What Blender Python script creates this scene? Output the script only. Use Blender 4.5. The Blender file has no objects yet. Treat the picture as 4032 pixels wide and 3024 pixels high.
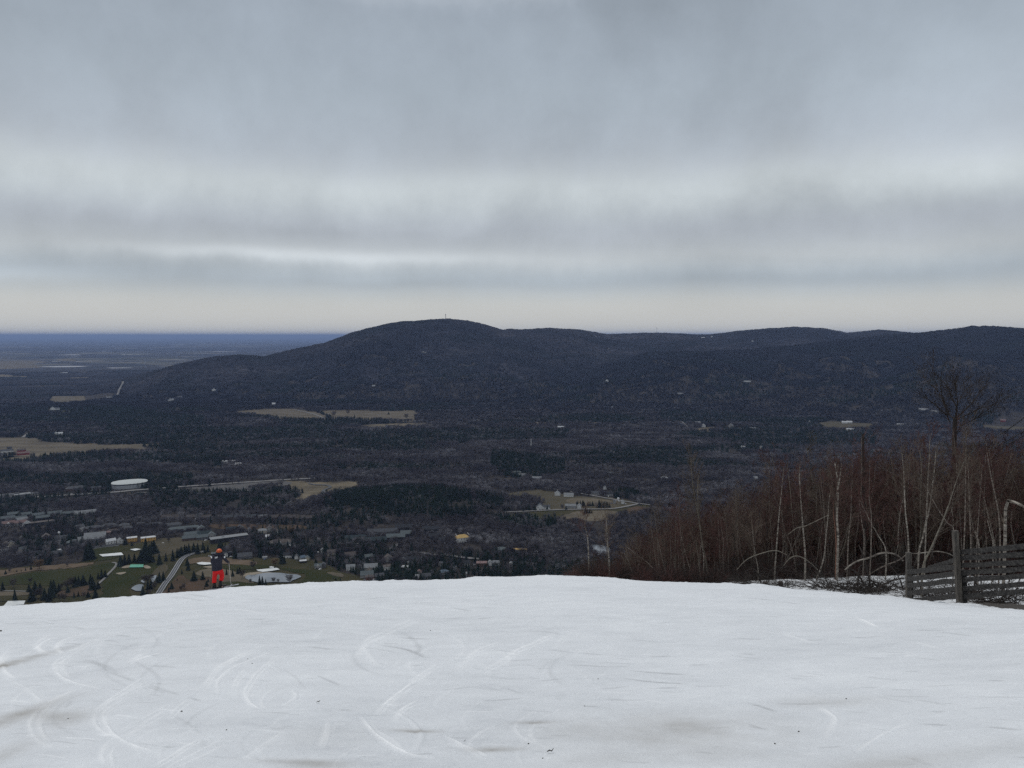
import bpy, bmesh, math, random
import numpy as np
from mathutils import Vector, Matrix
PI = math.pi
SC = bpy.context.scene
COL = SC.collection
RND = random.Random(7)
RNG = np.random.default_rng(11)

# ------------------------------------------------------------------ camera
F = 2912.0                      # focal length in photograph pixels (26 mm equivalent)
PITCH = math.radians(-3.73)
CAMZ = 400.0                    # the camera stands about 400 m above the valley floor
def ray(X, Y):
    """direction of a photograph pixel (4032 x 3024)"""
    xc = (X - 2016.0) / F; yc = (1512.0 - Y) / F
    c, s = math.cos(PITCH), math.sin(PITCH)
    return (xc, c - yc * s, s + yc * c)
def az_t(X, Y):
    """azimuth in degrees and tangent of the angle below the eye level"""
    d = ray(X, Y); h = math.hypot(d[0], d[1])
    return math.degrees(math.atan2(d[0], d[1])), -d[2] / h

cam = bpy.data.cameras.new('camera'); camo = bpy.data.objects.new('camera', cam)
COL.objects.link(camo); SC.camera = camo
cam.sensor_width = 36.0; cam.lens = 26.0; cam.clip_start = 0.1; cam.clip_end = 300000.0
camo.location = (0, 0, CAMZ); camo.rotation_euler = (PI / 2 + PITCH, 0, 0)

# ------------------------------------------------------------------ noise
def _hash(ix, iy, seed):
    h = (ix.astype(np.int64) * 374761393 + iy.astype(np.int64) * 668265263 + seed * 1442695041) & 0xffffffff
    h = ((h ^ (h >> 13)) * 1274126177) & 0xffffffff
    h = (h ^ (h >> 16)) & 0xffffffff
    return h / 4294967295.0
def vnoise(x, y, seed=0):
    x = np.asarray(x, float); y = np.asarray(y, float)
    ix = np.floor(x); iy = np.floor(y); fx = x - ix; fy = y - iy
    fx = fx * fx * (3 - 2 * fx); fy = fy * fy * (3 - 2 * fy)
    a = _hash(ix, iy, seed); b = _hash(ix + 1, iy, seed); c = _hash(ix, iy + 1, seed); d = _hash(ix + 1, iy + 1, seed)
    return (a * (1 - fx) + b * fx) * (1 - fy) + (c * (1 - fx) + d * fx) * fy
def fbm(x, y, seed=0, o=4, g=0.5):
    s = 0; a = 1.0; t = 0; f = 1.0
    for i in range(o):
        s = s + a * vnoise(x * f + 17.3 * i, y * f - 9.1 * i, seed + i); t += a; a *= g; f *= 2.03
    return s / t
def sstep(a, b, x):
    t = np.clip((x - a) / (b - a), 0, 1); return t * t * (3 - 2 * t)

# ------------------------------------------------------------------ materials
MATS = {}
def newmat(name):
    m = bpy.data.materials.new(name); m.use_nodes = True; nt = m.node_tree
    b = nt.nodes['Principled BSDF']; return m, nt, b
def N(nt, kind, **kw):
    n = nt.nodes.new(kind)
    for k, v in kw.items():
        if k in n.inputs: n.inputs[k].default_value = v
        else: setattr(n, k, v)
    return n
def ramp(nt, stops, interp='LINEAR'):
    r = nt.nodes.new('ShaderNodeValToRGB'); cr = r.color_ramp; cr.interpolation = interp
    while len(cr.elements) < len(stops): cr.elements.new(0.5)
    for e, (p, c) in zip(cr.elements, stops):
        e.position = p; e.color = (*c, 1) if len(c) == 3 else c
    return r
def mathn(nt, op, a, b=None, clamp=False):
    n = nt.nodes.new('ShaderNodeMath'); n.operation = op; n.use_clamp = clamp
    for i, v in enumerate((a, b)):
        if v is None: continue
        if isinstance(v, (int, float)): n.inputs[i].default_value = v
        else: nt.links.new(v, n.inputs[i])
    return n.outputs[0]
def mixc(nt, fac, a, b, mode='MIX'):
    n = nt.nodes.new('ShaderNodeMix'); n.data_type = 'RGBA'; n.blend_type = mode
    for i, v in ((0, fac), (6, a), (7, b)):
        if isinstance(v, (int, float)): n.inputs[i].default_value = v
        elif isinstance(v, tuple): n.inputs[i].default_value = (*v, 1) if len(v) == 3 else v
        else: nt.links.new(v, n.inputs[i])
    return n.outputs[2]
def mat(name, c1, c2=None, scale=1.0, rough=0.85, bump=0.0, stretch=(1, 1, 1), detail=4.0, spec=0.3, coord='Object', metal=0.0, lo=0.35, hi=0.65, rnd=0.0):
    """plain procedural surface: two colours mixed by noise, optional bump and per-object variation"""
    if name in MATS: return MATS[name]
    m, nt, b = newmat(name); L = nt.links
    b.inputs['Roughness'].default_value = rough; b.inputs['Specular IOR Level'].default_value = spec; b.inputs['Metallic'].default_value = metal
    c2 = c2 or tuple(v * 0.8 for v in c1)
    tc = N(nt, 'ShaderNodeTexCoord'); mp = N(nt, 'ShaderNodeMapping'); mp.inputs['Scale'].default_value = stretch
    if coord == 'World':
        g = N(nt, 'ShaderNodeNewGeometry'); L.new(g.outputs['Position'], mp.inputs[0])
    else: L.new(tc.outputs[coord], mp.inputs[0])
    no = N(nt, 'ShaderNodeTexNoise'); no.inputs['Scale'].default_value = scale; no.inputs['Detail'].default_value = detail
    L.new(mp.outputs[0], no.inputs['Vector'])
    r = ramp(nt, [(lo, c1), (hi, c2)]); L.new(no.outputs['Fac'], r.inputs[0])
    out = r.outputs[0]
    if rnd:
        oi = N(nt, 'ShaderNodeObjectInfo'); v = mathn(nt, 'MULTIPLY_ADD', oi.outputs['Random'], rnd); v.node.inputs[2].default_value = 1 - rnd / 2
        hs = N(nt, 'ShaderNodeHueSaturation'); L.new(out, hs.inputs['Color']); L.new(v, hs.inputs['Value']); out = hs.outputs[0]
    L.new(out, b.inputs['Base Color'])
    if bump:
        bp = N(nt, 'ShaderNodeBump'); bp.inputs['Strength'].default_value = bump; L.new(no.outputs['Fac'], bp.inputs['Height']); L.new(bp.outputs[0], b.inputs['Normal'])
    MATS[name] = m; return m

# ------------------------------------------------------------------ objects
def tag(o, label=None, cat=None, group=None, kind=None):
    if label: o['label'] = label
    if cat: o['category'] = cat
    if group: o['group'] = group
    if kind: o['kind'] = kind
    return o
def link(o, parent=None):
    COL.objects.link(o)
    if parent is not None: o.parent = parent
    return o
def empty(name, loc, rz=0.0):
    o = bpy.data.objects.new(name, None); o.empty_display_size = 0.3; o.location = loc; o.rotation_euler = (0, 0, rz); return link(o)
def mesh_np(name, V, Fc, material, smooth=False, nper=None):
    """V (n,3) array, Fc (m,k) array of one face size"""
    me = bpy.data.meshes.new(name); V = np.asarray(V, np.float32); Fc = np.asarray(Fc, np.int32)
    m, k = Fc.shape
    me.vertices.add(len(V)); me.vertices.foreach_set('co', V.ravel())
    me.loops.add(m * k); me.loops.foreach_set('vertex_index', Fc.ravel())
    me.polygons.add(m); me.polygons.foreach_set('loop_start', np.arange(0, m * k, k, dtype=np.int32))
    if smooth: me.polygons.foreach_set('use_smooth', np.ones(m, bool))
    me.update(calc_edges=True)
    if material: me.materials.append(material)
    return me
def obj(name, me, parent=None, loc=None):
    o = bpy.data.objects.new(name, me)
    if loc is not None: o.location = loc
    return link(o, parent)
class MB:
    """collects simple shapes, builds ONE mesh"""
    def __init__(s): s.v = []; s.f = []; s.mi = []; s.cur = 0
    def add(s, vs, fs):
        n = len(s.v); s.v += [tuple(v) for v in vs]; s.f += [tuple(i + n for i in f) for f in fs]; s.mi += [s.cur] * len(fs)
    def box(s, x0, x1, y0, y1, z0, z1, rz=0.0, c=(0, 0, 0)):
        vs = [(x, y, z) for z in (z0, z1) for x, y in ((x0, y0), (x1, y0), (x1, y1), (x0, y1))]
        if rz or any(c):
            ca, sa = math.cos(rz), math.sin(rz); vs = [(c[0] + x * ca - y * sa, c[1] + x * sa + y * ca, c[2] + z) for x, y, z in vs]
        s.add(vs, [(3, 2, 1, 0), (4, 5, 6, 7), (0, 1, 5, 4), (1, 2, 6, 5), (2, 3, 7, 6), (3, 0, 4, 7)])
    def beam(s, a, b, w, h, up=(0, 0, 1)):
        a = Vector(a); b = Vector(b); d = (b - a).normalized(); r = d.cross(Vector(up)).normalized(); u = r.cross(d)
        vs = [p + r * i * w / 2 + u * j * h / 2 for p in (a, b) for i, j in ((-1, -1), (1, -1), (1, 1), (-1, 1))]
        s.add(vs, [(3, 2, 1, 0), (4, 5, 6, 7), (0, 1, 5, 4), (1, 2, 6, 5), (2, 3, 7, 6), (3, 0, 4, 7)])
    def tube(s, pts, rad, n=6, cap=True):
        pts = [Vector(p) for p in pts]; k = len(pts)
        if not hasattr(rad, '__len__'): rad = [rad] * k
        vs = []; fs = []; ref = Vector((0.31, 0.87, 0.4))
        for i, p in enumerate(pts):
            d = (pts[min(i + 1, k - 1)] - pts[max(i - 1, 0)])
            d = d.normalized() if d.length > 1e-9 else Vector((0, 0, 1))
            r = d.cross(ref)
            if r.length < 0.05: r = d.cross(Vector((1, 0, 0)))
            r.normalize(); u = d.cross(r)
            for j in range(n):
                a = 2 * PI * j / n; vs.append(p + (r * math.cos(a) + u * math.sin(a)) * rad[i])
        for i in range(k - 1):
            for j in range(n):
                a = i * n + j; b = i * n + (j + 1) % n; fs.append((a, b, b + n, a + n))
        if cap: fs.append(tuple(range(n))[::-1]); fs.append(tuple(range((k - 1) * n, k * n)))
        s.add(vs, fs)
    def loft(s, rings, cap=True):
        n = len(rings[0]); vs = [v for r in rings for v in r]; fs = []
        for i in range(len(rings) - 1):
            for j in range(n):
                a = i * n + j; b = i * n + (j + 1) % n; fs.append((a, b, b + n, a + n))
        if cap: fs.append(tuple(range(n))[::-1]); fs.append(tuple(range((len(rings) - 1) * n, len(rings) * n)))
        s.add(vs, fs)
    def mesh(s, name, *mats, smooth=False):
        me = bpy.data.meshes.new(name); me.from_pydata(s.v, [], s.f)
        for m in mats: me.materials.append(m)
        if len(mats) > 1: me.polygons.foreach_set('material_index', np.array(s.mi, np.int32))
        if smooth: me.polygons.foreach_set('use_smooth', np.ones(len(me.polygons), bool))
        me.update(); return me
    def build(s, name, m, parent=None, loc=None, smooth=False): return obj(name, s.mesh(name, m, smooth=smooth), parent, loc)

# ------------------------------------------------------------------ terrain
# crest of the piste: photograph px -> azimuth / slope of the tangent line of sight, and its distance
_crest = [(-900, 2500), (-400, 2425), (0, 2388), (75, 2383), (149, 2380), (306, 2374), (374, 2361), (471, 2351), (560, 2348), (617, 2342), (700, 2336), (800, 2329), (850, 2322), (887, 2316), (991, 2308), (1070, 2305),
          (1148, 2302), (1260, 2295), (1391, 2289), (1500, 2290), (1545, 2285), (1650, 2287), (1744, 2285), (1823, 2282), (1881, 2272), (1942, 2274), (2051, 2270), (2150, 2266), (2255, 2269), (2393, 2275), (2466, 2283), (2547, 2290), (2792, 2297),
          (3000, 2303), (3111, 2318), (3280, 2333), (3400, 2343), (3500, 2348), (3590, 2361), (3700, 2374), (3792, 2383), (3900, 2393), (4032, 2405), (4400, 2440), (5200, 2500)]
_dist = [(-900, 38), (0, 38), (800, 36.5), (1500, 42), (2100, 46), (2500, 42), (3000, 36), (3400, 31), (3590, 27.5), (3790, 24.8), (4032, 22), (4600, 20)]
_back = [(-900, 0), (2400, 0), (2620, 1), (2900, 2286), (3027, 2283), (3174, 2278), (3400, 2271), (3571, 2266), (3800, 2264), (4032, 2268), (4500, 2280)]
_bdist = [(2800, 43), (3200, 47), (3600, 50), (4500, 52)]
_X = np.arange(-900, 5200, 12.0)
_yc = np.interp(_X, *zip(*_crest)); _AZ = np.array([az_t(x, y)[0] for x, y in zip(_X, _yc)]); _T1 = np.array([az_t(x, y)[1] for x, y in zip(_X, _yc)])
def _smooth(v, n):
    k = np.hanning(2 * n + 1); k /= k.sum(); return np.convolve(np.pad(v, n, mode='edge'), k, 'valid')
_R1 = _smooth(np.interp(_X, *zip(*_dist)), 18); _T1S = _smooth(_T1, 26)
_bk = [p for p in _back if p[1] > 100]
_yb = np.interp(_X, *zip(*_bk)); _yb = np.minimum(_yb, _yc - 1)
_W = sstep(2620, 3020, _X)                                   # 0: piste drops straight into the valley, 1: a shelf lies behind the edge
_T2 = _T1S * (1 - _W) + np.array([az_t(x, y)[1] for x, y in zip(_X, _yb)]) * _W
_R2 = _R1 + 2 + _W * (np.interp(_X, *zip(*_bdist)) - _R1)
# hills: silhouettes of two ranges, overview px (2212 wide) -> az, tangent of elevation
def _sil(xs, ys):
    A = [az_t(x * 1.8228, y * 1.8228) for x, y in zip(xs, ys)]
    return np.array([a[0] for a in A]), np.array([-a[1] for a in A])
SA = _sil([120, 200, 250, 320, 380, 450, 515, 570, 640, 700, 760, 820, 870, 930, 965, 1010, 1045, 1085, 1140, 1190, 1260, 1310, 1420, 1530, 1600, 1660, 1720, 1780, 1830, 1900, 1970, 2100, 2300, 2600],
          [850, 842, 832, 810, 792, 777, 770, 774, 757, 745, 722, 707, 699, 694, 692, 696, 703, 716, 715, 712, 716, 725, 722, 726, 717, 712, 709, 712, 722, 715, 722, 726, 728, 735])
RA = (np.array([-32, -25, -15, -8, 0, 8, 15, 25, 40]), np.array([6300, 6000, 6100, 6400, 6800, 7600, 8200, 8200, 8000]), np.array([5300, 5000, 4700, 4500, 4400, 4700, 4900, 4900, 4900]))
SB = _sil([1130, 1200, 1280, 1340, 1400, 1500, 1600, 1700, 1800, 1900, 2000, 2050, 2100, 2160, 2212, 2320, 2600],
          [850, 830, 800, 780, 766, 764, 760, 752, 740, 729, 722, 716, 709, 710, 713, 722, 740])
RB = (np.array([0, 8, 15, 25, 34, 45]), np.array([5600, 5700, 5700, 5900, 5900, 5900]), np.array([4300, 4300, 4150, 4000, 3900, 3900]))
_knolls = []                                                # low wooded rises of the valley floor: x, y, radius, height
def _tab(az, xs, vs): return np.interp(az, xs, vs)
def _layer(az, r, S, R, seed):
    el = _tab(az, S[0], S[1]); rc = _tab(az, R[0], R[1]); r0 = _tab(az, R[0], R[2])
    top = np.maximum(CAMZ + rc * el, 0.0)
    top = top * sstep(S[0][0] - 1, S[0][0] + 3, az)
    u = (r - r0) / (rc - r0)
    up = np.clip(u, 0, 1); p = 0.30 * up + 0.70 * sstep(-0.15, 1.0, up) - 0.70 * sstep(-0.15, 1.0, np.zeros_like(up)) * (1 - up)
    p = np.clip(p, 0, 1) * sstep(0, 0.12, up)
    down = 1 - sstep(1.0, 2.4, u)
    x = r * np.sin(np.radians(az)); y = r * np.cos(np.radians(az))
    g = (fbm(x / 900, y / 900, seed, 4) - 0.5) * 210 * np.clip(up * (1.0 - up) * 4, 0, 1)
    g += (fbm(x / 260, y / 420, seed + 9, 3) - 0.5) * 70 * np.clip(up * (1.05 - up) * 4, 0, 1)
    return np.where(u < 1, top * p + g * np.minimum(1, top / 300), top * down)
def shelf(az, r):
    """the near snow slope: height relative to the camera, valid to the end of the shelf"""
    t1 = _tab(az, _AZ, _T1S); res = _tab(az, _AZ, _T1) - t1; r1 = _tab(az, _AZ, _R1); t2 = _tab(az, _AZ, _T2); r2 = _tab(az, _AZ, _R2); w = _tab(az, _AZ, _W)
    k = 1.7 / r1 ** 2
    near = -1.7 - (t1 - 3.4 / r1) * r - k * r * r
    u = np.clip((r - r1) / np.maximum(r2 - r1, 1e-3), 0, 1)
    tt = t1 + (t2 - t1) * sstep(0.0, 1.0, u)
    dip = 0.42 * w * np.exp(-((r - r1 - 2.6) / 1.8) ** 2) * sstep(0, 2.0, r - r1)
    mid = -tt * r - dip
    zc = -t2 * r2; d = np.maximum(r - r2, 0)
    s1 = np.where(w > 0.5, 0.30, 0.5)
    s0 = np.where(w > 0.5, t2 + 0.04, t2)
    L = 60.0
    far = zc - s0 * d - np.where(d < L, (s1 + 0.0) * d * d / (2 * L) * 0.5, s1 * 0.5 * (d - L / 2))
    out = np.where(r < r1, near, np.where(r < r2, mid, far))
    return out - res * r * np.exp(-((r - r1) / 3.0) ** 2)
def height(x, y):
    x = np.asarray(x, float); y = np.asarray(y, float)
    az = np.degrees(np.arctan2(x, y)); r = np.hypot(x, y)
    s = CAMZ + shelf(az, r)
    base = np.zeros_like(r)
    for kx, ky, kr, kh in _knolls: base = base + kh * np.maximum(0, np.exp(-((x - kx) ** 2 + (y - ky) ** 2) / (kr * kr)) - 0.12)
    base = base + np.maximum(_layer(az, r, SA, RA, 3), _layer(az, r, SB, RB, 21)) * sstep(3500, 3900, r)
    z = np.where(s > base, s, base)
    return z
def hz(x, y): return float(height(np.array([x]), np.array([y]))[0])
def gp(X, Y, lift=0.0):
    """point of the flat valley floor seen at a photograph pixel"""
    d = ray(X, Y); t = (CAMZ - lift) / -d[2]; return Vector((d[0] * t, d[1] * t, lift))
def tp(X, Y, r0=900.0, r1=9000.0):
    """first terrain point along the sight line of a pixel"""
    d = np.array(ray(X, Y)); h = math.hypot(d[0], d[1]); r = np.arange(r0, r1, max(0.1, (r1 - r0) / 6000.0)); P = d[None, :] / h * r[:, None]
    z = height(P[:, 0], P[:, 1]); i = np.argmax(CAMZ + P[:, 2] < z)
    return Vector((P[i, 0], P[i, 1], float(z[i])))
def at(X, Y, r):
    """point at horizontal distance r along the sight line of a pixel"""
    d = ray(X, Y); h = math.hypot(d[0], d[1]); return Vector((d[0] / h * r, d[1] / h * r, CAMZ + d[2] / h * r))
for X, Y, rad, hgt in ((1600, 1990, 190, 26), (2060, 1800, 300, 22), (2500, 1850, 260, 20), (1250, 1780, 300, 16), (2900, 1900, 200, 16)):
    p = gp(X, Y); _knolls.append((p.x, p.y, rad, hgt))
# ------------------------------------------------------------------ render look
SC.view_settings.view_transform = 'Standard'; SC.view_settings.look = 'None'; SC.view_settings.exposure = 0.0; SC.view_settings.gamma = 1.0
SC.cycles.max_bounces = 6; SC.cycles.volume_bounces = 0; SC.cycles.diffuse_bounces = 3; SC.cycles.transparent_max_bounces = 8
SC.cycles.use_denoising = False; SC.cycles.denoiser = 'OPENIMAGEDENOISE'; SC.cycles.denoising_prefilter = 'ACCURATE'
# ------------------------------------------------------------------ sky: overcast deck over a Nishita sky
W = bpy.data.worlds.new('World'); SC.world = W; W.use_nodes = True
nt = W.node_tree; L = nt.links; bg = nt.nodes['Background']; bg.inputs['Strength'].default_value = 0.1
SUN_EL, SUN_AZ = math.radians(52), math.radians(-35)
sky = N(nt, 'ShaderNodeTexSky'); sky.sky_type = 'NISHITA'; sky.sun_disc = False; sky.sun_elevation = SUN_EL; sky.sun_rotation = SUN_AZ; sky.altitude = 500
tc = N(nt, 'ShaderNodeTexCoord'); sx = N(nt, 'ShaderNodeSeparateXYZ'); L.new(tc.outputs['Generated'], sx.inputs[0])
def sinel(yov): return math.sin(math.atan((1512 - yov * 1.8228) / F) + PITCH)
# cloud-plane coordinates: direction / (height + small)
zz = mathn(nt, 'MAXIMUM', sx.outputs[2], 0.0)
den = mathn(nt, 'ADD', zz, 0.10)
px = mathn(nt, 'DIVIDE', sx.outputs[0], den); py = mathn(nt, 'DIVIDE', sx.outputs[1], den)
cx = N(nt, 'ShaderNodeCombineXYZ'); L.new(px, cx.inputs[0]); L.new(py, cx.inputs[1])
mp = N(nt, 'ShaderNodeMapping'); mp.inputs['Scale'].default_value = (0.55, 1.0, 1.0); mp.inputs['Location'].default_value = (3.1, 1.7, 0); L.new(cx.outputs[0], mp.inputs[0])
n1 = N(nt, 'ShaderNodeTexNoise'); n1.inputs['Scale'].default_value = 0.9; n1.inputs['Detail'].default_value = 4; n1.inputs['Roughness'].default_value = 0.45; n1.inputs['Distortion'].default_value = 0.3; L.new(mp.outputs[0], n1.inputs[0])
# softer, rounder mottling higher up (virga-like vertical softness)
mp2 = N(nt, 'ShaderNodeMapping'); mp2.inputs['Scale'].default_value = (4.6, 4.6, 3.9); mp2.inputs['Location'].default_value = (1.3, 0.4, 2.0); L.new(tc.outputs['Generated'], mp2.inputs[0])
n2 = N(nt, 'ShaderNodeTexNoise'); n2.inputs['Scale'].default_value = 1.0; n2.inputs['Detail'].default_value = 6; n2.inputs['Roughness'].default_value = 0.6; n2.inputs['Distortion'].default_value = 0.15; L.new(mp2.outputs[0], n2.inputs[0])
# base brightness by elevation, slightly warped by the noise
warp = mathn(nt, 'MULTIPLY', mathn(nt, 'SUBTRACT', n2.outputs['Fac'], 0.5), 0.09)
zw = mathn(nt, 'ADD', zz, mathn(nt, 'MULTIPLY', warp, mathn(nt, 'MULTIPLY', zz, 4.0, clamp=True)))
def lin(c): return tuple(((v / 255 + 0.055) / 1.055) ** 2.4 if v > 10 else v / 3294 for v in c)
st = [(722, (198, 199, 196)), (690, (199, 199, 195)), (660, (196, 197, 194)), (640, (188, 192, 192)), (612, (168, 178, 187)), (585, (176, 184, 190)), (560, (183, 188, 191)), (535, (178, 184, 189)), (500, (170, 176, 184)), (465, (178, 185, 190)),
      (430, (190, 197, 200)), (400, (191, 198, 201)), (370, (182, 189, 195)), (330, (172, 180, 188)), (270, (167, 176, 185)), (200, (164, 174, 183)), (120, (160, 170, 180)), (40, (157, 167, 177)), (0, (155, 165, 176))]
ZM = 0.5
stops = [(max(0, sinel(y)) / ZM, lin(c)) for y, c in st] + [(0.90, lin((196, 203, 210))), (1.0, lin((216, 221, 227)))]
zr = mathn(nt, 'DIVIDE', zw, ZM)
cr = ramp(nt, stops, 'B_SPLINE'); L.new(zr, cr.inputs[0])
# mottling
m1 = N(nt, 'ShaderNodeMapRange'); m1.inputs[1].default_value = 0.3; m1.inputs[2].default_value = 0.7; m1.inputs[3].default_value = 0.965; m1.inputs[4].default_value = 1.045; L.new(n1.outputs['Fac'], m1.inputs[0])
m2 = N(nt, 'ShaderNodeMapRange'); m2.inputs[1].default_value = 0.3; m2.inputs[2].default_value = 0.7; m2.inputs[3].default_value = 0.87; m2.inputs[4].default_value = 1.13; L.new(n2.outputs['Fac'], m2.inputs[0])
mp3 = N(nt, 'ShaderNodeMapping'); mp3.inputs['Scale'].default_value = (11, 11, 11); L.new(tc.outputs['Generated'], mp3.inputs[0])
n3 = N(nt, 'ShaderNodeTexNoise'); n3.inputs['Scale'].default_value = 1.0; n3.inputs['Detail'].default_value = 7; n3.inputs['Roughness'].default_value = 0.6; L.new(mp3.outputs[0], n3.inputs[0])
m3 = N(nt, 'ShaderNodeMapRange'); m3.inputs[1].default_value = 0.3; m3.inputs[2].default_value = 0.7; m3.inputs[3].default_value = 0.955; m3.inputs[4].default_value = 1.05; L.new(n3.outputs['Fac'], m3.inputs[0])
mm = mathn(nt, 'MULTIPLY', mathn(nt, 'MULTIPLY', m1.outputs[0], m2.outputs[0]), m3.outputs[0])
# near the horizon the deck thins into an even pale strip
hf = N(nt, 'ShaderNodeMapRange'); hf.inputs[1].default_value = 0.02; hf.inputs[2].default_value = 0.09; L.new(zz, hf.inputs[0])
mm = mathn(nt, 'ADD', mathn(nt, 'MULTIPLY', mathn(nt, 'SUBTRACT', mm, 1.0), hf.outputs[0]), 1.0)
# a few bright gaps in the deck: centre x, centre z, half-widths, strength
def gap(x, yov, sxw, szw, k):
    X = ray(x * 1.8228, yov * 1.8228); n = math.sqrt(sum(v * v for v in X)); gx, gz = X[0] / n, X[2] / n
    a = mathn(nt, 'POWER', mathn(nt, 'ABSOLUTE', mathn(nt, 'DIVIDE', mathn(nt, 'SUBTRACT', sx.outputs[0], gx), sxw)), 2.0)
    b = mathn(nt, 'POWER', mathn(nt, 'ABSOLUTE', mathn(nt, 'DIVIDE', mathn(nt, 'SUBTRACT', zw, gz), szw)), 2.0)
    return mathn(nt, 'MULTIPLY', mathn(nt, 'EXPONENT', mathn(nt, 'MULTIPLY', mathn(nt, 'ADD', a, b), -1.0)), k)
gs = None
for g in ((620, 554, 0.18, 0.0085, 0.32), (950, 556, 0.16, 0.009, 0.12), (40, 592, 0.07, 0.008, 0.14), (1080, 412, 0.17, 0.022, 0.05), (300, 440, 0.22, 0.022, 0.05), (1950, 330, 0.09, 0.045, 0.04), (1150, 140, 0.10, 0.05, 0.03), (170, 180, 0.12, 0.05, 0.04), (2130, 150, 0.12, 0.08, 0.10), (1180, 490, 0.12, 0.02, 0.05),
          (1500, 250, 0.13, 0.07, -0.03), (720, 90, 0.13, 0.05, -0.03), (100, 70, 0.12, 0.04, -0.05), (1750, 600, 0.3, 0.010, -0.06), (820, 615, 0.22, 0.006, -0.06), (700, 505, 0.22, 0.010, -0.07), (1800, 440, 0.25, 0.03, -0.08), (1250, 80, 0.14, 0.05, -0.05), (1550, 60, 0.10, 0.05, -0.04)):
    v = gap(*g); gs = v if gs is None else mathn(nt, 'ADD', gs, v)
mm = mathn(nt, 'ADD', mm, gs)
cl = mixc(nt, 1.0, cr.outputs[0], (1, 1, 1), 'MULTIPLY'); vm = N(nt, 'ShaderNodeVectorMath'); vm.operation = 'SCALE'; L.new(cl, vm.inputs[0]); L.new(mathn(nt, 'MULTIPLY', mm, 10.4), vm.inputs['Scale'])
# thin overcast: a few per cent of the clear sky behind it
fin = mixc(nt, 0.96, sky.outputs[0], vm.outputs[0])
L.new(fin, bg.inputs['Color'])
sun = bpy.data.lights.new('sun', 'SUN'); so = bpy.data.objects.new('sun', sun); COL.objects.link(so)
sun.energy = 1.0; sun.angle = math.radians(24); sun.color = (1.0, 0.965, 0.92)
so.rotation_euler = (PI / 2 - SUN_EL, 0, -SUN_AZ + PI)      # direction it comes from: azimuth SUN_AZ from +y
_sd = Vector((math.sin(SUN_AZ) * math.cos(SUN_EL), math.cos(SUN_AZ) * math.cos(SUN_EL), math.sin(SUN_EL)))
so.rotation_euler = _sd.to_track_quat('Z', 'Y').to_euler(); so.location = _sd * 50 + Vector((0, 0, 420))
# ------------------------------------------------------------------ haze
m, nt, b = newmat('haze_air'); nt.nodes.remove(b)
pv = N(nt, 'ShaderNodeVolumePrincipled'); pv.inputs['Density'].default_value = 3.0e-5; pv.inputs['Color'].default_value = (0.345, 0.468, 0.78, 1); pv.inputs['Anisotropy'].default_value = 0.0
nt.links.new(pv.outputs[0], nt.nodes['Material Output'].inputs['Volume'])
bx = MB(); bx.box(-190000, 190000, -3000, 200000, -3.0, 560.0)
hz_o = bx.build('haze', m); tag(hz_o, 'thin blue haze filling the air over the valley', 'haze', None, 'stuff')
# ------------------------------------------------------------------ ground sheet (polar grid round the camera)
def polar(az, rr, fz):
    A, R = np.meshgrid(np.radians(az), rr, indexing='ij'); x = R * np.sin(A); y = R * np.cos(A); z = fz(x, y)
    V = np.stack([x, y, z], -1).reshape(-1, 3); na, nr = A.shape
    i = np.arange(na - 1)[:, None] * nr + np.arange(nr - 1)[None, :]
    Fc = np.stack([i, i + 1, i + nr + 1, i + nr], -1).reshape(-1, 4)[:, ::-1]
    return V, Fc
# ground material: leaf litter and low scrub near, a patchwork of woods, fields, farms far away
m, nt, b = newmat('ground_earth'); L = nt.links; b.inputs['Roughness'].default_value = 1.0; b.inputs['Specular IOR Level'].default_value = 0.05
geo = N(nt, 'ShaderNodeNewGeometry')
def wn(scale, det=4, seed=0.0, stretch=(1, 1, 1), rough=0.55):
    mp = N(nt, 'ShaderNodeMapping'); mp.inputs['Location'].default_value = (seed, seed * 2.3, 0); mp.inputs['Scale'].default_value = tuple(s * scale for s in stretch); L.new(geo.outputs['Position'], mp.inputs[0])
    n = N(nt, 'ShaderNodeTexNoise'); n.inputs['Scale'].default_value = 1.0; n.inputs['Detail'].default_value = det; n.inputs['Roughness'].default_value = rough; L.new(mp.outputs[0], n.inputs[0]); return n.outputs['Fac']
near = ramp(nt, [(0.3, (0.020, 0.018, 0.018)), (0.5, (0.034, 0.030, 0.028)), (0.7, (0.055, 0.047, 0.040))]); L.new(wn(0.03, 6, 4.0), near.inputs[0])
# far patchwork
woods = ramp(nt, [(0.35, (0.014, 0.018, 0.024)), (0.5, (0.026, 0.028, 0.036)), (0.65, (0.042, 0.042, 0.050))]); L.new(wn(1 / 900.0, 6, 9.0), woods.inputs[0])
vmap = N(nt, 'ShaderNodeMapping'); vmap.inputs['Scale'].default_value = (1 / 650.0, 1 / 420.0, 1); vmap.inputs['Rotation'].default_value = (0, 0, 0.35); L.new(geo.outputs['Position'], vmap.inputs[0])
vor = N(nt, 'ShaderNodeTexVoronoi'); vor.inputs['Scale'].default_value = 1.0; vor.distance = 'CHEBYCHEV'; L.new(vmap.outputs[0], vor.inputs[0])
fcol = N(nt, 'ShaderNodeSeparateColor'); L.new(vor.outputs['Color'], fcol.inputs[0])
fld = ramp(nt, [(0.0, (0.09, 0.085, 0.072)), (0.35, (0.12, 0.108, 0.085)), (0.6, (0.055, 0.058, 0.050)), (0.85, (0.15, 0.138, 0.115)), (0.97, (0.35, 0.35, 0.36))], 'CONSTANT'); L.new(fcol.outputs[0], fld.inputs[0])
reg = wn(1 / 5200.0, 4, 31.0)
isf = mathn(nt, 'GREATER_THAN', mathn(nt, 'ADD', mathn(nt, 'MULTIPLY', fcol.outputs[1], 0.34), reg), 0.775)
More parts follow.
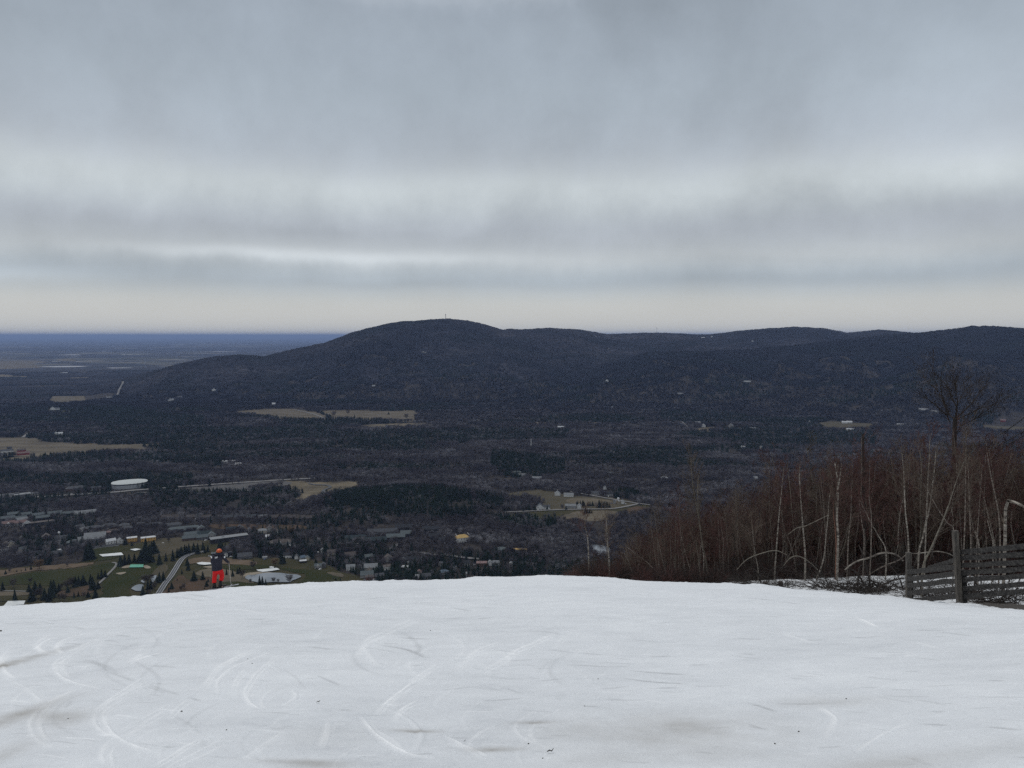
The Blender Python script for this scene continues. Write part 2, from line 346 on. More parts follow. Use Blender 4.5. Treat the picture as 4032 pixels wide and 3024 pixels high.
far = mixc(nt, isf, woods.outputs[0], fld.outputs[0])
# farmsteads and villages: sparse pale specks
vm2 = N(nt, 'ShaderNodeMapping'); vm2.inputs['Scale'].default_value = (1 / 150.0, 1 / 150.0, 1); L.new(geo.outputs['Position'], vm2.inputs[0])
v2 = N(nt, 'ShaderNodeTexVoronoi'); v2.inputs['Scale'].default_value = 1.0; L.new(vm2.outputs[0], v2.inputs[0])
s2 = N(nt, 'ShaderNodeSeparateColor'); L.new(v2.outputs['Color'], s2.inputs[0])
town = mathn(nt, 'MULTIPLY', mathn(nt, 'GREATER_THAN', mathn(nt, 'ADD', mathn(nt, 'MULTIPLY', s2.outputs[0], 0.25), wn(1 / 3300.0, 3, 77.0)), 0.84), mathn(nt, 'LESS_THAN', v2.outputs['Distance'], 0.35))
far = mixc(nt, town, far, (0.62, 0.62, 0.62))
sxyz = N(nt, 'ShaderNodeVectorMath'); sxyz.operation = 'LENGTH'; L.new(geo.outputs['Position'], sxyz.inputs[0])
fm = N(nt, 'ShaderNodeMapRange'); fm.inputs[1].default_value = 9000; fm.inputs[2].default_value = 10500; L.new(sxyz.outputs['Value'], fm.inputs[0])
L.new(mixc(nt, fm.outputs[0], near.outputs[0], far), b.inputs['Base Color'])
GROUND = m
az = np.linspace(-46, 46, 461)
rr = np.concatenate([np.linspace(2, 60, 30), np.linspace(64, 1100, 120), np.linspace(1115, 4400, 120), np.linspace(4430, 12000, 230), np.geomspace(12300, 199000, 50)])
def gz(x, y):
    r = np.hypot(x, y); z = height(x, y)
    az_ = np.degrees(np.arctan2(x, y)); lim = _tab(az_, _AZ, _R2)
    return z - np.where(r < 130, 0.5 * (1 - sstep(70, 130, r)), 0.0) - np.where(r < lim, 0.4, 0)
V, Fc = polar(az, rr, gz)
g = obj('ground', mesh_np('ground', V, Fc, GROUND, smooth=True)); tag(g, 'brown valley floor and wooded hills below the ski slope', None, None, 'structure')
# ------------------------------------------------------------------ snow slope
m, nt, b = newmat('snow'); L = nt.links; b.inputs['Roughness'].default_value = 0.55; b.inputs['Specular IOR Level'].default_value = 0.25
geo = N(nt, 'ShaderNodeNewGeometry')
at1 = N(nt, 'ShaderNodeAttribute'); at1.attribute_name = 'trk'; at2 = N(nt, 'ShaderNodeAttribute'); at2.attribute_name = 'dirt'; at3 = N(nt, 'ShaderNodeAttribute'); at3.attribute_name = 'bare'
n_a = wn_s = None
def sn(scale, det=5, st=(1, 1, 1), loc=0.0, rough=0.6):
    mp = N(nt, 'ShaderNodeMapping'); mp.inputs['Scale'].default_value = tuple(s * scale for s in st); mp.inputs['Location'].default_value = (loc, loc, loc); L.new(geo.outputs['Position'], mp.inputs[0])
    n = N(nt, 'ShaderNodeTexNoise'); n.inputs['Scale'].default_value = 1; n.inputs['Detail'].default_value = det; n.inputs['Roughness'].default_value = rough; L.new(mp.outputs[0], n.inputs[0]); return n.outputs['Fac']
big = sn(0.28, 5, (1, 0.8, 1), 3.0); fine = sn(9.0, 5, (1, 0.8, 1), 1.0, 0.7); grain = sn(45.0, 3, (1, 1, 1), 8.0, 0.8); streak = sn(1.6, 7, (0.8, 1.3, 1), 5.0, 0.7)
v = mathn(nt, 'ADD', mathn(nt, 'MULTIPLY', big, 0.30), mathn(nt, 'MULTIPLY', fine, 0.14)); v = mathn(nt, 'ADD', v, mathn(nt, 'MULTIPLY', streak, 0.38)); v = mathn(nt, 'ADD', v, mathn(nt, 'MULTIPLY', grain, 0.18))
r = ramp(nt, [(0.36, (0.58, 0.60, 0.625)), (0.44, (0.675, 0.695, 0.715)), (0.52, (0.73, 0.75, 0.77)), (0.62, (0.80, 0.82, 0.835))]); L.new(v, r.inputs[0])
# scraped icy scratches (negative) and thrown-up fresh snow (positive)
up = mathn(nt, 'MULTIPLY', at1.outputs['Fac'], mathn(nt, 'ADD', mathn(nt, 'MULTIPLY', fine, 1.4), 0.2), clamp=True); dn = mathn(nt, 'MULTIPLY', mathn(nt, 'MULTIPLY', at1.outputs['Fac'], -1.0), mathn(nt, 'ADD', mathn(nt, 'MULTIPLY', fine, 1.4), 0.2), clamp=True)
c = mixc(nt, mathn(nt, 'MULTIPLY', up, 0.9), r.outputs[0], (0.92, 0.93, 0.935)); c = mixc(nt, mathn(nt, 'MULTIPLY', dn, 0.85), c, (0.38, 0.39, 0.40))
dm = mathn(nt, 'MULTIPLY', at2.outputs['Fac'], mathn(nt, 'ADD', mathn(nt, 'MULTIPLY', sn(1.8, 6, (1, 1, 1), 12.0), 2.0), -0.35), clamp=True)
c = mixc(nt, dm, c, (0.36, 0.345, 0.32))
bm = mathn(nt, 'GREATER_THAN', mathn(nt, 'ADD', at3.outputs['Fac'], mathn(nt, 'MULTIPLY', mathn(nt, 'SUBTRACT', sn(1.4, 6, (1, 1, 1), 2.0), 0.5), 1.2)), 0.5)
c = mixc(nt, bm, c, (0.035, 0.027, 0.020))
L.new(c, b.inputs['Base Color'])
bp = N(nt, 'ShaderNodeBump'); bp.inputs['Strength'].default_value = 0.55; bp.inputs['Distance'].default_value = 0.03
L.new(mathn(nt, 'ADD', mathn(nt, 'MULTIPLY', fine, 0.6), mathn(nt, 'ADD', grain, mathn(nt, 'MULTIPLY', streak, 0.5))), bp.inputs['Height']); L.new(bp.outputs[0], b.inputs['Normal'])
SNOW = m
def snow_xy(X, Y):
    """where a photograph pixel meets the near snow, as x, y"""
    d = np.array(ray(X, Y)); h = math.hypot(d[0], d[1]); a = math.degrees(math.atan2(d[0], d[1]))
    r1 = float(_tab(a, _AZ, _R1)); r = np.linspace(2.0, r1 * 1.02, 3000); los = d[2] / h * r; s = shelf(np.full_like(r, a), r)
    i = int(np.argmax(los < s)) if (los < s).any() else len(r) - 1
    return float(d[0] / h * r[i]), float(d[1] / h * r[i])
NA, NR1, NR2 = 1240, 1300, 90
azs = np.linspace(-40, 40, NA); r1 = _tab(azs, _AZ, _R1); r2 = _tab(azs, _AZ, _R2); w_ = _tab(azs, _AZ, _W)
RM = 3.2; u = np.linspace(0, 1, NR1); R_a = RM * (r1[:, None] / RM) ** u[None, :]
u2 = np.linspace(0, 1, NR2 + 1)[1:]; ext = r2 + np.where(w_ > 0.02, 9, 6) - r1; R_b = r1[:, None] + ext[:, None] * u2[None, :] ** 1.2
R = np.concatenate([R_a, R_b], 1); A = np.repeat(azs[:, None], R.shape[1], 1)
sx_ = R * np.sin(np.radians(A)); sy_ = R * np.cos(np.radians(A)); sz_ = CAMZ + shelf(A, R)
nearc = sstep(0, 6, R)
sz_ = sz_ + (fbm(sx_ / 3.5, sy_ / 3.2, 41, 3) - 0.5) * 0.035 * nearc * (1 - 0.6 * sstep(20, 40, R)) + (fbm(sx_ / 0.45, sy_ / 0.45, 51, 3) - 0.5) * 0.020
cr_ = np.exp(-((R - r1[:, None]) / 2.5) ** 2); sz_ = sz_ + (fbm(sx_ / 0.9, sy_ / 0.9, 61, 5, 0.65) - 0.5) * 0.24 * cr_
# lumpy old snow on the shelf behind the edge
sh = sstep(1.5, 5, R - r1[:, None]) * w_[:, None]; sz_ = sz_ + (fbm(sx_ / 2.4, sy_ / 2.4, 71, 4) - 0.5) * 0.5 * sh
trk = np.zeros_like(sx_); dirt = np.zeros_like(sx_); bare = np.zeros_like(sx_)
def stroke(pts, wid, amp, ridge):
    P = [snow_xy(*p) for p in pts]
    # smooth (Catmull-Rom)
    Q = []
    for i in range(len(P) - 1):
        p0 = P[max(i - 1, 0)]; p1 = P[i]; p2 = P[i + 1]; p3 = P[min(i + 2, len(P) - 1)]
        for t in (0, .25, .5, .75):
            Q.append(tuple(0.5 * (2 * p1[k] + (p2[k] - p0[k]) * t + (2 * p0[k] - 5 * p1[k] + 4 * p2[k] - p3[k]) * t * t + (3 * p1[k] - p0[k] - 3 * p2[k] + p3[k]) * t ** 3) for k in (0, 1)))
    Q.append(P[-1]); n = len(Q) - 1
    ra = [math.hypot(*q) for q in Q]; aa = [math.degrees(math.atan2(*q)) for q in Q]; mrg = 4 * wid + 0.1
    i0 = max(int(np.searchsorted(azs, min(aa) - 3) - 1), 0); i1 = int(np.searchsorted(azs, max(aa) + 3) + 1)
    j0 = int(math.log(max((min(ra) - 0.8) / RM, 1.001)) / math.log(r1.max() / RM) * NR1); j0 = max(0, j0 - 5); j1 = min(NR1, int(math.log(max((max(ra) + 0.8) / RM, 1.001)) / math.log(r1.min() / RM) * NR1) + 6)
    X = sx_[i0:i1, j0:j1]; Y = sy_[i0:i1, j0:j1]; D = np.full(X.shape, 1e9); Tt = np.zeros(X.shape)
    for k in range(n):
        (ax, ay), (bx_, by) = Q[k], Q[k + 1]; dx, dy = bx_ - ax, by - ay; l2 = dx * dx + dy * dy + 1e-9
        t = np.clip(((X - ax) * dx + (Y - ay) * dy) / l2, 0, 1); d = np.hypot(X - ax - t * dx, Y - ay - t * dy); mk = d < D
        D = np.where(mk, d, D); Tt = np.where(mk, (k + t) / n, Tt)
    wv = wid * (0.7 + 0.6 * vnoise(X * 1.1, Y * 1.1, 5)); fade = np.sin(np.clip(Tt, 0.02, 0.98) * PI) ** 0.35 * (0.25 + 1.1 * fbm(X * 2.3, Y * 2.3, 91, 3))
    g_ = np.exp(-(D / wv) ** 2) * fade
    trk[i0:i1, j0:j1] += amp * g_; sz_[i0:i1, j0:j1] += ridge * g_ - 0.5 * abs(ridge) * np.exp(-((D - 2.1 * wv) / wv) ** 2) * fade
A_ = lambda pts: [(x / 1.7015, 2250 + y / 1.7015) for x, y in pts]
B_ = lambda pts: [(1200 + x / 1.4747, 2250 + y / 1.4747) for x, y in pts]
C_ = lambda pts: [(2600 + x / 1.5447, 2250 + y / 1.5447) for x, y in pts]
light = [A_(p) for p in ([(590, 415), (480, 445), (400, 480), (375, 510), (400, 540), (450, 545)], [(330, 430), (250, 480), (240, 515), (290, 540), (380, 550)], [(360, 445), (280, 485), (262, 515), (310, 538)],
    [(830, 400), (700, 440), (600, 480), (500, 525), (450, 545)], [(440, 560), (380, 600), (365, 650), (400, 700), (480, 740), (660, 780)], [(470, 570), (420, 605), (415, 655), (450, 700)], [(990, 540), (920, 570), (870, 605)], [(1060, 545), (980, 570), (900, 600)],
    [(960, 715), (860, 780), (740, 860), (640, 940)], [(1000, 730), (880, 805), (700, 900)], [(490, 800), (380, 850), (280, 920), (210, 1000), (205, 1070), (250, 1140), (340, 1190)], [(310, 930), (260, 1000), (265, 1070), (310, 1140)],
    [(820, 870), (720, 930), (690, 980), (720, 1060), (800, 1130), (900, 1180), (1020, 1215)], [(640, 960), (625, 1020), (680, 1080), (760, 1110)], [(1130, 900), (1000, 970), (900, 1020), (820, 1065)], [(1110, 940), (980, 1015), (860, 1095)],
    [(750, 1130), (700, 1180), (675, 1240), (690, 1300)], [(770, 1190), (740, 1240), (760, 1310)], [(1400, 1100), (1250, 1180), (1130, 1260), (1040, 1312)], [(1480, 1130), (1300, 1230), (1130, 1312)], [(1500, 1170), (1380, 1235), (1200, 1312)],
    [(1770, 500), (1620, 560), (1500, 620), (1430, 680), (1375, 760)], [(1800, 545), (1640, 610), (1540, 660), (1480, 710), (1450, 760), (1460, 810)], [(1850, 570), (1780, 630), (1720, 680), (1680, 740), (1640, 810), (1660, 870), (1720, 910)], [(1640, 660), (1590, 720), (1560, 790)], [(1900, 900), (1980, 850), (1960, 800)],
    [(60, 520), (12, 580), (12, 640), (50, 690), (95, 700)], [(1260, 870), (1180, 930), (1130, 990)], [(1900, 1080), (1750, 1180), (1640, 1260)], [(600, 620), (540, 665)])]
light += [B_(p) for p in ([(620, 280), (480, 340), (380, 390), (320, 450), (300, 500)], [(660, 290), (520, 350), (420, 400), (350, 440), (380, 500), (430, 550)], [(1130, 410), (1000, 460), (880, 585)], [(1280, 430), (1180, 500), (1080, 560), (990, 600)], [(1430, 370), (1300, 430), (1180, 480)],
    [(640, 640), (540, 720), (460, 780)], [(650, 760), (570, 800), (520, 860)], [(620, 660), (500, 740), (420, 830)], [(330, 850), (380, 920), (480, 1000), (600, 1060), (740, 1080)], [(130, 870), (120, 950), (90, 1020)], [(830, 960), (900, 1000), (1000, 1040), (1050, 1070)], [(850, 1000), (960, 1040), (1040, 1090)], [(780, 540), (700, 590), (620, 640)])]
light += [C_(p) for p in ([(1200, 280), (1260, 310), (1310, 330)], [(1500, 920), (1350, 990), (1200, 1090)], [(750, 380), (850, 410), (930, 440)], [(1560, 430), (1700, 470)], [(980, 830), (1060, 900), (1000, 1000)])]
dark = [A_(p) for p in ([(540, 600), (640, 610), (720, 660), (820, 705), (900, 738)], [(560, 585), (650, 605), (740, 645), (800, 685)], [(980, 765), (1050, 795), (1110, 820)], [(1000, 757), (1090, 795), (1200, 835)], [(1010, 625), (1180, 645)], [(840, 378), (930, 380)], [(1000, 560), (1050, 558)], [(440, 920), (475, 875)], [(1270, 850), (1340, 870)], [(1690, 185), (1820, 190)], [(1800, 1055), (1960, 1055)], [(480, 370), (560, 385)], [(1130, 385), (1190, 383)], [(1400, 1245), (1620, 1255)], [(780, 430), (870, 438)])]
dark += [B_(p) for p in ([(1430, 455), (1550, 470)], [(1600, 475), (1720, 486)], [(1540, 545), (1760, 555), (1880, 550)], [(1850, 620), (2000, 640), (2200, 655)], [(1080, 680), (1180, 712)], [(1170, 682), (1260, 712)], [(1760, 742), (1980, 752)], [(570, 385), (730, 390)], [(850, 275), (910, 268)], [(1000, 275), (1080, 268)], [(860, 212), (960, 228)], [(330, 160), (500, 148)], [(1040, 755), (1260, 740)], [(590, 930), (670, 932)], [(1300, 880), (1360, 878)], [(450, 430), (600, 455), (700, 500)], [(20, 437), (180, 455)], [(1100, 620), (1290, 625)], [(1010, 210), (1090, 212)], [(640, 175), (730, 185)], [(850, 960), (960, 965)], [(1060, 1035), (1110, 1033)], [(1900, 580), (2200, 600)], [(80, 610), (210, 665)])]
dark += [C_(p) for p in ([(220, 702), (320, 697), (430, 696)], [(1250, 638), (1360, 650), (1430, 658)], [(1560, 360), (1730, 357)], [(480, 410), (620, 418)], [(880, 415), (1000, 420)], [(500, 505), (570, 508)], [(0, 625), (160, 628)], [(720, 800), (980, 800)], [(960, 1070), (1100, 1062)], [(240, 950), (400, 952)], [(1230, 700), (1320, 702)], [(1400, 712), (1560, 718)], [(1600, 925), (1740, 930)], [(2000, 940), (2180, 960)], [(2000, 660), (2090, 665)], [(1380, 755), (1620, 762)], [(770, 190), (860, 200)], [(1160, 400), (1290, 408)], [(560, 800), (700, 850)], [(820, 630), (930, 640)], [(1650, 848), (1720, 850)], [(1900, 760), (2180, 765)], [(180, 570), (280, 568)], [(1150, 852), (1240, 855)], [(540, 930), (640, 960)], [(1500, 1120), (1640, 1180)])]
def width(p): return 0.0026 * float(np.interp(sum(q[1] for q in p) / len(p), [2300, 2500, 2700, 3000], [30, 15, 9, 5.5]))
for p in light:
    w0 = width(p); k = RND.uniform(0.55, 0.95); stroke(p, w0, k, 0.008)
    if RND.random() < .75: stroke([(x + RND.uniform(9, 15), y + RND.uniform(4, 8)) for x, y in p], w0 * .7, k * .7, 0.005)
for p in dark: stroke(p, width(p) * 1.1, -RND.uniform(0.5, 1.0), -0.008)
for _ in range(60):                      # faint older turns
    X = RND.uniform(0, 2400); Y = RND.uniform(2450, 2980); s_ = RND.uniform(.6, 1.3) * (1 + (Y - 2450) / 500); sg = RND.choice((1, 1, 1, -1)); p = [(X, Y), (X - 55 * s_ * sg, Y + 28 * s_), (X - 85 * s_ * sg, Y + 62 * s_), (X - 70 * s_ * sg, Y + 95 * s_), (X - 20 * s_ * sg, Y + 120 * s_)]
    if Y + 120 * s_ < 3100: p = p[:RND.choice((3, 4, 5))]; stroke(p, width(p), RND.choice((1, 1, -1)) * RND.uniform(.2, .42), 0.003)
for _ in range(260):
    X = RND.uniform(0, 4032); Y = 2330 + (3024 - 2330) * RND.random() ** 1.3; l = RND.uniform(25, 130); dy = RND.uniform(-0.10, 0.16) * l
    stroke([(X, Y), (X + l / 2, Y + dy * 0.4), (X + l, Y + dy)], width([(X, Y)]) * RND.uniform(.5, 1), RND.choice((-1, -1, 1)) * RND.uniform(0.3, 0.8), 0.0)
def blob(X, Y, rx, ry, k, arr=None):
    x, y = snow_xy(X, Y); (dirt if arr is None else arr)[...] += k * np.exp(-((sx_ - x) / rx) ** 2 - ((sy_ - y) / ry) ** 2)
for q in ((0, 2620, 0.17, 1.2, 1.1), (0, 2850, 0.16, 0.8, 1.0), (10, 2980, 0.15, 0.5, 0.6), (230, 2825, 0.30, 0.22, 0.75), (280, 2850, 0.18, 0.2, 0.3), (1290, 2900, 0.35, 0.3, 0.3), (2590, 2870, 0.9, 0.6, 0.42), (2700, 2900, 0.9, 0.5, 0.28), (3500, 3010, 0.6, 0.2, 0.35), (3280, 2760, 0.4, 0.25, 0.45),
          (1250, 3015, 0.25, 0.08, 0.6), (2600, 3000, 1.0, 0.2, 0.25), (1630, 2880, 0.18, 0.05, 0.9), (2100, 2845, 0.16, 0.05, 0.8), (1940, 2950, 0.2, 0.06, 0.8), (1150, 3000, 0.3, 0.06, 0.6), (3900, 2960, 0.8, 0.3, 0.2)): blob(*q)
# open earth on the shelf: at the far right beside the fence and along its far side
xs, ys, cover = [], [], []
bare += 0.6 * sstep(30.2, 33.5, A) * sstep(0.3, 1.5, R - r1[:, None]) * (1 - sstep(7, 11, R - r1[:, None])) + w_[:, None] * 0.9 * sstep(-3, 3, R - r2[:, None]) + 0.22 * w_[:, None] * sstep(3, 9, R - r1[:, None])
bare += 0.30 * np.exp(-((A - 12) / 4.0) ** 2) * sstep(0, 2, R - r1[:, None])
dirt += 0.35 * w_[:, None] * sstep(0.2, 1.5, R - r1[:, None])
SV = np.stack([sx_, sy_, sz_], -1).reshape(-1, 3); nr = R.shape[1]
i_ = np.arange(NA - 1)[:, None] * nr + np.arange(nr - 1)[None, :]; SF = np.stack([i_ + nr, i_ + nr + 1, i_ + 1, i_], -1).reshape(-1, 4)
# coarser snow under the camera and out to the sides
def extra(az_, rr_):
    global SV, SF, trk, dirt, bare
    A2, R2_ = np.meshgrid(az_, rr_, indexing='ij'); x = R2_ * np.sin(np.radians(A2)); y = R2_ * np.cos(np.radians(A2)); z = CAMZ + shelf(A2, R2_) + (fbm(x / 3.5, y / 3.2, 41, 3) - 0.5) * 0.035 * sstep(0, 6, R2_) + (fbm(x / 0.45, y / 0.45, 51, 3) - 0.5) * 0.020
    k = len(SV); n_ = len(rr_); i = k + np.arange(len(az_) - 1)[:, None] * n_ + np.arange(n_ - 1)[None, :]
    SV = np.concatenate([SV, np.stack([x, y, z], -1).reshape(-1, 3)]); SF = np.concatenate([SF, np.stack([i + n_, i + n_ + 1, i + 1, i], -1).reshape(-1, 4)])
    zz0 = np.zeros(x.size); trk = np.concatenate([trk.ravel(), zz0]); dirt = np.concatenate([dirt.ravel(), zz0]); bare = np.concatenate([bare.ravel(), zz0])
extra(np.linspace(-179.9, 179.9, 200), np.linspace(0.05, 3.2, 22))
extra(np.linspace(40, 110, 160), R[-1, ::6]); extra(np.linspace(-110, -40, 160), R[0, ::6])
sm = mesh_np('snow_slope', SV, SF, SNOW, smooth=True)
for nm, arr in (('trk', trk), ('dirt', dirt), ('bare', bare)):
    a_ = sm.attributes.new(nm, 'FLOAT', 'POINT'); a_.data.foreach_set('value', arr.ravel().astype(np.float32))
so_ = obj('snow_slope', sm); tag(so_, 'white groomed ski slope with curved ski tracks', None, None, 'structure')
_snow_grid = (azs, R, sz_)
def snow_z(x, y):
    a = math.degrees(math.atan2(x, y)); r = math.hypot(x, y); i = int(np.clip(np.searchsorted(azs, a), 1, NA - 1)); return float(np.interp(r, R[i], sz_[i]))
def near_z(x, y):
    a = math.degrees(math.atan2(x, y)); i = int(np.clip(np.searchsorted(azs, a), 1, NA - 1)); r = math.hypot(x, y)
    return snow_z(x, y) if r < R[i, -1] else hz(x, y) - 0.5 * (1 - float(sstep(70, 130, r)))
# ------------------------------------------------------------------ land cover of the valley floor
POLYS = []       # world polygons kept free of woods
def g2(pts): return [(gp(x, y).x, gp(x, y).y) for x, y in pts]
def rough_outline(P, amp=0.035, step=None, seed=0):
    """soften a polygon given in metres: subdivide its edges and wobble them"""
    n = len(P); out = []
    cr = []
    for i in range(n):
        p0, p1, p2, p3 = P[i - 1], P[i], P[(i + 1) % n], P[(i + 2) % n]
        for t in (0, .2, .4, .6, .8):
            cr.append(tuple(0.5 * (2 * p1[k] + (p2[k] - p0[k]) * t + (2 * p0[k] - 5 * p1[k] + 4 * p2[k] - p3[k]) * t * t + (3 * p1[k] - p0[k] - 3 * p2[k] + p3[k]) * t ** 3) for k in (0, 1)))
    xs = [p[0] for p in cr]; ys = [p[1] for p in cr]; sz = min(max(xs) - min(xs), max(ys) - min(ys)); r = random.Random(seed + 5)
    return [(x + r.uniform(-1, 1) * amp * sz, y + r.uniform(-1, 1) * amp * sz) for x, y in cr]
def inpoly(x, y, P):
    c = np.zeros(x.shape, bool); n = len(P)
    for i in range(n):
        x1, y1 = P[i]; x2, y2 = P[(i + 1) % n]
        if y1 == y2: continue
        k = ((y1 > y) != (y2 > y)) & (x < (x2 - x1) * (y - y1) / (y2 - y1) + x1); c ^= k
    return c
_lay = [0]
def sheet(name, px, material, kind='structure', label=None, cat=None, group=None, lift=0.3, rough=0.035, clear=True, world=False, thick=0.0):
    P = px if world else g2(px); 
    if rough: P = rough_outline(P, rough, seed=len(POLYS))
    _lay[0] += 1; z = lift + 0.012 * _lay[0]
    bm = bmesh.new(); vs = [bm.verts.new((x, y, z)) for x, y in P]; f = bm.faces.new(vs); f.normal_update()
    if f.normal.z < 0: f.normal_flip()
    bmesh.ops.triangulate(bm, faces=bm.faces[:])
    if thick:
        r_ = bmesh.ops.extrude_face_region(bm, geom=bm.faces[:]); bmesh.ops.translate(bm, vec=(0, 0, thick), verts=[v for v in r_['geom'] if isinstance(v, bmesh.types.BMVert)])
    me = bpy.data.meshes.new(name); bm.to_mesh(me); bm.free(); me.materials.append(material)
    o = obj(name, me); tag(o, label, cat, group, kind)
    if clear: POLYS.append(P)
    return o
M_tan = mat('dry_grass', (0.128, 0.108, 0.078), (0.080, 0.068, 0.050), scale=0.012, coord='World', detail=8, stretch=(0.6, 1.6, 1), rough=1, spec=0.05)
M_tanw = mat('dry_grass_worn', (0.1575, 0.1312, 0.0900), (0.0750, 0.0638, 0.0450), scale=0.02, coord='World', detail=8, rough=1, spec=0.05)
M_rough = mat('golf_rough', (0.0506, 0.0439, 0.0229), (0.0338, 0.0338, 0.0162), scale=0.02, coord='World', detail=7, rough=1, spec=0.05)
M_green = mat('fairway', (0.0231, 0.0289, 0.0099), (0.0359, 0.0359, 0.0150), scale=0.018, coord='World', detail=7, rough=1, spec=0.05)
M_olive = mat('olive_meadow', (0.060, 0.053, 0.034), (0.080, 0.068, 0.046), scale=0.02, coord='World', detail=7, rough=1, spec=0.05)
M_brown = mat('brown_meadow', (0.0800, 0.0528, 0.0360), (0.0560, 0.0416, 0.0272), scale=0.03, coord='World', detail=7, rough=1, spec=0.05)
M_pink = mat('dry_bank', (0.1365, 0.1014, 0.0718), (0.0936, 0.0718, 0.0484), scale=0.03, coord='World', detail=7, rough=1, spec=0.05)
M_sand = mat('bunker_sand', (0.26, 0.225, 0.175), (0.20, 0.17, 0.13), scale=0.2, coord='World', rough=1, spec=0.05)
M_asph = mat('asphalt', (0.085, 0.088, 0.095), (0.065, 0.068, 0.075), scale=0.3, coord='World', rough=0.9, spec=0.2)
M_pale = mat('pale_road', (0.20, 0.195, 0.19), (0.16, 0.155, 0.15), scale=0.2, coord='World', rough=0.95, spec=0.1)
M_line = mat('road_line', (0.5, 0.5, 0.48), (0.4, 0.4, 0.4), scale=2, coord='World')
M_tarp = mat('white_cover', (0.60, 0.61, 0.60), (0.50, 0.52, 0.52), scale=0.15, coord='World', rough=0.7)
M_teal = mat('teal_cover', (0.10, 0.33, 0.23), (0.08, 0.28, 0.20), scale=0.15, coord='World', rough=0.7)
M_grey = mat('grey_ground', (0.0880, 0.0840, 0.0800), (0.0600, 0.0576, 0.0560), scale=0.05, coord='World', detail=7, rough=1)
# ponds: still water
m, nt, b = newmat('pond_water'); b.inputs['Base Color'].default_value = (0.012, 0.016, 0.018, 1); b.inputs['Roughness'].default_value = 0.06; b.inputs['IOR'].default_value = 1.33; b.inputs['Specular IOR Level'].default_value = 0.5
b.inputs['Metallic'].default_value = 0.0
no = N(nt, 'ShaderNodeTexNoise'); no.inputs['Scale'].default_value = 0.5; g_ = N(nt, 'ShaderNodeNewGeometry'); nt.links.new(g_.outputs['Position'], no.inputs[0]); bp = N(nt, 'ShaderNodeBump'); bp.inputs['Strength'].default_value = 0.05; nt.links.new(no.outputs[0], bp.inputs['Height']); nt.links.new(bp.outputs[0], b.inputs['Normal'])
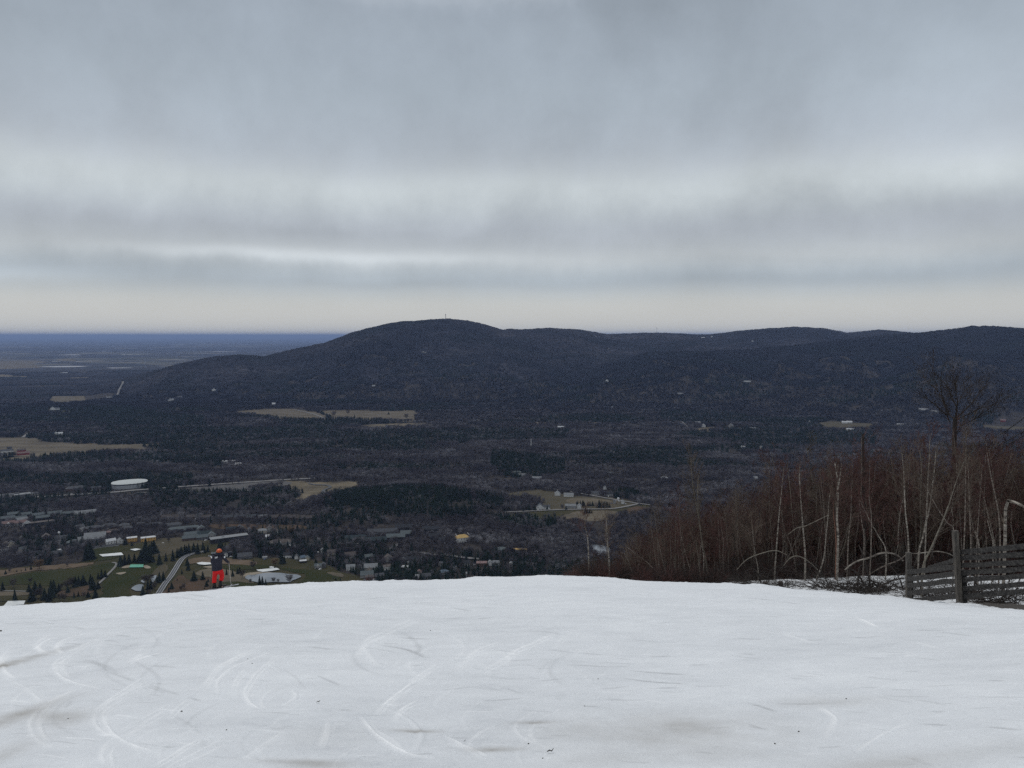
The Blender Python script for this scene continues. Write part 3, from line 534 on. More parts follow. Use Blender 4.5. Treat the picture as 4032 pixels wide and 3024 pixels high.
# pale grey base colour, mottled by broad noise
cr = ramp(nt, [(0.35, (0.20, 0.215, 0.23)), (0.6, (0.13, 0.145, 0.16))]); no2 = N(nt, 'ShaderNodeTexNoise'); no2.inputs['Scale'].default_value = 0.03; nt.links.new(g_.outputs['Position'], no2.inputs[0]); nt.links.new(no2.outputs[0], cr.inputs[0]); nt.links.new(cr.outputs[0], b.inputs['Base Color'])
M_water = m
S = lambda n, p, m_, **k: sheet(n, p, m_, **k)
for p, m_ in (([(-60, 1427), (40, 1421), (165, 1422), (182, 1428), (122, 1433), (165, 1440), (130, 1449), (-60, 1452)], M_tan), ([(-60, 1474), (190, 1474), (300, 1470), (455, 1466), (450, 1473), (330, 1478), (195, 1483), (60, 1486), (-60, 1487)], M_tanw),
              ([(268, 1489), (345, 1485), (352, 1491), (300, 1495)], M_tanw), ([(205, 1562), (300, 1560), (420, 1556), (458, 1562), (440, 1572), (330, 1583), (230, 1590)], M_tan), ([(195, 1621), (270, 1618), (275, 1626), (205, 1628)], M_green),
              ([(220, 1417), (260, 1413), (300, 1419), (262, 1422)], M_tanw), ([(-60, 1728), (130, 1726), (170, 1735), (260, 1745), (400, 1750), (560, 1748), (642, 1742), (648, 1750), (560, 1760), (625, 1768), (560, 1780), (380, 1785), (310, 1795), (200, 1798), (100, 1795), (-60, 1790)], M_tan),
              ([(10, 1806), (120, 1797), (115, 1810), (90, 1818), (20, 1816)], M_tanw), ([(1275, 1619), (1400, 1615), (1520, 1620), (1630, 1617), (1640, 1640), (1632, 1660), (1500, 1658), (1380, 1654), (1310, 1646)], M_tan),
              ([(890, 1632), (960, 1618), (1030, 1612), (1130, 1610), (1240, 1622), (1290, 1640), (1330, 1652), (1230, 1655), (1105, 1647), (1040, 1642), (990, 1632)], M_tan), ([(1400, 1677), (1500, 1670), (1600, 1667), (1695, 1668), (1690, 1678), (1600, 1683), (1450, 1686)], M_tanw),
              ([(1115, 1898), (1160, 1893), (1210, 1899), (1300, 1899), (1370, 1895), (1412, 1900), (1416, 1925), (1380, 1937), (1300, 1942), (1270, 1957), (1200, 1980), (1140, 1976), (1165, 1960), (1190, 1945), (1150, 1925)], M_tanw),
              ([(705, 1925), (900, 1908), (1100, 1895), (1150, 1905), (1100, 1915), (1000, 1922), (950, 1937), (800, 1939), (700, 1939)], M_grey), ([(2005, 1946), (2090, 1930), (2180, 1936), (2260, 1954), (2400, 1958), (2515, 1983), (2420, 2002), (2200, 2008), (2110, 2012), (2140, 1985), (2110, 1965)], M_olive),
              ([(2230, 1968), (2300, 1960), (2390, 1970), (2440, 1985), (2330, 1990), (2260, 1985)], M_tan), ([(1875, 2014), (1990, 2021), (2150, 2011), (2300, 2007), (2450, 2001), (2540, 1988), (2566, 2005), (2510, 2022), (2420, 2024), (2350, 2012), (2260, 2018), (2200, 2034), (2140, 2047), (2050, 2037), (1930, 2035)], M_rough),
              ([(2185, 2047), (2230, 2026), (2280, 2013), (2400, 2012), (2452, 2020), (2430, 2037), (2350, 2052), (2250, 2062)], M_tan), ([(2470, 2006), (2500, 1995), (2542, 1998), (2556, 2012), (2520, 2027), (2480, 2022)], M_brown),
              ([(825, 2068), (900, 2064), (1050, 2066), (1205, 2070), (1200, 2083), (1000, 2086), (850, 2082)], M_brown), ([(1452, 2080), (1500, 2076), (1556, 2079), (1556, 2087), (1500, 2089), (1452, 2088)], M_tanw),
              ([(3233, 1664), (3300, 1660), (3340, 1665), (3437, 1668), (3430, 1688), (3330, 1692), (3250, 1688)], M_olive), ([(3860, 1676), (3930, 1668), (4080, 1664), (4080, 1700), (3960, 1700), (3880, 1694)], M_olive),
              ([(2095, 1665), (2150, 1663), (2150, 1672), (2100, 1673)], M_tanw), ([(2730, 1688), (2820, 1683), (2830, 1694), (2760, 1702)], M_tanw), ([(2825, 1686), (2915, 1683), (2915, 1690), (2830, 1692)], M_tanw), ([(2330, 1666), (2352, 1664), (2350, 1678), (2332, 1678)], M_tanw), ([(1900, 1888), (1990, 1882), (2060, 1890), (1990, 1897)], M_rough)):
    S('field', p, m_)
golf = [(-200, 2240), (0, 2238), (180, 2226), (340, 2210), (372, 2162), (450, 2145), (560, 2138), (620, 2128), (700, 2118), (790, 2128), (880, 2122), (905, 2150), (880, 2188), (1000, 2196), (1100, 2200), (1220, 2202), (1330, 2244), (1440, 2292), (1440, 2440), (-200, 2520)]
S('golf_course', golf, M_rough, rough=0.01)
GOLF = g2(golf)
for nm, p, m_ in (('meadow', [(598, 2128), (700, 2120), (790, 2130), (800, 2146), (720, 2158), (690, 2180), (622, 2192), (604, 2160)], M_olive), ('fairway', [(-100, 2284), (0, 2275), (100, 2262), (240, 2245), (330, 2240), (420, 2218), (470, 2215), (465, 2240), (400, 2280), (300, 2300), (180, 2312), (60, 2305), (-100, 2310)], M_green),
                  ('fairway', [(366, 2165), (480, 2155), (476, 2180), (455, 2200), (375, 2212), (350, 2212)], M_green), ('fairway', [(440, 2235), (520, 2215), (600, 2220), (640, 2240), (605, 2265), (565, 2275), (530, 2300), (505, 2320), (520, 2400), (360, 2410), (395, 2340), (398, 2300), (430, 2270)], M_green),
                  ('fairway', [(1100, 2238), (1200, 2246), (1290, 2250), (1345, 2300), (1180, 2306), (1200, 2285), (1198, 2262), (1140, 2252)], M_green), ('fairway', [(860, 2292), (960, 2290), (1004, 2302), (960, 2325), (860, 2330)], M_green), ('fairway', [(890, 2228), (1000, 2224), (1085, 2235), (1010, 2243), (900, 2245)], M_green),
                  ('dry_bank', [(-100, 2262), (0, 2249), (60, 2240), (140, 2235), (200, 2228), (330, 2219), (372, 2215), (355, 2225), (310, 2235), (240, 2242), (140, 2250), (60, 2262), (-100, 2290)], M_pink), ('dry_bank', [(-60, 2331), (110, 2335), (105, 2346), (-60, 2352)], M_tan),
                  ('dry_bank', [(-60, 2352), (150, 2348), (150, 2360), (-60, 2372)], M_rough), ('dry_bank', [(225, 2334), (290, 2320), (350, 2308), (372, 2330), (330, 2347), (250, 2350)], M_brown), ('dry_bank', [(700, 2268), (745, 2288), (800, 2276), (880, 2300), (900, 2360), (600, 2380), (655, 2325)], M_brown),
                  ('dry_bank', [(800, 2245), (850, 2240), (960, 2260), (1000, 2280), (990, 2292), (900, 2290), (820, 2275), (770, 2262)], M_tan), ('dry_bank', [(745, 2205), (800, 2196), (880, 2200), (1000, 2212), (1000, 2228), (880, 2222), (790, 2218), (740, 2222)], M_pink), ('dry_bank', [(960, 2262), (1020, 2254), (1080, 2258), (1010, 2264), (965, 2272)], M_sand),
                  ('dry_bank', [(870, 2285), (960, 2286), (1000, 2296), (985, 2299), (930, 2292), (870, 2294)], M_tan), ('dry_bank', [(610, 2245), (636, 2225), (660, 2230), (650, 2262), (620, 2275), (600, 2268)], M_olive), ('dry_bank', [(1290, 2255), (1345, 2262), (1350, 2275), (1310, 2268)], M_tan)):
    S(nm, p, m_, lift=0.8, clear=False)
for i, (p, lab) in enumerate((([(478, 2240), (490, 2232), (510, 2229), (512, 2236), (500, 2240)], 'pale sand bunker touching the teal cover from the west'), ([(565, 2232), (580, 2230), (596, 2240), (575, 2242)], 'pale sand bunker east of the teal cover'), ([(456, 2262), (470, 2258), (495, 2256), (494, 2260), (476, 2266)], 'curved sand bunker on the open fairway below the teal cover'),
               ([(800, 2236), (830, 2232), (850, 2234), (830, 2240)], 'thin sand bunker just below the oval white cover'))):
    S('sand_bunker', p, M_sand, lift=1.2, clear=False, rough=0.02)
Z4 = lambda ox, pts, oy=2000, s=4.148: [(ox + x / s, oy + y / s) for x, y in pts]
S('pond', Z4(880, [(350, 1150), (400, 1115), (520, 1105), (680, 1078), (900, 1075), (1040, 1092), (1200, 1105), (1268, 1135), (1230, 1160), (1140, 1195), (1060, 1228), (800, 1228), (600, 1238), (480, 1215), (400, 1190)]), M_water, lift=1.3, rough=0.01)
S('pond', Z4(440, [(320, 1330), (380, 1285), (450, 1265), (520, 1275), (505, 1330), (490, 1370), (400, 1372), (345, 1350)]), M_water, lift=1.3, rough=0.01)
S('pond', Z4(440, [(480, 1205), (530, 1190), (545, 1240), (490, 1228)]), M_water, lift=1.3, rough=0.01)
S('pond', Z4(440, [(640, 1150), (700, 1120), (745, 1125), (720, 1165), (680, 1230), (650, 1210)]), M_water, lift=1.3, rough=0.01)
S('pond', [(2325, 2150), (2392, 2156), (2402, 2182), (2350, 2188)], M_water, lift=1.3, rough=0.01)
def T(lab, px, m_=None, **k): return sheet('green_cover', px, m_ or M_tarp, kind=None, label=lab, cat='cover sheet', lift=1.4, rough=0, clear=True, thick=0.35)
T('long white cover sheet laid over a golf green below the big grey-roofed building', [(390, 2188), (402, 2187), (478, 2180), (486, 2190), (404, 2196)])
T('small white cover sheet on the lawn beside a dark hedge', [(512, 2168), (536, 2164), (555, 2167), (532, 2173)])
T('teal cover sheet stretched between two sand bunkers', Z4(440, [(310, 945), (520, 943), (515, 988), (285, 992)]), M_teal)
T('oval white cover sheet beside the skier, uphill of the road bend', Z4(440, [(1385, 920), (1470, 903), (1640, 915), (1660, 935), (1520, 950), (1420, 940)]))
T('wide white cover sheet on the bank of the big golf pond', Z4(880, [(535, 1030), (700, 1015), (870, 1000), (920, 1025), (780, 1050), (640, 1065), (570, 1052)]))
T('white cover sheet at the left snow edge, partly hidden by it', Z4(0, [(130, 1545), (415, 1538), (390, 1600), (60, 1625)]))
T('small crumpled white sheet above the wide cover by the pond', Z4(880, [(745, 985), (780, 975), (828, 985), (820, 1000), (760, 997)]))
def road(name, px, wid, m_=None, lines=False, lift=1.0, label=None):
    P = [gp(x, y) for x, y in px]; Q = []
    for i in range(len(P) - 1):
        p0 = P[max(i - 1, 0)]; p1 = P[i]; p2 = P[i + 1]; p3 = P[min(i + 2, len(P) - 1)]
        for t in (0, .2, .4, .6, .8): Q.append(0.5 * (2 * p1 + (p2 - p0) * t + (2 * p0 - 5 * p1 + 4 * p2 - p3) * t * t + (3 * p1 - p0 - 3 * p2 + p3) * t ** 3))
    Q.append(P[-1]); _lay[0] += 1; zl = lift + 0.012 * _lay[0]
    def strip(off0, off1, z, nm, mm_, par=None):
        vs = []
        for i, q in enumerate(Q):
            d = (Q[min(i + 1, len(Q) - 1)] - Q[max(i - 1, 0)]); d.z = 0; d.normalize(); nn = Vector((-d.y, d.x, 0)); vs += [(q.x + nn.x * off0, q.y + nn.y * off0, z), (q.x + nn.x * off1, q.y + nn.y * off1, z)]
        vs = [(x, y, z_ + (hz(x, y) if math.hypot(x, y) > 3500 else 0)) for x, y, z_ in vs]
        b_ = MB(); b_.add(vs, [(2 * i, 2 * i + 2, 2 * i + 3, 2 * i + 1) for i in range(len(Q) - 1)]); return b_.build(nm, mm_, par)
    o = strip(-wid / 2, wid / 2, zl, name, m_ or M_asph); tag(o, label, None, None, 'structure')
    if lines:
        for a in (-1, 1): strip(a * (wid / 2 - 0.9) - 0.3, a * (wid / 2 - 0.9) + 0.3, 0.03 + zl, 'edge_line', M_line, o)
        strip(-0.18, 0.18, 0.03 + zl, 'centre_line', M_line, o)
    w = wid / 2 + 3
    for i in range(len(Q) - 1):
        a, c = Q[i], Q[i + 1]; d = (c - a); d.z = 0; d.normalize(); nn = Vector((-d.y, d.x, 0)) * w; POLYS.append([(a.x - nn.x, a.y - nn.y), (c.x - nn.x, c.y - nn.y), (c.x + nn.x, c.y + nn.y), (a.x + nn.x, a.y + nn.y)])
    return o
road('road', Z4(440, [(1520, 720), (1390, 745), (1270, 775), (1180, 820), (1120, 880), (1070, 960), (1010, 1060), (950, 1150), (870, 1250), (780, 1390), (700, 1500)]), 9.5, lines=True, label='curving asphalt road with white edge lines through the golf course')
road('road', [(120, 1960), (209, 1955), (448, 1940), (542, 1931), (800, 1912), (960, 1901), (1130, 1890), (1250, 1884)], 15, M_pale, label='pale highway running past the oval arena')
road('road', [(540, 1942), (640, 1940), (790, 1936), (980, 1934)], 7, M_pale, label='thin service road beside the highway')
road('road', [(1534, 2166), (1563, 2148), (1602, 2130), (1640, 2118)], 9, M_pale, label='short pale street below the dark chalets')
road('road', [(1650, 2178), (1707, 2186), (1762, 2189), (1816, 2197), (1888, 2204)], 8, M_pale, label='straight street above the village houses')
road('road', [(1867, 2016), (1960, 2019), (2051, 2016), (2178, 2010), (2300, 2007), (2420, 2004), (2520, 1984)], 8, M_pale, label='country lane past the white farm buildings')
road('road', [(2145, 1923), (2230, 1935), (2332, 1953), (2425, 1970), (2511, 1984), (2560, 1990)], 7, M_pale, label='lane on the far side of the dry field')
road('road', [(2040, 1812), (2070, 1809), (2100, 1803)], 9, M_pale, label='short pale track beside the white mast')
road('road', [(1165, 1615), (1230, 1630), (1284, 1650), (1330, 1662)], 9, M_pale, label='farm road crossing the dry fields')
road('road', Z4(0, [(1830, 905), (1895, 915), (1900, 945), (1850, 1010), (1750, 1110), (1690, 1180), (1600, 1260)]), 4, M_pale, label='golf cart path')
road('road', [(1190, 1978), (1230, 1960), (1270, 1945), (1275, 1932), (1300, 1920), (1285, 1912), (1240, 1910), (1215, 1905)], 8, M_asph, label='winding track through the worn field')
road('road', [(90, 1724), (105, 1712), (120, 1702)], 12, M_pale, label='pale road leading to the large dry field')
road('road', [(463, 1567), (472, 1550), (485, 1535), (478, 1520)], 16, M_pale, label='pale road climbing at the foot of the hill')
road('road', [(2683, 1661), (2696, 1674), (2712, 1690)], 14, M_pale, label='straight pale road on the far valley side')
road('road', [(0, 2330), (60, 2331), (130, 2333)], 3, M_pale, label='thin cart path at the frame edge')
# ------------------------------------------------------------------ buildings
HOUSES = []      # (x, y, radius) kept free of trees
def hmat(n, c, **k): return mat(n, c, tuple(v * 0.82 for v in c), scale=k.pop('scale', 0.35), rough=k.pop('rough', 0.85), **k)
WALL = dict(white=hmat('wall_white', (0.62, 0.62, 0.60)), cream=hmat('wall_cream', (0.45, 0.41, 0.33)), grey=hmat('wall_grey', (0.13, 0.13, 0.135)), dark=hmat('wall_dark', (0.028, 0.028, 0.032)), brown=hmat('wall_brown', (0.10, 0.065, 0.048)), brick=hmat('wall_brick', (0.17, 0.085, 0.065)), pale=hmat('wall_pale', (0.30, 0.295, 0.285)), osb=hmat('wall_board', (0.52, 0.31, 0.09)), red=hmat('wall_red', (0.22, 0.03, 0.03)), teal=hmat('wall_teal', (0.03, 0.045, 0.05)))
ROOF = dict(grey=hmat('roof_grey', (0.065, 0.068, 0.075)), dark=hmat('roof_dark', (0.022, 0.024, 0.030)), light=hmat('roof_light', (0.204, 0.211, 0.218)), white=hmat('roof_white', (0.480, 0.488, 0.496)), brown=hmat('roof_brown', (0.085, 0.071, 0.065)), slate=hmat('roof_slate', (0.095, 0.112, 0.116)), rose=hmat('roof_rose', (0.177, 0.116, 0.109)), board=hmat('roof_board', (0.440, 0.296, 0.112)), blue=hmat('roof_blue', (0.095, 0.129, 0.170)), teal=hmat('roof_teal', (0.024, 0.037, 0.041)))
M_glass = mat('window_glass', (0.02, 0.022, 0.026), (0.03, 0.033, 0.038), rough=0.15, spec=0.6)
M_trim = hmat('white_trim', (0.6, 0.6, 0.59))
_hn = {}
def building(X0, X1, Yb, wall, roof, form='gable', depth=None, h=None, rz=0.0, wins=False, label='', cat='house', group=None, name='house', chim=False, gables=0, lift=0.0, far=False, rise=None, clearance=None):
    """a building between two photograph columns, its front foot at row Yb, on the valley floor"""
    Xm = (X0 + X1) / 2
    p = tp(Xm, Yb, 3400 if far else 900, 9000)
    D = math.hypot(p.x, p.y); w = (X1 - X0) / F * math.hypot(D, CAMZ) * math.cos(math.atan2(p.x, p.y)) ** 0.3
    dp = depth or min(max(w * 0.7, 8.0), 14.0); hh = h or 5.5; hw = w / 2
    az = math.atan2(p.x, p.y)
    if abs(rz) > 0.2: hw = hw * 0.8
    if form == 'front': hw, dp = hw, max(dp, 9)
    e = empty(name, (p.x + math.sin(az) * dp / 2, p.y + math.cos(az) * dp / 2, p.z - 0.3), -az + rz)
    hd = dp / 2
    b1 = MB(); b2 = MB(); rs = rise or min(hd, hw) * 0.75; ov = 0.5; t = 0.35
    if form in ('gable', 'front'):
        ax = form == 'front'                                    # True: ridge runs away from the viewer
        a, c = (hw, hd) if ax else (hd, hw)                     # a: half span across ridge, c: half length
        if ax: rs = rise or a * 0.8
        P = lambda s, l, z: (s, l, z) if ax else (l, s, z)
        b1.box(-hw, hw, -hd, hd, 0, hh)
        for sgn in (-1, 1):
            q = [P(-a, sgn * c, hh), P(a, sgn * c, hh), P(0, sgn * c, hh + rs)]; q2 = [P(-a, sgn * (c - .2), hh), P(a, sgn * (c - .2), hh), P(0, sgn * (c - .2), hh + rs)]
            b1.add(q + q2, [(0, 1, 2), (5, 4, 3), (0, 3, 4, 1), (1, 4, 5, 2), (2, 5, 3, 0)])
        for sgn in (-1, 1):
            k = rs / a; o_ = a + ov
            vs = [P(0, -c - ov, hh + rs + .02), P(sgn * o_, -c - ov, hh + rs - k * o_ + .02), P(sgn * o_, c + ov, hh + rs - k * o_ + .02), P(0, c + ov, hh + rs + .02)]
            b2.add(vs + [(x, y, z + t) for x, y, z in vs], [(0, 1, 2, 3), (7, 6, 5, 4), (0, 4, 5, 1), (1, 5, 6, 2), (2, 6, 7, 3), (3, 7, 4, 0)])
    elif form == 'hip':
        b1.box(-hw, hw, -hd, hd, 0, hh); rs = rise or min(hw, hd) * 0.6; rl = max(hw - hd, hw * 0.12)
        b2.add([(-hw - ov, -hd - ov, hh), (hw + ov, -hd - ov, hh), (hw + ov, hd + ov, hh), (-hw - ov, hd + ov, hh), (-rl, 0, hh + rs), (rl, 0, hh + rs)], [(3, 2, 1, 0), (0, 1, 5, 4), (2, 3, 4, 5), (1, 2, 5), (3, 0, 4)])
    else:
        b1.box(-hw, hw, -hd, hd, 0, hh - 0.05); b2.box(-hw - .3, hw + .3, -hd - .3, hd + .3, hh, hh + 0.45)
        b2.box(-hw * .4, -hw * .25, -1, 1, hh + .5, hh + 1.5)
    for k in range(gables):                                     # small dormer gables on the front
        gx = -hw * 0.75 + 1.5 * hw * k / max(gables - 1, 1) if gables > 1 else 0; s_ = 2.4
        b1.add([(gx - s_, -hd - 1.2, hh * .55), (gx + s_, -hd - 1.2, hh * .55), (gx + s_, -hd - 1.2, hh + .3), (gx, -hd - 1.2, hh + 2.4), (gx - s_, -hd - 1.2, hh + .3), (gx - s_, -hd + 2, hh * .55), (gx + s_, -hd + 2, hh * .55), (gx + s_, -hd + 2, hh + .3), (gx, -hd + 2, hh + 2.4), (gx - s_, -hd + 2, hh + .3)], [(0, 1, 2, 3, 4), (9, 8, 7, 6, 5), (0, 5, 6, 1), (1, 6, 7, 2), (4, 3, 8, 9), (3, 2, 7, 8)])
    b1.build('wall', WALL[wall], e); b2.build('roof', ROOF[roof], e)
    if wins:
        n = max(2, int(2 * hw / 4.5)); fl = max(1, int(hh / 3.0))
        for f_ in range(fl):
            for k in range(n):
                wx = -hw + (k + .5) * 2 * hw / n; z0 = 0.9 + f_ * hh / fl; wb = MB(); wb.box(wx - .75, wx + .75, -hd - .08, -hd + .05, z0, z0 + 1.5); wb.build('window', M_glass, e)
    if chim: cb = MB(); cb.box(hw * .3, hw * .3 + 1.0, .6, 1.6, hh, hh + rs + 1.3); cb.build('chimney', WALL['brick'], e)
    tag(e, label, cat, group); HOUSES.append((e.location.x, e.location.y, max(hw, hd) + 1.5))
    if clearance != 0:                                          # open yard on the downhill side so that the front can be seen
        q = gp(Xm, Yb); ux, uy = math.sin(az), math.cos(az); L_ = clearance or 9
        POLYS.append([(q.x - uy * (hw + 1), q.y + ux * (hw + 1)), (q.x + uy * (hw + 1), q.y - ux * (hw + 1)), (q.x + uy * hw - ux * L_, q.y - ux * hw - uy * L_), (q.x - uy * hw - ux * L_, q.y + ux * hw - uy * L_)])
    return e
Z = lambda ox, x0, x1, y: (ox + x0 / 4.148, ox + x1 / 4.148, 2000 + y / 4.148)
# --- oval arena
def arena():
    p = gp(511, 1925); az = math.atan2(p.x, p.y); R_ = 42.0; c = (p.x + math.sin(az) * 34, p.y + math.cos(az) * 34, 0); e = empty('arena', c, -az)
    n = 48
    def ring(s, z, sq=2.6): return [(math.copysign(abs(math.cos(a)) ** (2 / sq), math.cos(a)) * R_ * s, math.copysign(abs(math.sin(a)) ** (2 / sq), math.sin(a)) * R_ * 0.80 * s, z) for a in [2 * PI * i / n for i in range(n)]]
    b_ = MB(); b_.loft([ring(1, 0), ring(1, 9.5)]); b_.build('wall', hmat('arena_wall', (0.36, 0.37, 0.38)), e)
    b_ = MB(); b_.loft([ring(1.0, 9.52), ring(0.99, 12.3)]); b_.build('dark_band', WALL['dark'], e)
    b_ = MB(); b_.loft([ring(1.03, 12.32), ring(1.03, 12.9), ring(0.9, 14.2), ring(0.6, 15.6), ring(0.25, 16.3), ring(0.02, 16.4)]); b_.build('roof', hmat('arena_roof', (0.44, 0.46, 0.45)), e, smooth=False)
    tag(e, 'large oval arena with pale domed roof beside the highway', 'arena'); HOUSES.append((c[0], c[1], 48)); POLYS.append(g2([(440, 1928), (580, 1928), (590, 1952), (430, 1958)]))
arena()
# --- the industrial sheds and shops by the highway
for i, (a, b_, y, w, r, f, d, h, lab) in enumerate(((0, 62, 1960, 'pale', 'grey', 'flat', 20, 7, 'long flat-roofed grey shed, leftmost along the highway'), (64, 112, 1958, 'grey', 'light', 'flat', 22, 7, 'pale-roofed square shed, second along the highway'), (112, 150, 1952, 'pale', 'grey', 'flat', 16, 6, 'small flat-roofed shed, third along the highway'),
        (268, 330, 1932, 'brown', 'grey', 'hip', 18, 6, 'low brown building with grey hipped roof west of the oval arena'), (364, 396, 1932, 'white', 'grey', 'gable', 12, 6, 'white-walled gabled shop just west of the oval arena'), (600, 622, 1922, 'white', 'light', 'flat', 8, 4, 'small white site cabin east of the oval arena'))):
    building(a, b_, y, w, r, f, d, h, label=lab, cat='shed' if i < 3 else 'building', name='shed' if i < 3 else 'shop_building')
# --- dark townhouses at the left
TH = [(148, 285, 118), (350, 492, 120), (545, 700, 130), (810, 985, 100), (1025, 1220, 104), (45, 215, 180), (270, 412, 182), (615, 790, 172)]
for i, (a, b_, y) in enumerate(TH):
    lab = ['farthest-left dark-roofed townhouse in the rear row', 'second dark-roofed townhouse in the rear row', 'third dark-roofed townhouse in the rear row, beside a pale gap', 'fourth dark-roofed townhouse of the rear row with white gable trim', 'last dark-roofed townhouse of the rear row, beside the long grey shed', 'front dark townhouse nearest the left edge, above the rose roof', 'middle one of the three dark townhouses in front', 'front dark townhouse farthest from the left edge'][i]
    building(*Z(0, a, b_, y + 30), 'dark' if i != 3 else 'grey', 'slate', 'gable', 11, 6, label=lab, name='townhouse', cat='townhouse', group='dark townhouses beyond the village')
building(*Z(0, 1250, 1535, 135), 'pale', 'light', 'gable', 16, 6, label='long shed with pale ribbed grey roof behind the townhouses', name='long_shed', cat='shed')
building(*Z(0, 1670, 1880, 125), 'pale', 'light', 'gable', 8, 4, label='low narrow shed with thin pale roof under dark conifers', name='long_shed', cat='shed')
building(*Z(0, 65, 215, 300), 'white', 'rose', 'gable', 12, 6, label='rose-roofed house with white gable near the left edge', cat='house', gables=1, wins=True)
building(*Z(0, 225, 400, 290), 'pale', 'rose', 'gable', 12, 6, label='long rose-roofed house joined to the white-gabled one', cat='house', wins=True)
building(*Z(0, 405, 485, 312), 'white', 'light', 'front', 12, 7, label='bright white gable-fronted building beside the rose roofs', cat='building', name='white_building')
building(*Z(0, 465, 830, 290), 'dark', 'brown', 'flat', 14, 7, label='long black flat-roofed block right of the white gable front', cat='building', name='flat_roofed_block', wins=False)
building(*Z(0, 300, 430, 225), 'brown', 'light', 'gable', 10, 5, label='small pale-roofed house tucked behind the rose roofs', cat='house')
building(*Z(0, 1220, 1370, 370), 'white', 'grey', 'gable', 12, 7, label='grey-roofed house showing one bright white end wall', cat='house', rz=0.5)
# --- hipped roofs in the middle of the village
for i, (ox, a, b_, y, r) in enumerate(((440, 140, 275, 325, 'grey'), (440, 388, 525, 310, 'grey'), (440, 590, 805, 315, 'grey'), (440, 875, 1115, 320, 'grey'), (440, 0, 120, 345, 'grey'), (0, 1690, 1880, 330, 'grey'), (0, 1400, 1630, 370, 'grey'), (440, 960, 1400, 380, 'slate'), (440, 160, 330, 372, 'grey'), (440, -120, 110, 430, 'brown'))):
    lab = ['low pyramid-shaped grey roof, leftmost of the row above the yellow building', 'small grey hipped roof, second of the row above the yellow building', 'broad grey hipped roof, third of the row above the yellow building', 'widest grey hipped roof at the end of the row', 'grey hipped roof just left of the row', 'grey hipped roof with dark eaves behind the clubhouse', 'wide grey roof half hidden by bare trees behind the clubhouse', 'very long slate roof bordering the grey village blocks', 'grey hipped roof partly behind the second one', 'brown-roofed low house between bare trees'][i]
    building(*Z(ox, a, b_, y), 'grey' if i % 2 else 'brown', r, 'hip', 14, 5, label=lab, group='hipped roofs in the village')
# --- clubhouse
building(*Z(0, 1420, 1700, 560), 'grey', 'light', 'gable', 26, 7, rz=-0.12, label='large clubhouse with broad pale grey roof above the golf course', cat='clubhouse', name='clubhouse')
building(*Z(0, 1700, 1800, 500), 'brown', 'rose', 'hip', 8, 12, label='small square tower on top of the clubhouse', cat='tower', name='tower')
building(*Z(0, 1730, 1890, 590), 'white', 'white', 'gable', 10, 6, rz=0.25, label='white wing of the clubhouse', cat='building', name='clubhouse_wing', wins=True)
building(*Z(0, 1550, 1900, 650), 'pale', 'dark', 'flat', 8, 3.5, label='low dark-roofed terrace building in front of the clubhouse', cat='building', name='terrace_building')
building(*Z(440, 100, 185, 590), 'white', 'light', 'front', 10, 7, rz=0.3, label='small white gabled house left of the yellow building', wins=True)
building(*Z(440, 262, 400, 560), 'osb', 'white', 'flat', 12, 8, label='unfinished yellow-boarded block, left half of the pair', cat='building', name='unfinished_block', wins=True)
building(*Z(440, 500, 700, 555), 'osb', 'white', 'flat', 12, 8, label='unfinished yellow-boarded block, right half of the pair', cat='building', name='unfinished_block', wins=True)
# --- left village houses
for ox, a, b_, y, w, r, f, kw, lab in ((0, 70, 140, 635, 'cream', 'brown', 'front', {}, 'cream gabled house near the left edge'), (0, 140, 230, 632, 'cream', 'grey', 'front', {}, 'cream house with two gables next to the cream gabled one'), (0, -20, 95, 745, 'white', 'light', 'flat', {}, 'white flat-roofed house cut by the left edge'), (0, 95, 190, 740, 'pale', 'slate', 'hip', {}, 'pale house with a slate roof right of the white flat-roofed one'),
        (0, 900, 1075, 530, 'white', 'grey', 'gable', dict(h=3), 'low white house under the round white tank'), (0, 930, 990, 725, 'white', 'white', 'flat', dict(h=4), 'tiny white garage on the lane between dark trees'), (0, 870, 1000, 795, 'dark', 'grey', 'gable', dict(wins=True), 'dark cottage with white windows beside the golf rough'), (0, 565, 705, 800, 'teal', 'dark', 'gable', {}, 'dark teal house above the dry bank'),
        (0, 320, 420, 720, 'grey', 'slate', 'gable', {}, 'grey house among bare trees left of the dark teal one'), (0, 290, 370, 775, 'pale', 'brown', 'front', {}, 'pale brown gable among bare trees'), (0, 680, 835, 545, 'brown', 'brown', 'front', {}, 'brown barn-like house beside a dark conifer'), (0, 330, 380, 535, 'cream', 'grey', 'front', dict(h=5), 'small cream house seen between conifers'),
        (0, 1120, 1290, 610, 'teal', 'slate', 'hip', {}, 'teal-grey low house left of the clubhouse'), (0, 1290, 1400, 555, 'cream', 'light', 'gable', {}, 'narrow cream house touching the clubhouse')):
    building(*Z(ox, a, b_, y), w, r, f, label=lab, **kw)
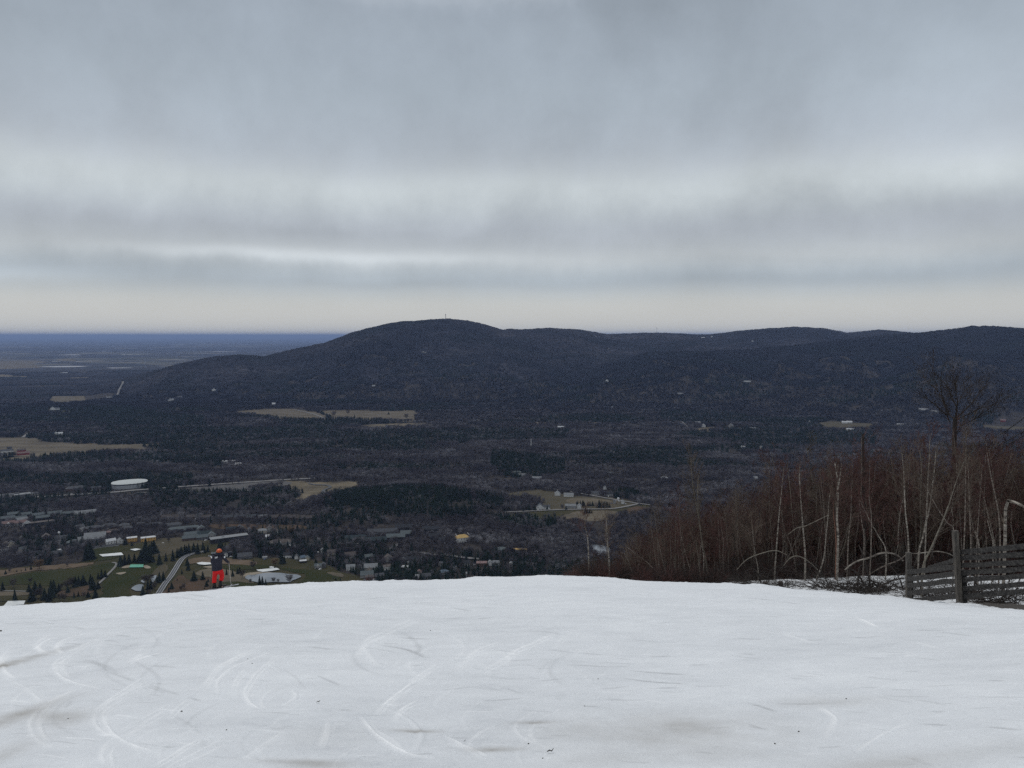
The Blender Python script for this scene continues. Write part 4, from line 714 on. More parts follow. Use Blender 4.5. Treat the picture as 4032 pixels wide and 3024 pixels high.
# --- chalets in a straight row
for i, (a, b_) in enumerate(((3, 140), (190, 335), (388, 525), (570, 710), (760, 895), (945, 1080), (1060, 1170), (1215, 1330), (1350, 1460), (-345, -210), (-180 - 420, -480), (-860, -730), (-1000, -880))):
    ordn = ['first', 'second', 'third', 'fourth', 'fifth', 'sixth', 'seventh', 'eighth', 'ninth and last', 'detached', 'farther detached', 'half-hidden', 'farthest half-hidden'][i]
    building(*Z(880, a, b_, 192 + (4 * (i - 5) if 5 < i < 9 else 0)), 'brown', 'slate' if i in (2,) else 'brown' if i > 3 else 'light' if i == 3 else 'grey', 'gable', 10, 5, rise=5, label=f'{ordn} chalet of the straight row, with a steep ' + ('grey' if i < 5 else 'brown') + ' roof' if i < 9 else f'{ordn} chalet west of the straight row', name='chalet', cat='chalet', group='chalets in the long row', clearance=12)
# --- grey village blocks above the road bend
for i, (ox, a, b_, y, w, r, f) in enumerate(((440, 1190, 1330, 400, 'grey', 'slate', 'gable'), (440, 1400, 1530, 400, 'pale', 'slate', 'front'), (440, 1200, 1420, 480, 'grey', 'slate', 'gable'), (440, 1420, 1620, 470, 'grey', 'teal', 'gable'), (440, 1170, 1390, 540, 'brown', 'slate', 'gable'), (440, 1400, 1560, 530, 'grey', 'slate', 'gable'), (440, 1570, 1690, 500, 'pale', 'slate', 'front'), (880, 50, 190, 400, 'grey', 'teal', 'gable'), (880, 210, 330, 385, 'pale', 'grey', 'front'),
        (880, 560, 700, 420, 'cream', 'light', 'hip'), (880, 700, 800, 395, 'pale', 'brown', 'front'), (880, 860, 890, 425, 'white', 'brown', 'front'), (880, 400, 440, 400, 'white', 'grey', 'front'), (880, 690, 745, 520, 'white', 'white', 'gable'))):
    lab = ['grey house at the top left of the grey village blocks', 'pale gable-fronted house at the top of the grey village blocks', 'long grey block with slate roof, second tier', 'long grey block with green-grey roof, second tier', 'brownish block at the lower left of the village tier', 'grey block at the lower middle of the village tier', 'pale gabled house next to the long black building', 'green-roofed house behind the long black building', 'pale gabled house behind the long black building', 'cream house with hipped pale roof among garden trees', 'small pale house with pointed brown gable', 'tiny white gable by a dark round conifer', 'narrow white gable left of the cream house', 'white roofed kiosk beside the gabled pavilion'][i]
    building(*Z(ox, a, b_, y), w, r, f, 12, 6, label=lab, wins=i < 7, group='grey village blocks' if i < 9 else None)
e = building(*Z(880, -180, 365, 555), 'dark', 'light', 'flat', 18, 9, rz=0.16, label='long black flat-roofed building with pale roof edge', cat='building', name='long_building')
building(*Z(880, 765, 1085, 612), 'pale', 'brown', 'hip', 16, 5.5, label='pavilion with brown hipped roof and three white gables', cat='pavilion', name='pavilion', gables=3, wins=True)
# --- houses round the golf pond
for ox, a, b_, y, w, r, f, kw, lab in ((880, 245, 455, 842, 'grey', 'grey', 'gable', dict(gables=1, wins=True), 'large grey house with arched white trim, above the pond meadow'), (880, 990, 1120, 822, 'white', 'dark', 'gable', dict(wins=True, rz=-0.2), 'white house with long dark roof right of the conifer belt'), (880, 1165, 1218, 850, 'white', 'grey', 'front', dict(h=6), 'small bright white gabled house beside a dark cedar'),
        (880, 1240, 1340, 862, 'pale', 'blue', 'gable', dict(rz=0.4), 'pale house with bluish roof right of the small white gable'), (880, 1250, 1350, 905, 'dark', 'white', 'flat', dict(h=4), 'dark cabin with a white roof edge below the bluish roof'), (880, 1340, 1400, 870, 'cream', 'slate', 'front', {}, 'cream gable beside the dark cabin'), (880, 1490, 1600, 1000, 'pale', 'slate', 'gable', dict(gables=1, wins=True), 'pale house with arched gable on the meadow edge'), (880, 1600, 1670, 985, 'grey', 'grey', 'front', {}, 'grey garage beside the arched gable house'),
        (880, 0, 65, 815, 'white', 'dark', 'flat', dict(wins=True, h=8, depth=9), 'black and white balconied house right behind the skier'), (880, 66, 135, 800, 'dark', 'dark', 'flat', dict(h=8), 'black block attached to the balconied house'), (880, -190, -80, 790, 'dark', 'slate', 'flat', dict(h=5), 'dark low house left of the skier'), (880, 1590, 1640, 740, 'white', 'light', 'front', {}, 'tiny white gable among bare trees above the lane'),
        (880, 1700, 1830, 775, 'cream', 'brown', 'gable', {}, 'cream house with brown roof in the bare trees'), (880, 1150, 1175, 670, 'white', 'white', 'front', dict(h=4), 'very small white shed between two conifers'), (880, 640, 710, 835, 'pale', 'light', 'flat', dict(h=3), 'low pale shed under the conifer belt')):
    building(*Z(ox, a, b_, y), w, r, f, label=lab, **kw)
# --- dark resort chalets
for i, (a, b_, y, h) in enumerate(((985, 1250, 390, 9), (1430, 1690, 425, 9), (165, 480, 560, 7), (490, 830, 590, 7), (840, 1135, 545, 8), (540, 1020, 440, 6), (1070, 1240, 480, 7), (1530, 1690, 520, 6), (1690, 1790, 580, 6))):
    lab = ['tall dark lodge with blue-black roof and two gables', 'second tall dark lodge, right of the first one', 'long dark terrace with three gables, leftmost', 'long dark green terrace with three gables', 'long blue-roofed terrace block', 'low grey terrace behind the blue-roofed block', 'dark roof wing in front of the tall lodge', 'dark house on the slope below the second lodge', 'small black house beside the parked cars'][i]
    building(*Z(1320, a, b_, y), 'dark' if i != 5 else 'grey', ['dark', 'dark', 'teal', 'teal', 'slate', 'grey', 'slate', 'dark', 'dark'][i], 'gable', 14, h, label=lab, cat='lodge', name='lodge', gables={0: 2, 1: 2, 2: 3, 3: 3}.get(i, 0), wins=i == 4, group='dark resort lodges')
# --- timber house under construction: gold roof, white wrapped walls
def timber_house():
    X0, X1, Yb = 1740 + 190 / 3.95, 1740 + 440 / 3.95, 2000 + 535 / 3.95
    e = building(X0, X1, Yb, 'white', 'board', 'hip', 16, 9, rz=0.35, rise=5, label='big house under construction with golden board roof and white walls', name='unfinished_house', clearance=30)
    for (x, z) in ((-6, 1.2), (-2, 1.2), (3, 1.2), (7, 1.2), (-4, 5.6), (1.5, 5.6), (6, 5.6)):
        wb = MB(); wb.box(x - .8, x + .8, -8.1, -7.9, z, z + 1.8); wb.build('window', M_glass, e)
    for sx in (-1, 1):
        for zz_ in (0, 1): 
            fb = MB(); hw = 12.3
            fb.beam((sx * hw, -6, 8.5), (sx * hw, -6, 13.5), .5, .5); fb.beam((sx * hw, -6, 13.5), (sx * hw, 4, 14.8), .5, .5, up=(1, 0, 0)); fb.beam((sx * hw, 4, 14.8), (sx * hw, 4, 8.5), .5, .5)
        fb.build('scaffold_frame', M_trim, e)
timber_house()
# --- lower village, centre
for i, (a, b_, y, w, r, f) in enumerate(((155, 330, 830, 'pale', 'brown', 'gable'), (480, 605, 850, 'teal', 'slate', 'gable'), (785, 945, 890, 'pale', 'brown', 'front'), (1070, 1160, 910, 'pale', 'grey', 'front'), (1160, 1360, 905, 'white', 'dark', 'gable'), (1380, 1440, 880, 'pale', 'grey', 'front'), (185, 320, 1025, 'white', 'light', 'gable'), (480, 690, 1025, 'pale', 'light', 'gable'), (530, 590, 1070, 'cream', 'brown', 'front'), (420, 620, 1150, 'pale', 'slate', 'gable'), (500, 630, 1185, 'brick', 'brown', 'hip'),
        (650, 790, 1170, 'grey', 'grey', 'gable'), (780, 930, 1010, 'white', 'brown', 'flat'), (1090, 1225, 1020, 'dark', 'white', 'flat'), (1330, 1410, 1110, 'pale', 'rose', 'front'), (1310, 1370, 1165, 'white', 'light', 'flat'), (1420, 1560, 1170, 'grey', 'grey', 'gable'), (1700, 1860, 1110, 'pale', 'blue', 'hip'), (1700, 1760, 960, 'pale', 'grey', 'gable'))):
    lab = ['pale house with brown roof, high and leftmost in the lower village', 'teal house with slate roof in the lower village', 'pale house with brown gables below the dark conifers', 'pale gable at the end of the curved drive', 'house with a long dark roof and bright white end wall', 'pale gable right of the long dark roof', 'white-walled house near the meadow edge', 'wide house with thin pale eaves', 'small cream dormer house above the slate roof', 'house with slate roof just above the snow line', 'brick house with brown roof touching the snow line', 'grey house with twin roofs near the snow line', 'low white-walled house with brown flat roof', 'black house with one long white roof edge', 'rose-roofed small gable above the snow line', 'white cube-like shed above the snow line', 'grey barn roof on the snow line', 'house with blue hipped roof', 'pale cottage beneath dark firs'][i]
    building(*Z(1320, a, b_, y), w, r, f, label=lab, wins=w in ('white', 'pale') and i % 2 == 0, rz=RND.uniform(-.25, .25))
for i, (a, b_, y, w, r, f) in enumerate(((835, 1010, 700, 'grey', 'slate', 'hip'), (1085, 1210, 700, 'cream', 'board', 'flat'), (1215, 1325, 700, 'cream', 'board', 'flat'), (320, 430, 905, 'pale', 'dark', 'gable'), (720, 775, 900, 'white', 'light', 'front'), (790, 890, 900, 'white', 'light', 'gable'), (1050, 1100, 920, 'white', 'light', 'front'), (330, 390, 1070, 'pale', 'light', 'hip'), (1820, 1900, 590, 'brown', 'grey', 'gable'), (540, 700, 910, 'brown', 'rose', 'flat'), (1440, 1490, 708, 'white', 'white', 'flat'))):
    s_ = 3.95; lab = ['broad slate hipped roof in the bare wood', 'open timber frame house, left part', 'open timber frame house, right part', 'long dark-roofed house with pale gable ends near the fir pair', 'tiny white gable left of the white farmhouse', 'white farmhouse with broken roofline', 'tiny white tower-like house right of the white farmhouse', 'small pale hipped roof right above the snow', 'brown cabin at the start of the near thicket', 'reddish flat roof under the twin firs', 'bright white trailer in the bare wood'][i]
    building(1740 + a / s_, 1740 + b_ / s_, 2000 + y / s_, w, r, f, label=lab, wins=i in (2, 5), h=3 if i == 10 else None, depth=5 if i == 10 else None)
# --- farms and houses on the right-hand fields (full px)
for i, (a, b_, y, w, r, f, lab) in enumerate(((2220, 2258, 1957, 'white', 'light', 'gable', 'big white house on the dry field rise'), (2184, 2206, 1953, 'white', 'light', 'front', 'small white barn left of the big white house'), (2112, 2140, 2006, 'white', 'grey', 'front', 'white farmhouse, left part of the lane farm'), (2140, 2166, 2006, 'white', 'grey', 'gable', 'white farmhouse, right part of the lane farm'),
        (2226, 2268, 2002, 'pale', 'light', 'gable', 'long pale barn on the lane'), (2272, 2290, 2003, 'white', 'light', 'front', 'narrow white barn at the end of the long pale barn'), (2326, 2360, 1950, 'pale', 'grey', 'gable', 'pale house hidden at the wood edge above the lane'), (2385, 2414, 1953, 'pale', 'dark', 'gable', 'house with white trim beside the dark conifer stand'), (2446, 2458, 1985, 'white', 'light', 'front', 'bright white gabled house on the lane'), (2431, 2438, 1974, 'white', 'white', 'front', 'tiny bright white shed left of the white gabled house'), (2414, 2424, 1984, 'pale', 'grey', 'front', 'small pale cabin at the row of dark firs'),
        (2391, 2417, 1871, 'pale', 'slate', 'hip', 'pale hipped house alone in the wood above the dry field'), (2386, 2404, 1902, 'pale', 'grey', 'front', 'small pale gable in the wood, halfway up'), (2375, 2389, 1928, 'white', 'grey', 'front', 'tiny white gable just above the field edge'), (2601, 2630, 1890, 'pale', 'light', 'hip', 'pale house in the wood behind the leaning grey tree'), (2966, 2982, 1891, 'white', 'light', 'gable', 'pale house behind the birch tops'), (2095, 2132, 1891, 'pale', 'light', 'gable', 'long pale house, right of the dark knoll clearing'), (2020, 2052, 1867, 'pale', 'slate', 'hip', 'pale villa in the clearing of the dark knoll'), (2040, 2068, 1876, 'pale', 'light', 'flat', 'low annex below the pale villa'),
        (1858, 1868, 1838, 'white', 'grey', 'front', 'lonely white gable in the wood west of the mast'), (890, 925, 1822, 'white', 'white', 'flat', 'white roofed group, biggest of the cluster in the wood'), (928, 950, 1832, 'white', 'white', 'flat', 'white roofed group, right of the biggest'), (873, 884, 1826, 'white', 'white', 'front', 'tiny white roof left of the cluster'), (904, 930, 1838, 'pale', 'white', 'flat', 'pale roof below the white cluster'))):
    building(a, b_, y, w, r, f, 10, 6, label=lab, clearance=30)
for i, (a, b_, y, w, r, f, lab) in enumerate(((72, 110, 1792, 'red', 'rose', 'gable', 'red barn with rose roof on the large dry field'), (72, 98, 1780, 'red', 'brown', 'gable', 'small red shed behind the red barn'), (8, 46, 1782, 'white', 'grey', 'gable', 'white farmhouse left of the red barn'), (0, 10, 1796, 'pale', 'grey', 'front', 'pale gable cut by the left edge on the dry field'), (30, 44, 1772, 'grey', 'dark', 'gable', 'dark shed behind the white farmhouse'), (200, 216, 1621, 'white', 'light', 'front', 'white farmhouse beside the small green field'), (218, 233, 1620, 'white', 'grey', 'gable', 'white barn right of the farmhouse at the green field'),
        (420, 440, 1575, 'white', 'light', 'gable', 'white shed at the end of the far dry field'), (1072, 1084, 1600, 'white', 'white', 'gable', 'white shed above the tan field'), (668, 684, 1583, 'white', 'light', 'gable', 'small white house in the foothill wood, left one'), (663, 675, 1588, 'pale', 'light', 'gable', 'small pale house in the foothill wood, lower one'), (835, 850, 1545, 'white', 'light', 'front', 'white gable high in the foothill wood'), (700, 716, 1572, 'pale', 'grey', 'gable', 'pale house right of the foothill pair'),
        (2194, 2222, 1688, 'white', 'white', 'gable', 'long bright white roof at the valley middle'), (2735, 2760, 1668, 'white', 'light', 'hip', 'pale villa above the far lane'), (2762, 2778, 1682, 'white', 'white', 'front', 'white gable on the far lane'), (2868, 2888, 1682, 'pale', 'light', 'front', 'pale gable in front of a far conifer stand'), (2952, 2976, 1690, 'pale', 'light', 'flat', 'pale flat building right of the far conifer stand'), (2402, 2420, 1612, 'white', 'light', 'front', 'pale twin-gabled house at the foot of the slope'), (2667, 2688, 1560, 'pale', 'light', 'hip', 'pale villa low on the slope'),
        (2918, 2935, 1765, 'white', 'white', 'flat', 'bright white roof at the conifer edge'), (2991, 3002, 1768, 'white', 'light', 'front', 'small white gable right of the bright roof'), (3316, 3334, 1668, 'white', 'white', 'gable', 'left white barn on the olive field'), (3334, 3354, 1667, 'white', 'white', 'gable', 'right white barn on the olive field'), (3335, 3362, 1697, 'white', 'white', 'gable', 'long low white shed below the olive field'), (3184, 3190, 1664, 'white', 'light', 'front', 'tiny white gable left of the olive field'), (3534, 3560, 1675, 'white', 'white', 'flat', 'very bright white house in front of the far slope'),
        (3622, 3655, 1615, 'white', 'white', 'flat', 'long white roof left of the bare oak'), (3668, 3692, 1623, 'white', 'white', 'flat', 'white roof just behind the bare oak'), (3942, 3958, 1661, 'red', 'rose', 'gable', 'small red barn at the far right field'), (2929, 2955, 1510, 'white', 'white', 'flat', 'long bright white house halfway up the far slope'), (1465, 1478, 1526, 'white', 'light', 'flat', 'small pale house low on the main mountain'), (1660, 1672, 1395, 'pale', 'light', 'front', 'pale speck-like house on the middle of the main mountain'), (1476, 1482, 1355, 'pale', 'light', 'front', 'pale house high on the main mountain'),
        (1672, 1680, 1396, 'pale', 'light', 'front', 'second pale speck-like house on the main mountain'), (2405, 2416, 1334, 'white', 'white', 'flat', 'white house just under the ridge saddle'), (2342, 2350, 1333, 'white', 'light', 'front', 'white house left of the saddle house'), (2392, 2400, 1381, 'pale', 'light', 'front', 'pale house below the saddle'), (2762, 2775, 1336, 'white', 'white', 'gable', 'white house under the distant ridge'), (2798, 2806, 1331, 'white', 'light', 'front', 'white gable under the distant ridge'), (2958, 2967, 1350, 'white', 'light', 'front', 'white gable on the shoulder of the ridge'), (2384, 2396, 1508, 'white', 'light', 'front', 'white gable on the lower far slope'),
        (60, 78, 1430, 'white', 'white', 'gable', 'white barn on the farthest tan field'), (205, 218, 1471, 'white', 'white', 'front', 'white church-like gable of the far hamlet'), (222, 236, 1473, 'white', 'white', 'gable', 'white roof, middle of the far hamlet'), (238, 248, 1474, 'white', 'light', 'gable', 'pale roof, third of the far hamlet'), (250, 264, 1474, 'white', 'white', 'gable', 'white roof, last of the far hamlet'))):
    p = tp(b_, y, 2300, 11000); far = math.hypot(p.x, p.y)
    e = building(a, b_, y, w, r, f, 12, 6.5, label=lab, far=far > 3450, clearance=60 if far < 4400 else 0)
    if far > 4200: e.location.z += 9.5            # stands in a gap level with the surrounding crowns
# round white water tank
p = gp(233, 2119); tb = MB(); tb.tube([(0, 0, 0), (0, 0, 9)], 0.35, 8); e = empty('water_tank', (p.x, p.y, 0)); tb.build('stem', M_trim, e)
bm = bmesh.new(); bmesh.ops.create_uvsphere(bm, u_segments=14, v_segments=9, radius=2.3); me = bpy.data.meshes.new('bulb'); bm.to_mesh(me); bm.free(); me.materials.append(M_trim); obj('bulb', me, e, (0, 0, 11)); tag(e, 'round white water tank on a stem in the left village', 'water tank')
# --- masts
def mast(X, Yb, Ytop, r, lab, wid=0.9, lattice=True, m_=None, far=True):
    p = tp(X, Yb, 2000, 9500) if far else gp(X, Yb); D = math.hypot(math.hypot(p.x, p.y), 400); H = (Yb - Ytop) / F * D * 1.02; e = empty('radio_mast', (p.x, p.y, p.z)); w = wid * D / 6500 * 1.6
    if lattice:
        b_ = MB(); k = 10
        for sx in (-1, 1):
            for sy in (-1, 1): b_.beam((sx * w, sy * w, 0), (sx * w * .5, sy * w * .5, H), w * .45, w * .45, up=(0, 1, 0))
        for i in range(k):
            z0, z1 = H * i / k, H * (i + 1) / k; s0, s1 = w * (1 - .5 * i / k), w * (1 - .5 * (i + 1) / k)
            b_.beam((-s0, -s0, z0), (s1, -s1, z1), w * .2, w * .2, up=(0, 1, 0)); b_.beam((s0, s0, z0), (-s1, s1, z1), w * .2, w * .2, up=(0, 1, 0))
        b_.build('lattice', m_ or hmat('mast_steel', (0.16, 0.15, 0.15)), e); b_ = MB(); b_.box(-w * 1.3, w * 1.3, -w * 1.3, w * 1.3, H * .86, H * .93); b_.build('antenna', m_ or hmat('mast_steel', (0.16, 0.15, 0.15)), e)
    else:
        b_ = MB(); b_.tube([(0, 0, 0), (0, 0, H * .5), (0, 0, H)], [1.5, 1.25, .9], 8); b_.build('pole', M_trim, e); b_ = MB(); b_.tube([(0, 0, H), (0, 0, H + 2.5)], [.9, .9], 8); b_.build('antenna', M_trim, e)
    tag(e, lab, 'mast'); return e
mast(1755, 1266, 1237, 0, 'thin radio mast on the highest mountain top', 1.6)
mast(2586, 1322, 1290, 0, 'faint lattice mast on the saddle of the range', 0.6)
mast(3823, 1292, 1265, 0, 'stout red and grey lattice mast on the last ridge top', 0.8, m_=hmat('mast_red', (0.22, 0.10, 0.09)))
mast(2091, 1792, 1732, 0, 'tall slender white pole standing in the valley wood', lattice=False, far=False)
# parked cars
CARM = [hmat('car_white', (0.6, 0.6, 0.6), rough=0.4), hmat('car_grey', (0.2, 0.2, 0.21), rough=0.4), hmat('car_blue', (0.05, 0.08, 0.16), rough=0.4), hmat('car_dark', (0.03, 0.03, 0.035), rough=0.4)]
def car(X, Y, rz, mi, lab, group=None, s=1.0, onroad=False):
    p = gp(X, Y); e = empty('parked_car', (p.x, p.y, 1.6 if onroad else 0.35), rz); b_ = MB()
    pr = [(-2.2, .35), (-2.25, .8), (-1.9, 1.0), (-1.2, 1.05), (-.7, 1.5), (.9, 1.5), (1.5, 1.02), (2.2, .9), (2.25, .4)]
    b_.loft([[(x * s, y * s, z * s) for x, z in pr] for y in (-.88, .88)]); b_.build('body', CARM[mi], e)
    for x in (-1.35, 1.4):
        for y in (-.8, .8): w_b = MB(); w_b.tube([(x * s, (y - .1) * s, .34 * s), (x * s, (y + .1) * s, .34 * s)], .34 * s, 8); w_b.build('wheel', CARM[3], e)
    tag(e, lab, 'car', group)
CG = 'cars parked in the lots of the valley'
for i, (X, Y) in enumerate([(300 + 6.5 * k, 1946 - 0.35 * k) for k in range(11)] + [(270, 1946), (282, 1947), (440, 1937), (452, 1936), (1735, 2108), (1744, 2104), (1750, 2112), (1758, 2107), (1766, 2110), (1640, 2128), (1648, 2131), (83, 2077), (120, 2076), (150, 2075), (182, 2077), (1057, 2122)]):
    car(X, Y, RND.uniform(-.3, 1.5), (0, 1, 0, 3, 2)[i % 5], 'small parked car in a valley parking lot', CG, 1.15)
car(1643, 2125, 0.3, 0, 'white delivery van parked beside the dark lodges', None, 1.8)
car(1753, 2188, -0.1, 0, 'white car driving on the straight village street', None, 1.3, True)
car(641, 2140, 0.1, 0, 'white cart standing on the olive meadow', None, 1.0)
car(626, 2151, 0.1, 3, 'black cart standing on the olive meadow', None, 1.0)

# cars in the driveways and lots of the village
_hs = [h for h in HOUSES if h[1] < 1900 and math.hypot(h[0], h[1]) < 2000]; _rc = random.Random(12)
for k in range(95):
    h = _rc.choice(_hs); a = _rc.uniform(0, 2 * PI); x, y = h[0] + math.cos(a) * (h[2] + 2), h[1] - abs(math.sin(a)) * (h[2] + 3)
    t_ = CAMZ / math.hypot(y, CAMZ); c_ = math.cos(PITCH); s_ = math.sin(PITCH); dep = y * c_ - CAMZ * s_; Y_ = 1512 - F * ((-CAMZ * c_ - y * s_) / dep); X_ = 2016 + F * x / dep
    if Y_ < 2310: car(X_, Y_, _rc.uniform(0, 3.1), _rc.choice((0, 0, 0, 1, 3, 2)), 'small car parked beside a village house', 'cars beside the village houses', 1.15)
# ------------------------------------------------------------------ woods
def instmat(name, stops, reg=None, rough=1.0):
    m, nt, b = newmat(name); L = nt.links; b.inputs['Roughness'].default_value = rough; b.inputs['Specular IOR Level'].default_value = 0.05
    oi = N(nt, 'ShaderNodeObjectInfo'); r = ramp(nt, stops); geo = N(nt, 'ShaderNodeNewGeometry')
    mp = N(nt, 'ShaderNodeMapping'); mp.inputs['Scale'].default_value = (1 / 160.0, 1 / 90.0, 0); L.new(geo.outputs['Position'], mp.inputs[0])
    no = N(nt, 'ShaderNodeTexNoise'); no.inputs['Scale'].default_value = 1; no.inputs['Detail'].default_value = 5; L.new(mp.outputs[0], no.inputs[0])
    f = mathn(nt, 'ADD', mathn(nt, 'MULTIPLY', oi.outputs['Random'], 0.45), mathn(nt, 'MULTIPLY', mathn(nt, 'SUBTRACT', no.outputs['Fac'], 0.30), 1.45), clamp=True)
    L.new(f, r.inputs[0]); L.new(r.outputs[0], b.inputs['Base Color']); return m
M_bare = instmat('bare_twigs', [(0.0, (0.036, 0.031, 0.037)), (0.35, (0.062, 0.055, 0.062)), (0.60, (0.105, 0.095, 0.102)), (0.80, (0.18, 0.172, 0.182)), (1.0, (0.31, 0.305, 0.32))])
M_con = instmat('conifer_needles', [(0.0, (0.008, 0.013, 0.010)), (0.5, (0.014, 0.025, 0.018)), (1.0, (0.026, 0.040, 0.028))])
M_trunkd = mat('grey_bark', (0.10, 0.09, 0.08), (0.06, 0.052, 0.046), scale=3)
def tri_mesh(name, T, m):
    T = np.array(T, np.float32).reshape(-1, 3); return mesh_np(name, T, np.arange(len(T)).reshape(-1, 3), m)
def far_bare(seed, n=95):
    r = random.Random(seed); T = []; H = 1.0
    def sliver(a, b_, w):
        a = Vector(a); b_ = Vector(b_); d = (b_ - a); s = d.cross(Vector((r.uniform(-1, 1), r.uniform(-1, 1), r.uniform(-.3, .3)))).normalized() * w; T.extend([tuple(a - s), tuple(a + s), tuple(b_)])
    sliver((0, 0, -.05), (r.uniform(-.03, .03), r.uniform(-.03, .03), .95), .014); sliver((.01, 0, -.05), (0, .02, .8), .012)
    for i in range(n):
        h = r.uniform(.22, .8) ** 0.9; a = r.uniform(0, 2 * PI); l = (0.44 - 0.28 * abs(h - .5) * 1.6) * r.uniform(.5, 1.05); up = r.uniform(.35, 1.1) * l
        s0 = r.uniform(0, .55); bx_, by = math.cos(a) * l, math.sin(a) * l
        sliver((bx_ * s0, by * s0, h + up * s0 * .8), (bx_, by, min(h + up, 1.02)), r.uniform(.010, .021))
    return tri_mesh('bare_tree', T, M_bare)
def far_con(seed, slim=1.0):
    r = random.Random(seed); T = []; lv = 11
    for k in range(lv):
        z = 0.10 + 0.80 * k / (lv - 1); R_ = (0.27 * (1 - (z - .10) / .95) + .012) * slim; nb = 11 - k // 2; off = r.uniform(0, 6)
        for j in range(nb):
            a = off + 2 * PI * j / nb + r.uniform(-.2, .2); rr_ = R_ * r.uniform(.7, 1.15); da = PI / nb * 1.15; dz = .07
            T += [(0, 0, z + .10), (math.cos(a - da) * rr_ * .8, math.sin(a - da) * rr_ * .8, z - dz * r.uniform(.2, .7)), (math.cos(a) * rr_, math.sin(a) * rr_, z - dz * r.uniform(.8, 1.4))]
            T += [(0, 0, z + .10), (math.cos(a) * rr_, math.sin(a) * rr_, z - dz * r.uniform(.8, 1.4)), (math.cos(a + da) * rr_ * .8, math.sin(a + da) * rr_ * .8, z - dz * r.uniform(.2, .7))]
    return tri_mesh('conifer', T, M_con)
def far_pine(seed):
    r = random.Random(seed); T = []
    for i in range(120):
        h = r.uniform(.25, 1.0); a = r.uniform(0, 2 * PI); l = .26 * math.sin(min(1, (1.08 - h) * 1.6) * PI / 2) * r.uniform(.3, 1.1); c = Vector((math.cos(a) * l, math.sin(a) * l, h - .05))
        for _ in range(2):
            d1 = Vector((r.uniform(-1, 1), r.uniform(-1, 1), r.uniform(-.4, .8))) * .055; d2 = Vector((r.uniform(-1, 1), r.uniform(-1, 1), r.uniform(-.6, .4))) * .055; T += [tuple(c), tuple(c + d1), tuple(c + d2)]
    return tri_mesh('pine', T, M_con)
def scatter(name, pts, scl, rot, idx, sources, mat_ignore, label, cat):
    """one object: copies of the source trees on the points (uncountable far wood)"""
    co = bpy.data.collections.new(name + '_kinds')
    for i, me in enumerate(sources): o = bpy.data.objects.new('%s_kind.%03d' % (name, i), me); co.objects.link(o)
    me = bpy.data.meshes.new(name); P = np.asarray(pts, np.float32); me.vertices.add(len(P)); me.vertices.foreach_set('co', P.ravel())
    for nm, ty, ar in (('scl', 'FLOAT_VECTOR', np.asarray(scl, np.float32)), ('rot', 'FLOAT_VECTOR', np.stack([np.zeros(len(P)), np.zeros(len(P)), rot], -1).astype(np.float32)), ('idx', 'INT', np.asarray(idx, np.int32))):
        a = me.attributes.new(nm, ty, 'POINT'); a.data.foreach_set('vector' if ty == 'FLOAT_VECTOR' else 'value', ar.ravel())
    o = obj(name, me); tag(o, label, cat, None, 'stuff')
    ng = bpy.data.node_groups.new(name, 'GeometryNodeTree'); ng.interface.new_socket('Geometry', in_out='INPUT', socket_type='NodeSocketGeometry'); ng.interface.new_socket('Geometry', in_out='OUTPUT', socket_type='NodeSocketGeometry')
    gi = ng.nodes.new('NodeGroupInput'); go = ng.nodes.new('NodeGroupOutput'); ip = ng.nodes.new('GeometryNodeInstanceOnPoints'); ci = ng.nodes.new('GeometryNodeCollectionInfo')
    ci.inputs['Collection'].default_value = co; ci.inputs['Separate Children'].default_value = True; ci.inputs['Reset Children'].default_value = True
    def na(n, t): q = ng.nodes.new('GeometryNodeInputNamedAttribute'); q.data_type = t; q.inputs['Name'].default_value = n; return q.outputs['Attribute']
    ng.links.new(gi.outputs[0], ip.inputs['Points']); ng.links.new(ci.outputs[0], ip.inputs['Instance']); ip.inputs['Pick Instance'].default_value = True
    ng.links.new(na('idx', 'INT'), ip.inputs['Instance Index']); ng.links.new(na('rot', 'FLOAT_VECTOR'), ip.inputs['Rotation']); ng.links.new(na('scl', 'FLOAT_VECTOR'), ip.inputs['Scale']); ng.links.new(ip.outputs[0], go.inputs[0])
    md = o.modifiers.new('copies', 'NODES'); md.node_group = ng; return o
# land-cover raster used only to decide where trees may stand (valley floor, 6 m cells)
GX0, GX1, GY0, GY1, CS = -4200.0, 4200.0, 500.0, 11000.0, 6.0
nx, ny = int((GX1 - GX0) / CS), int((GY1 - GY0) / CS); FREE = np.ones((nx, ny), bool)
def burn(P, arr, val):
    xs = [p[0] for p in P]; ys = [p[1] for p in P]; i0 = max(0, int((min(xs) - GX0) / CS) - 1); i1 = min(nx, int((max(xs) - GX0) / CS) + 2); j0 = max(0, int((min(ys) - GY0) / CS) - 1); j1 = min(ny, int((max(ys) - GY0) / CS) + 2)
    if i1 <= i0 or j1 <= j0: return
    X, Y = np.meshgrid(GX0 + (np.arange(i0, i1) + .5) * CS, GY0 + (np.arange(j0, j1) + .5) * CS, indexing='ij'); k = inpoly(X, Y, P); arr[i0:i1, j0:j1][k] = val
for P in POLYS: burn(P, FREE, False)
def cell(x, y): return np.clip(((x - GX0) / CS).astype(int), 0, nx - 1), np.clip(((y - GY0) / CS).astype(int), 0, ny - 1)
CON = np.zeros((nx, ny), np.float32)
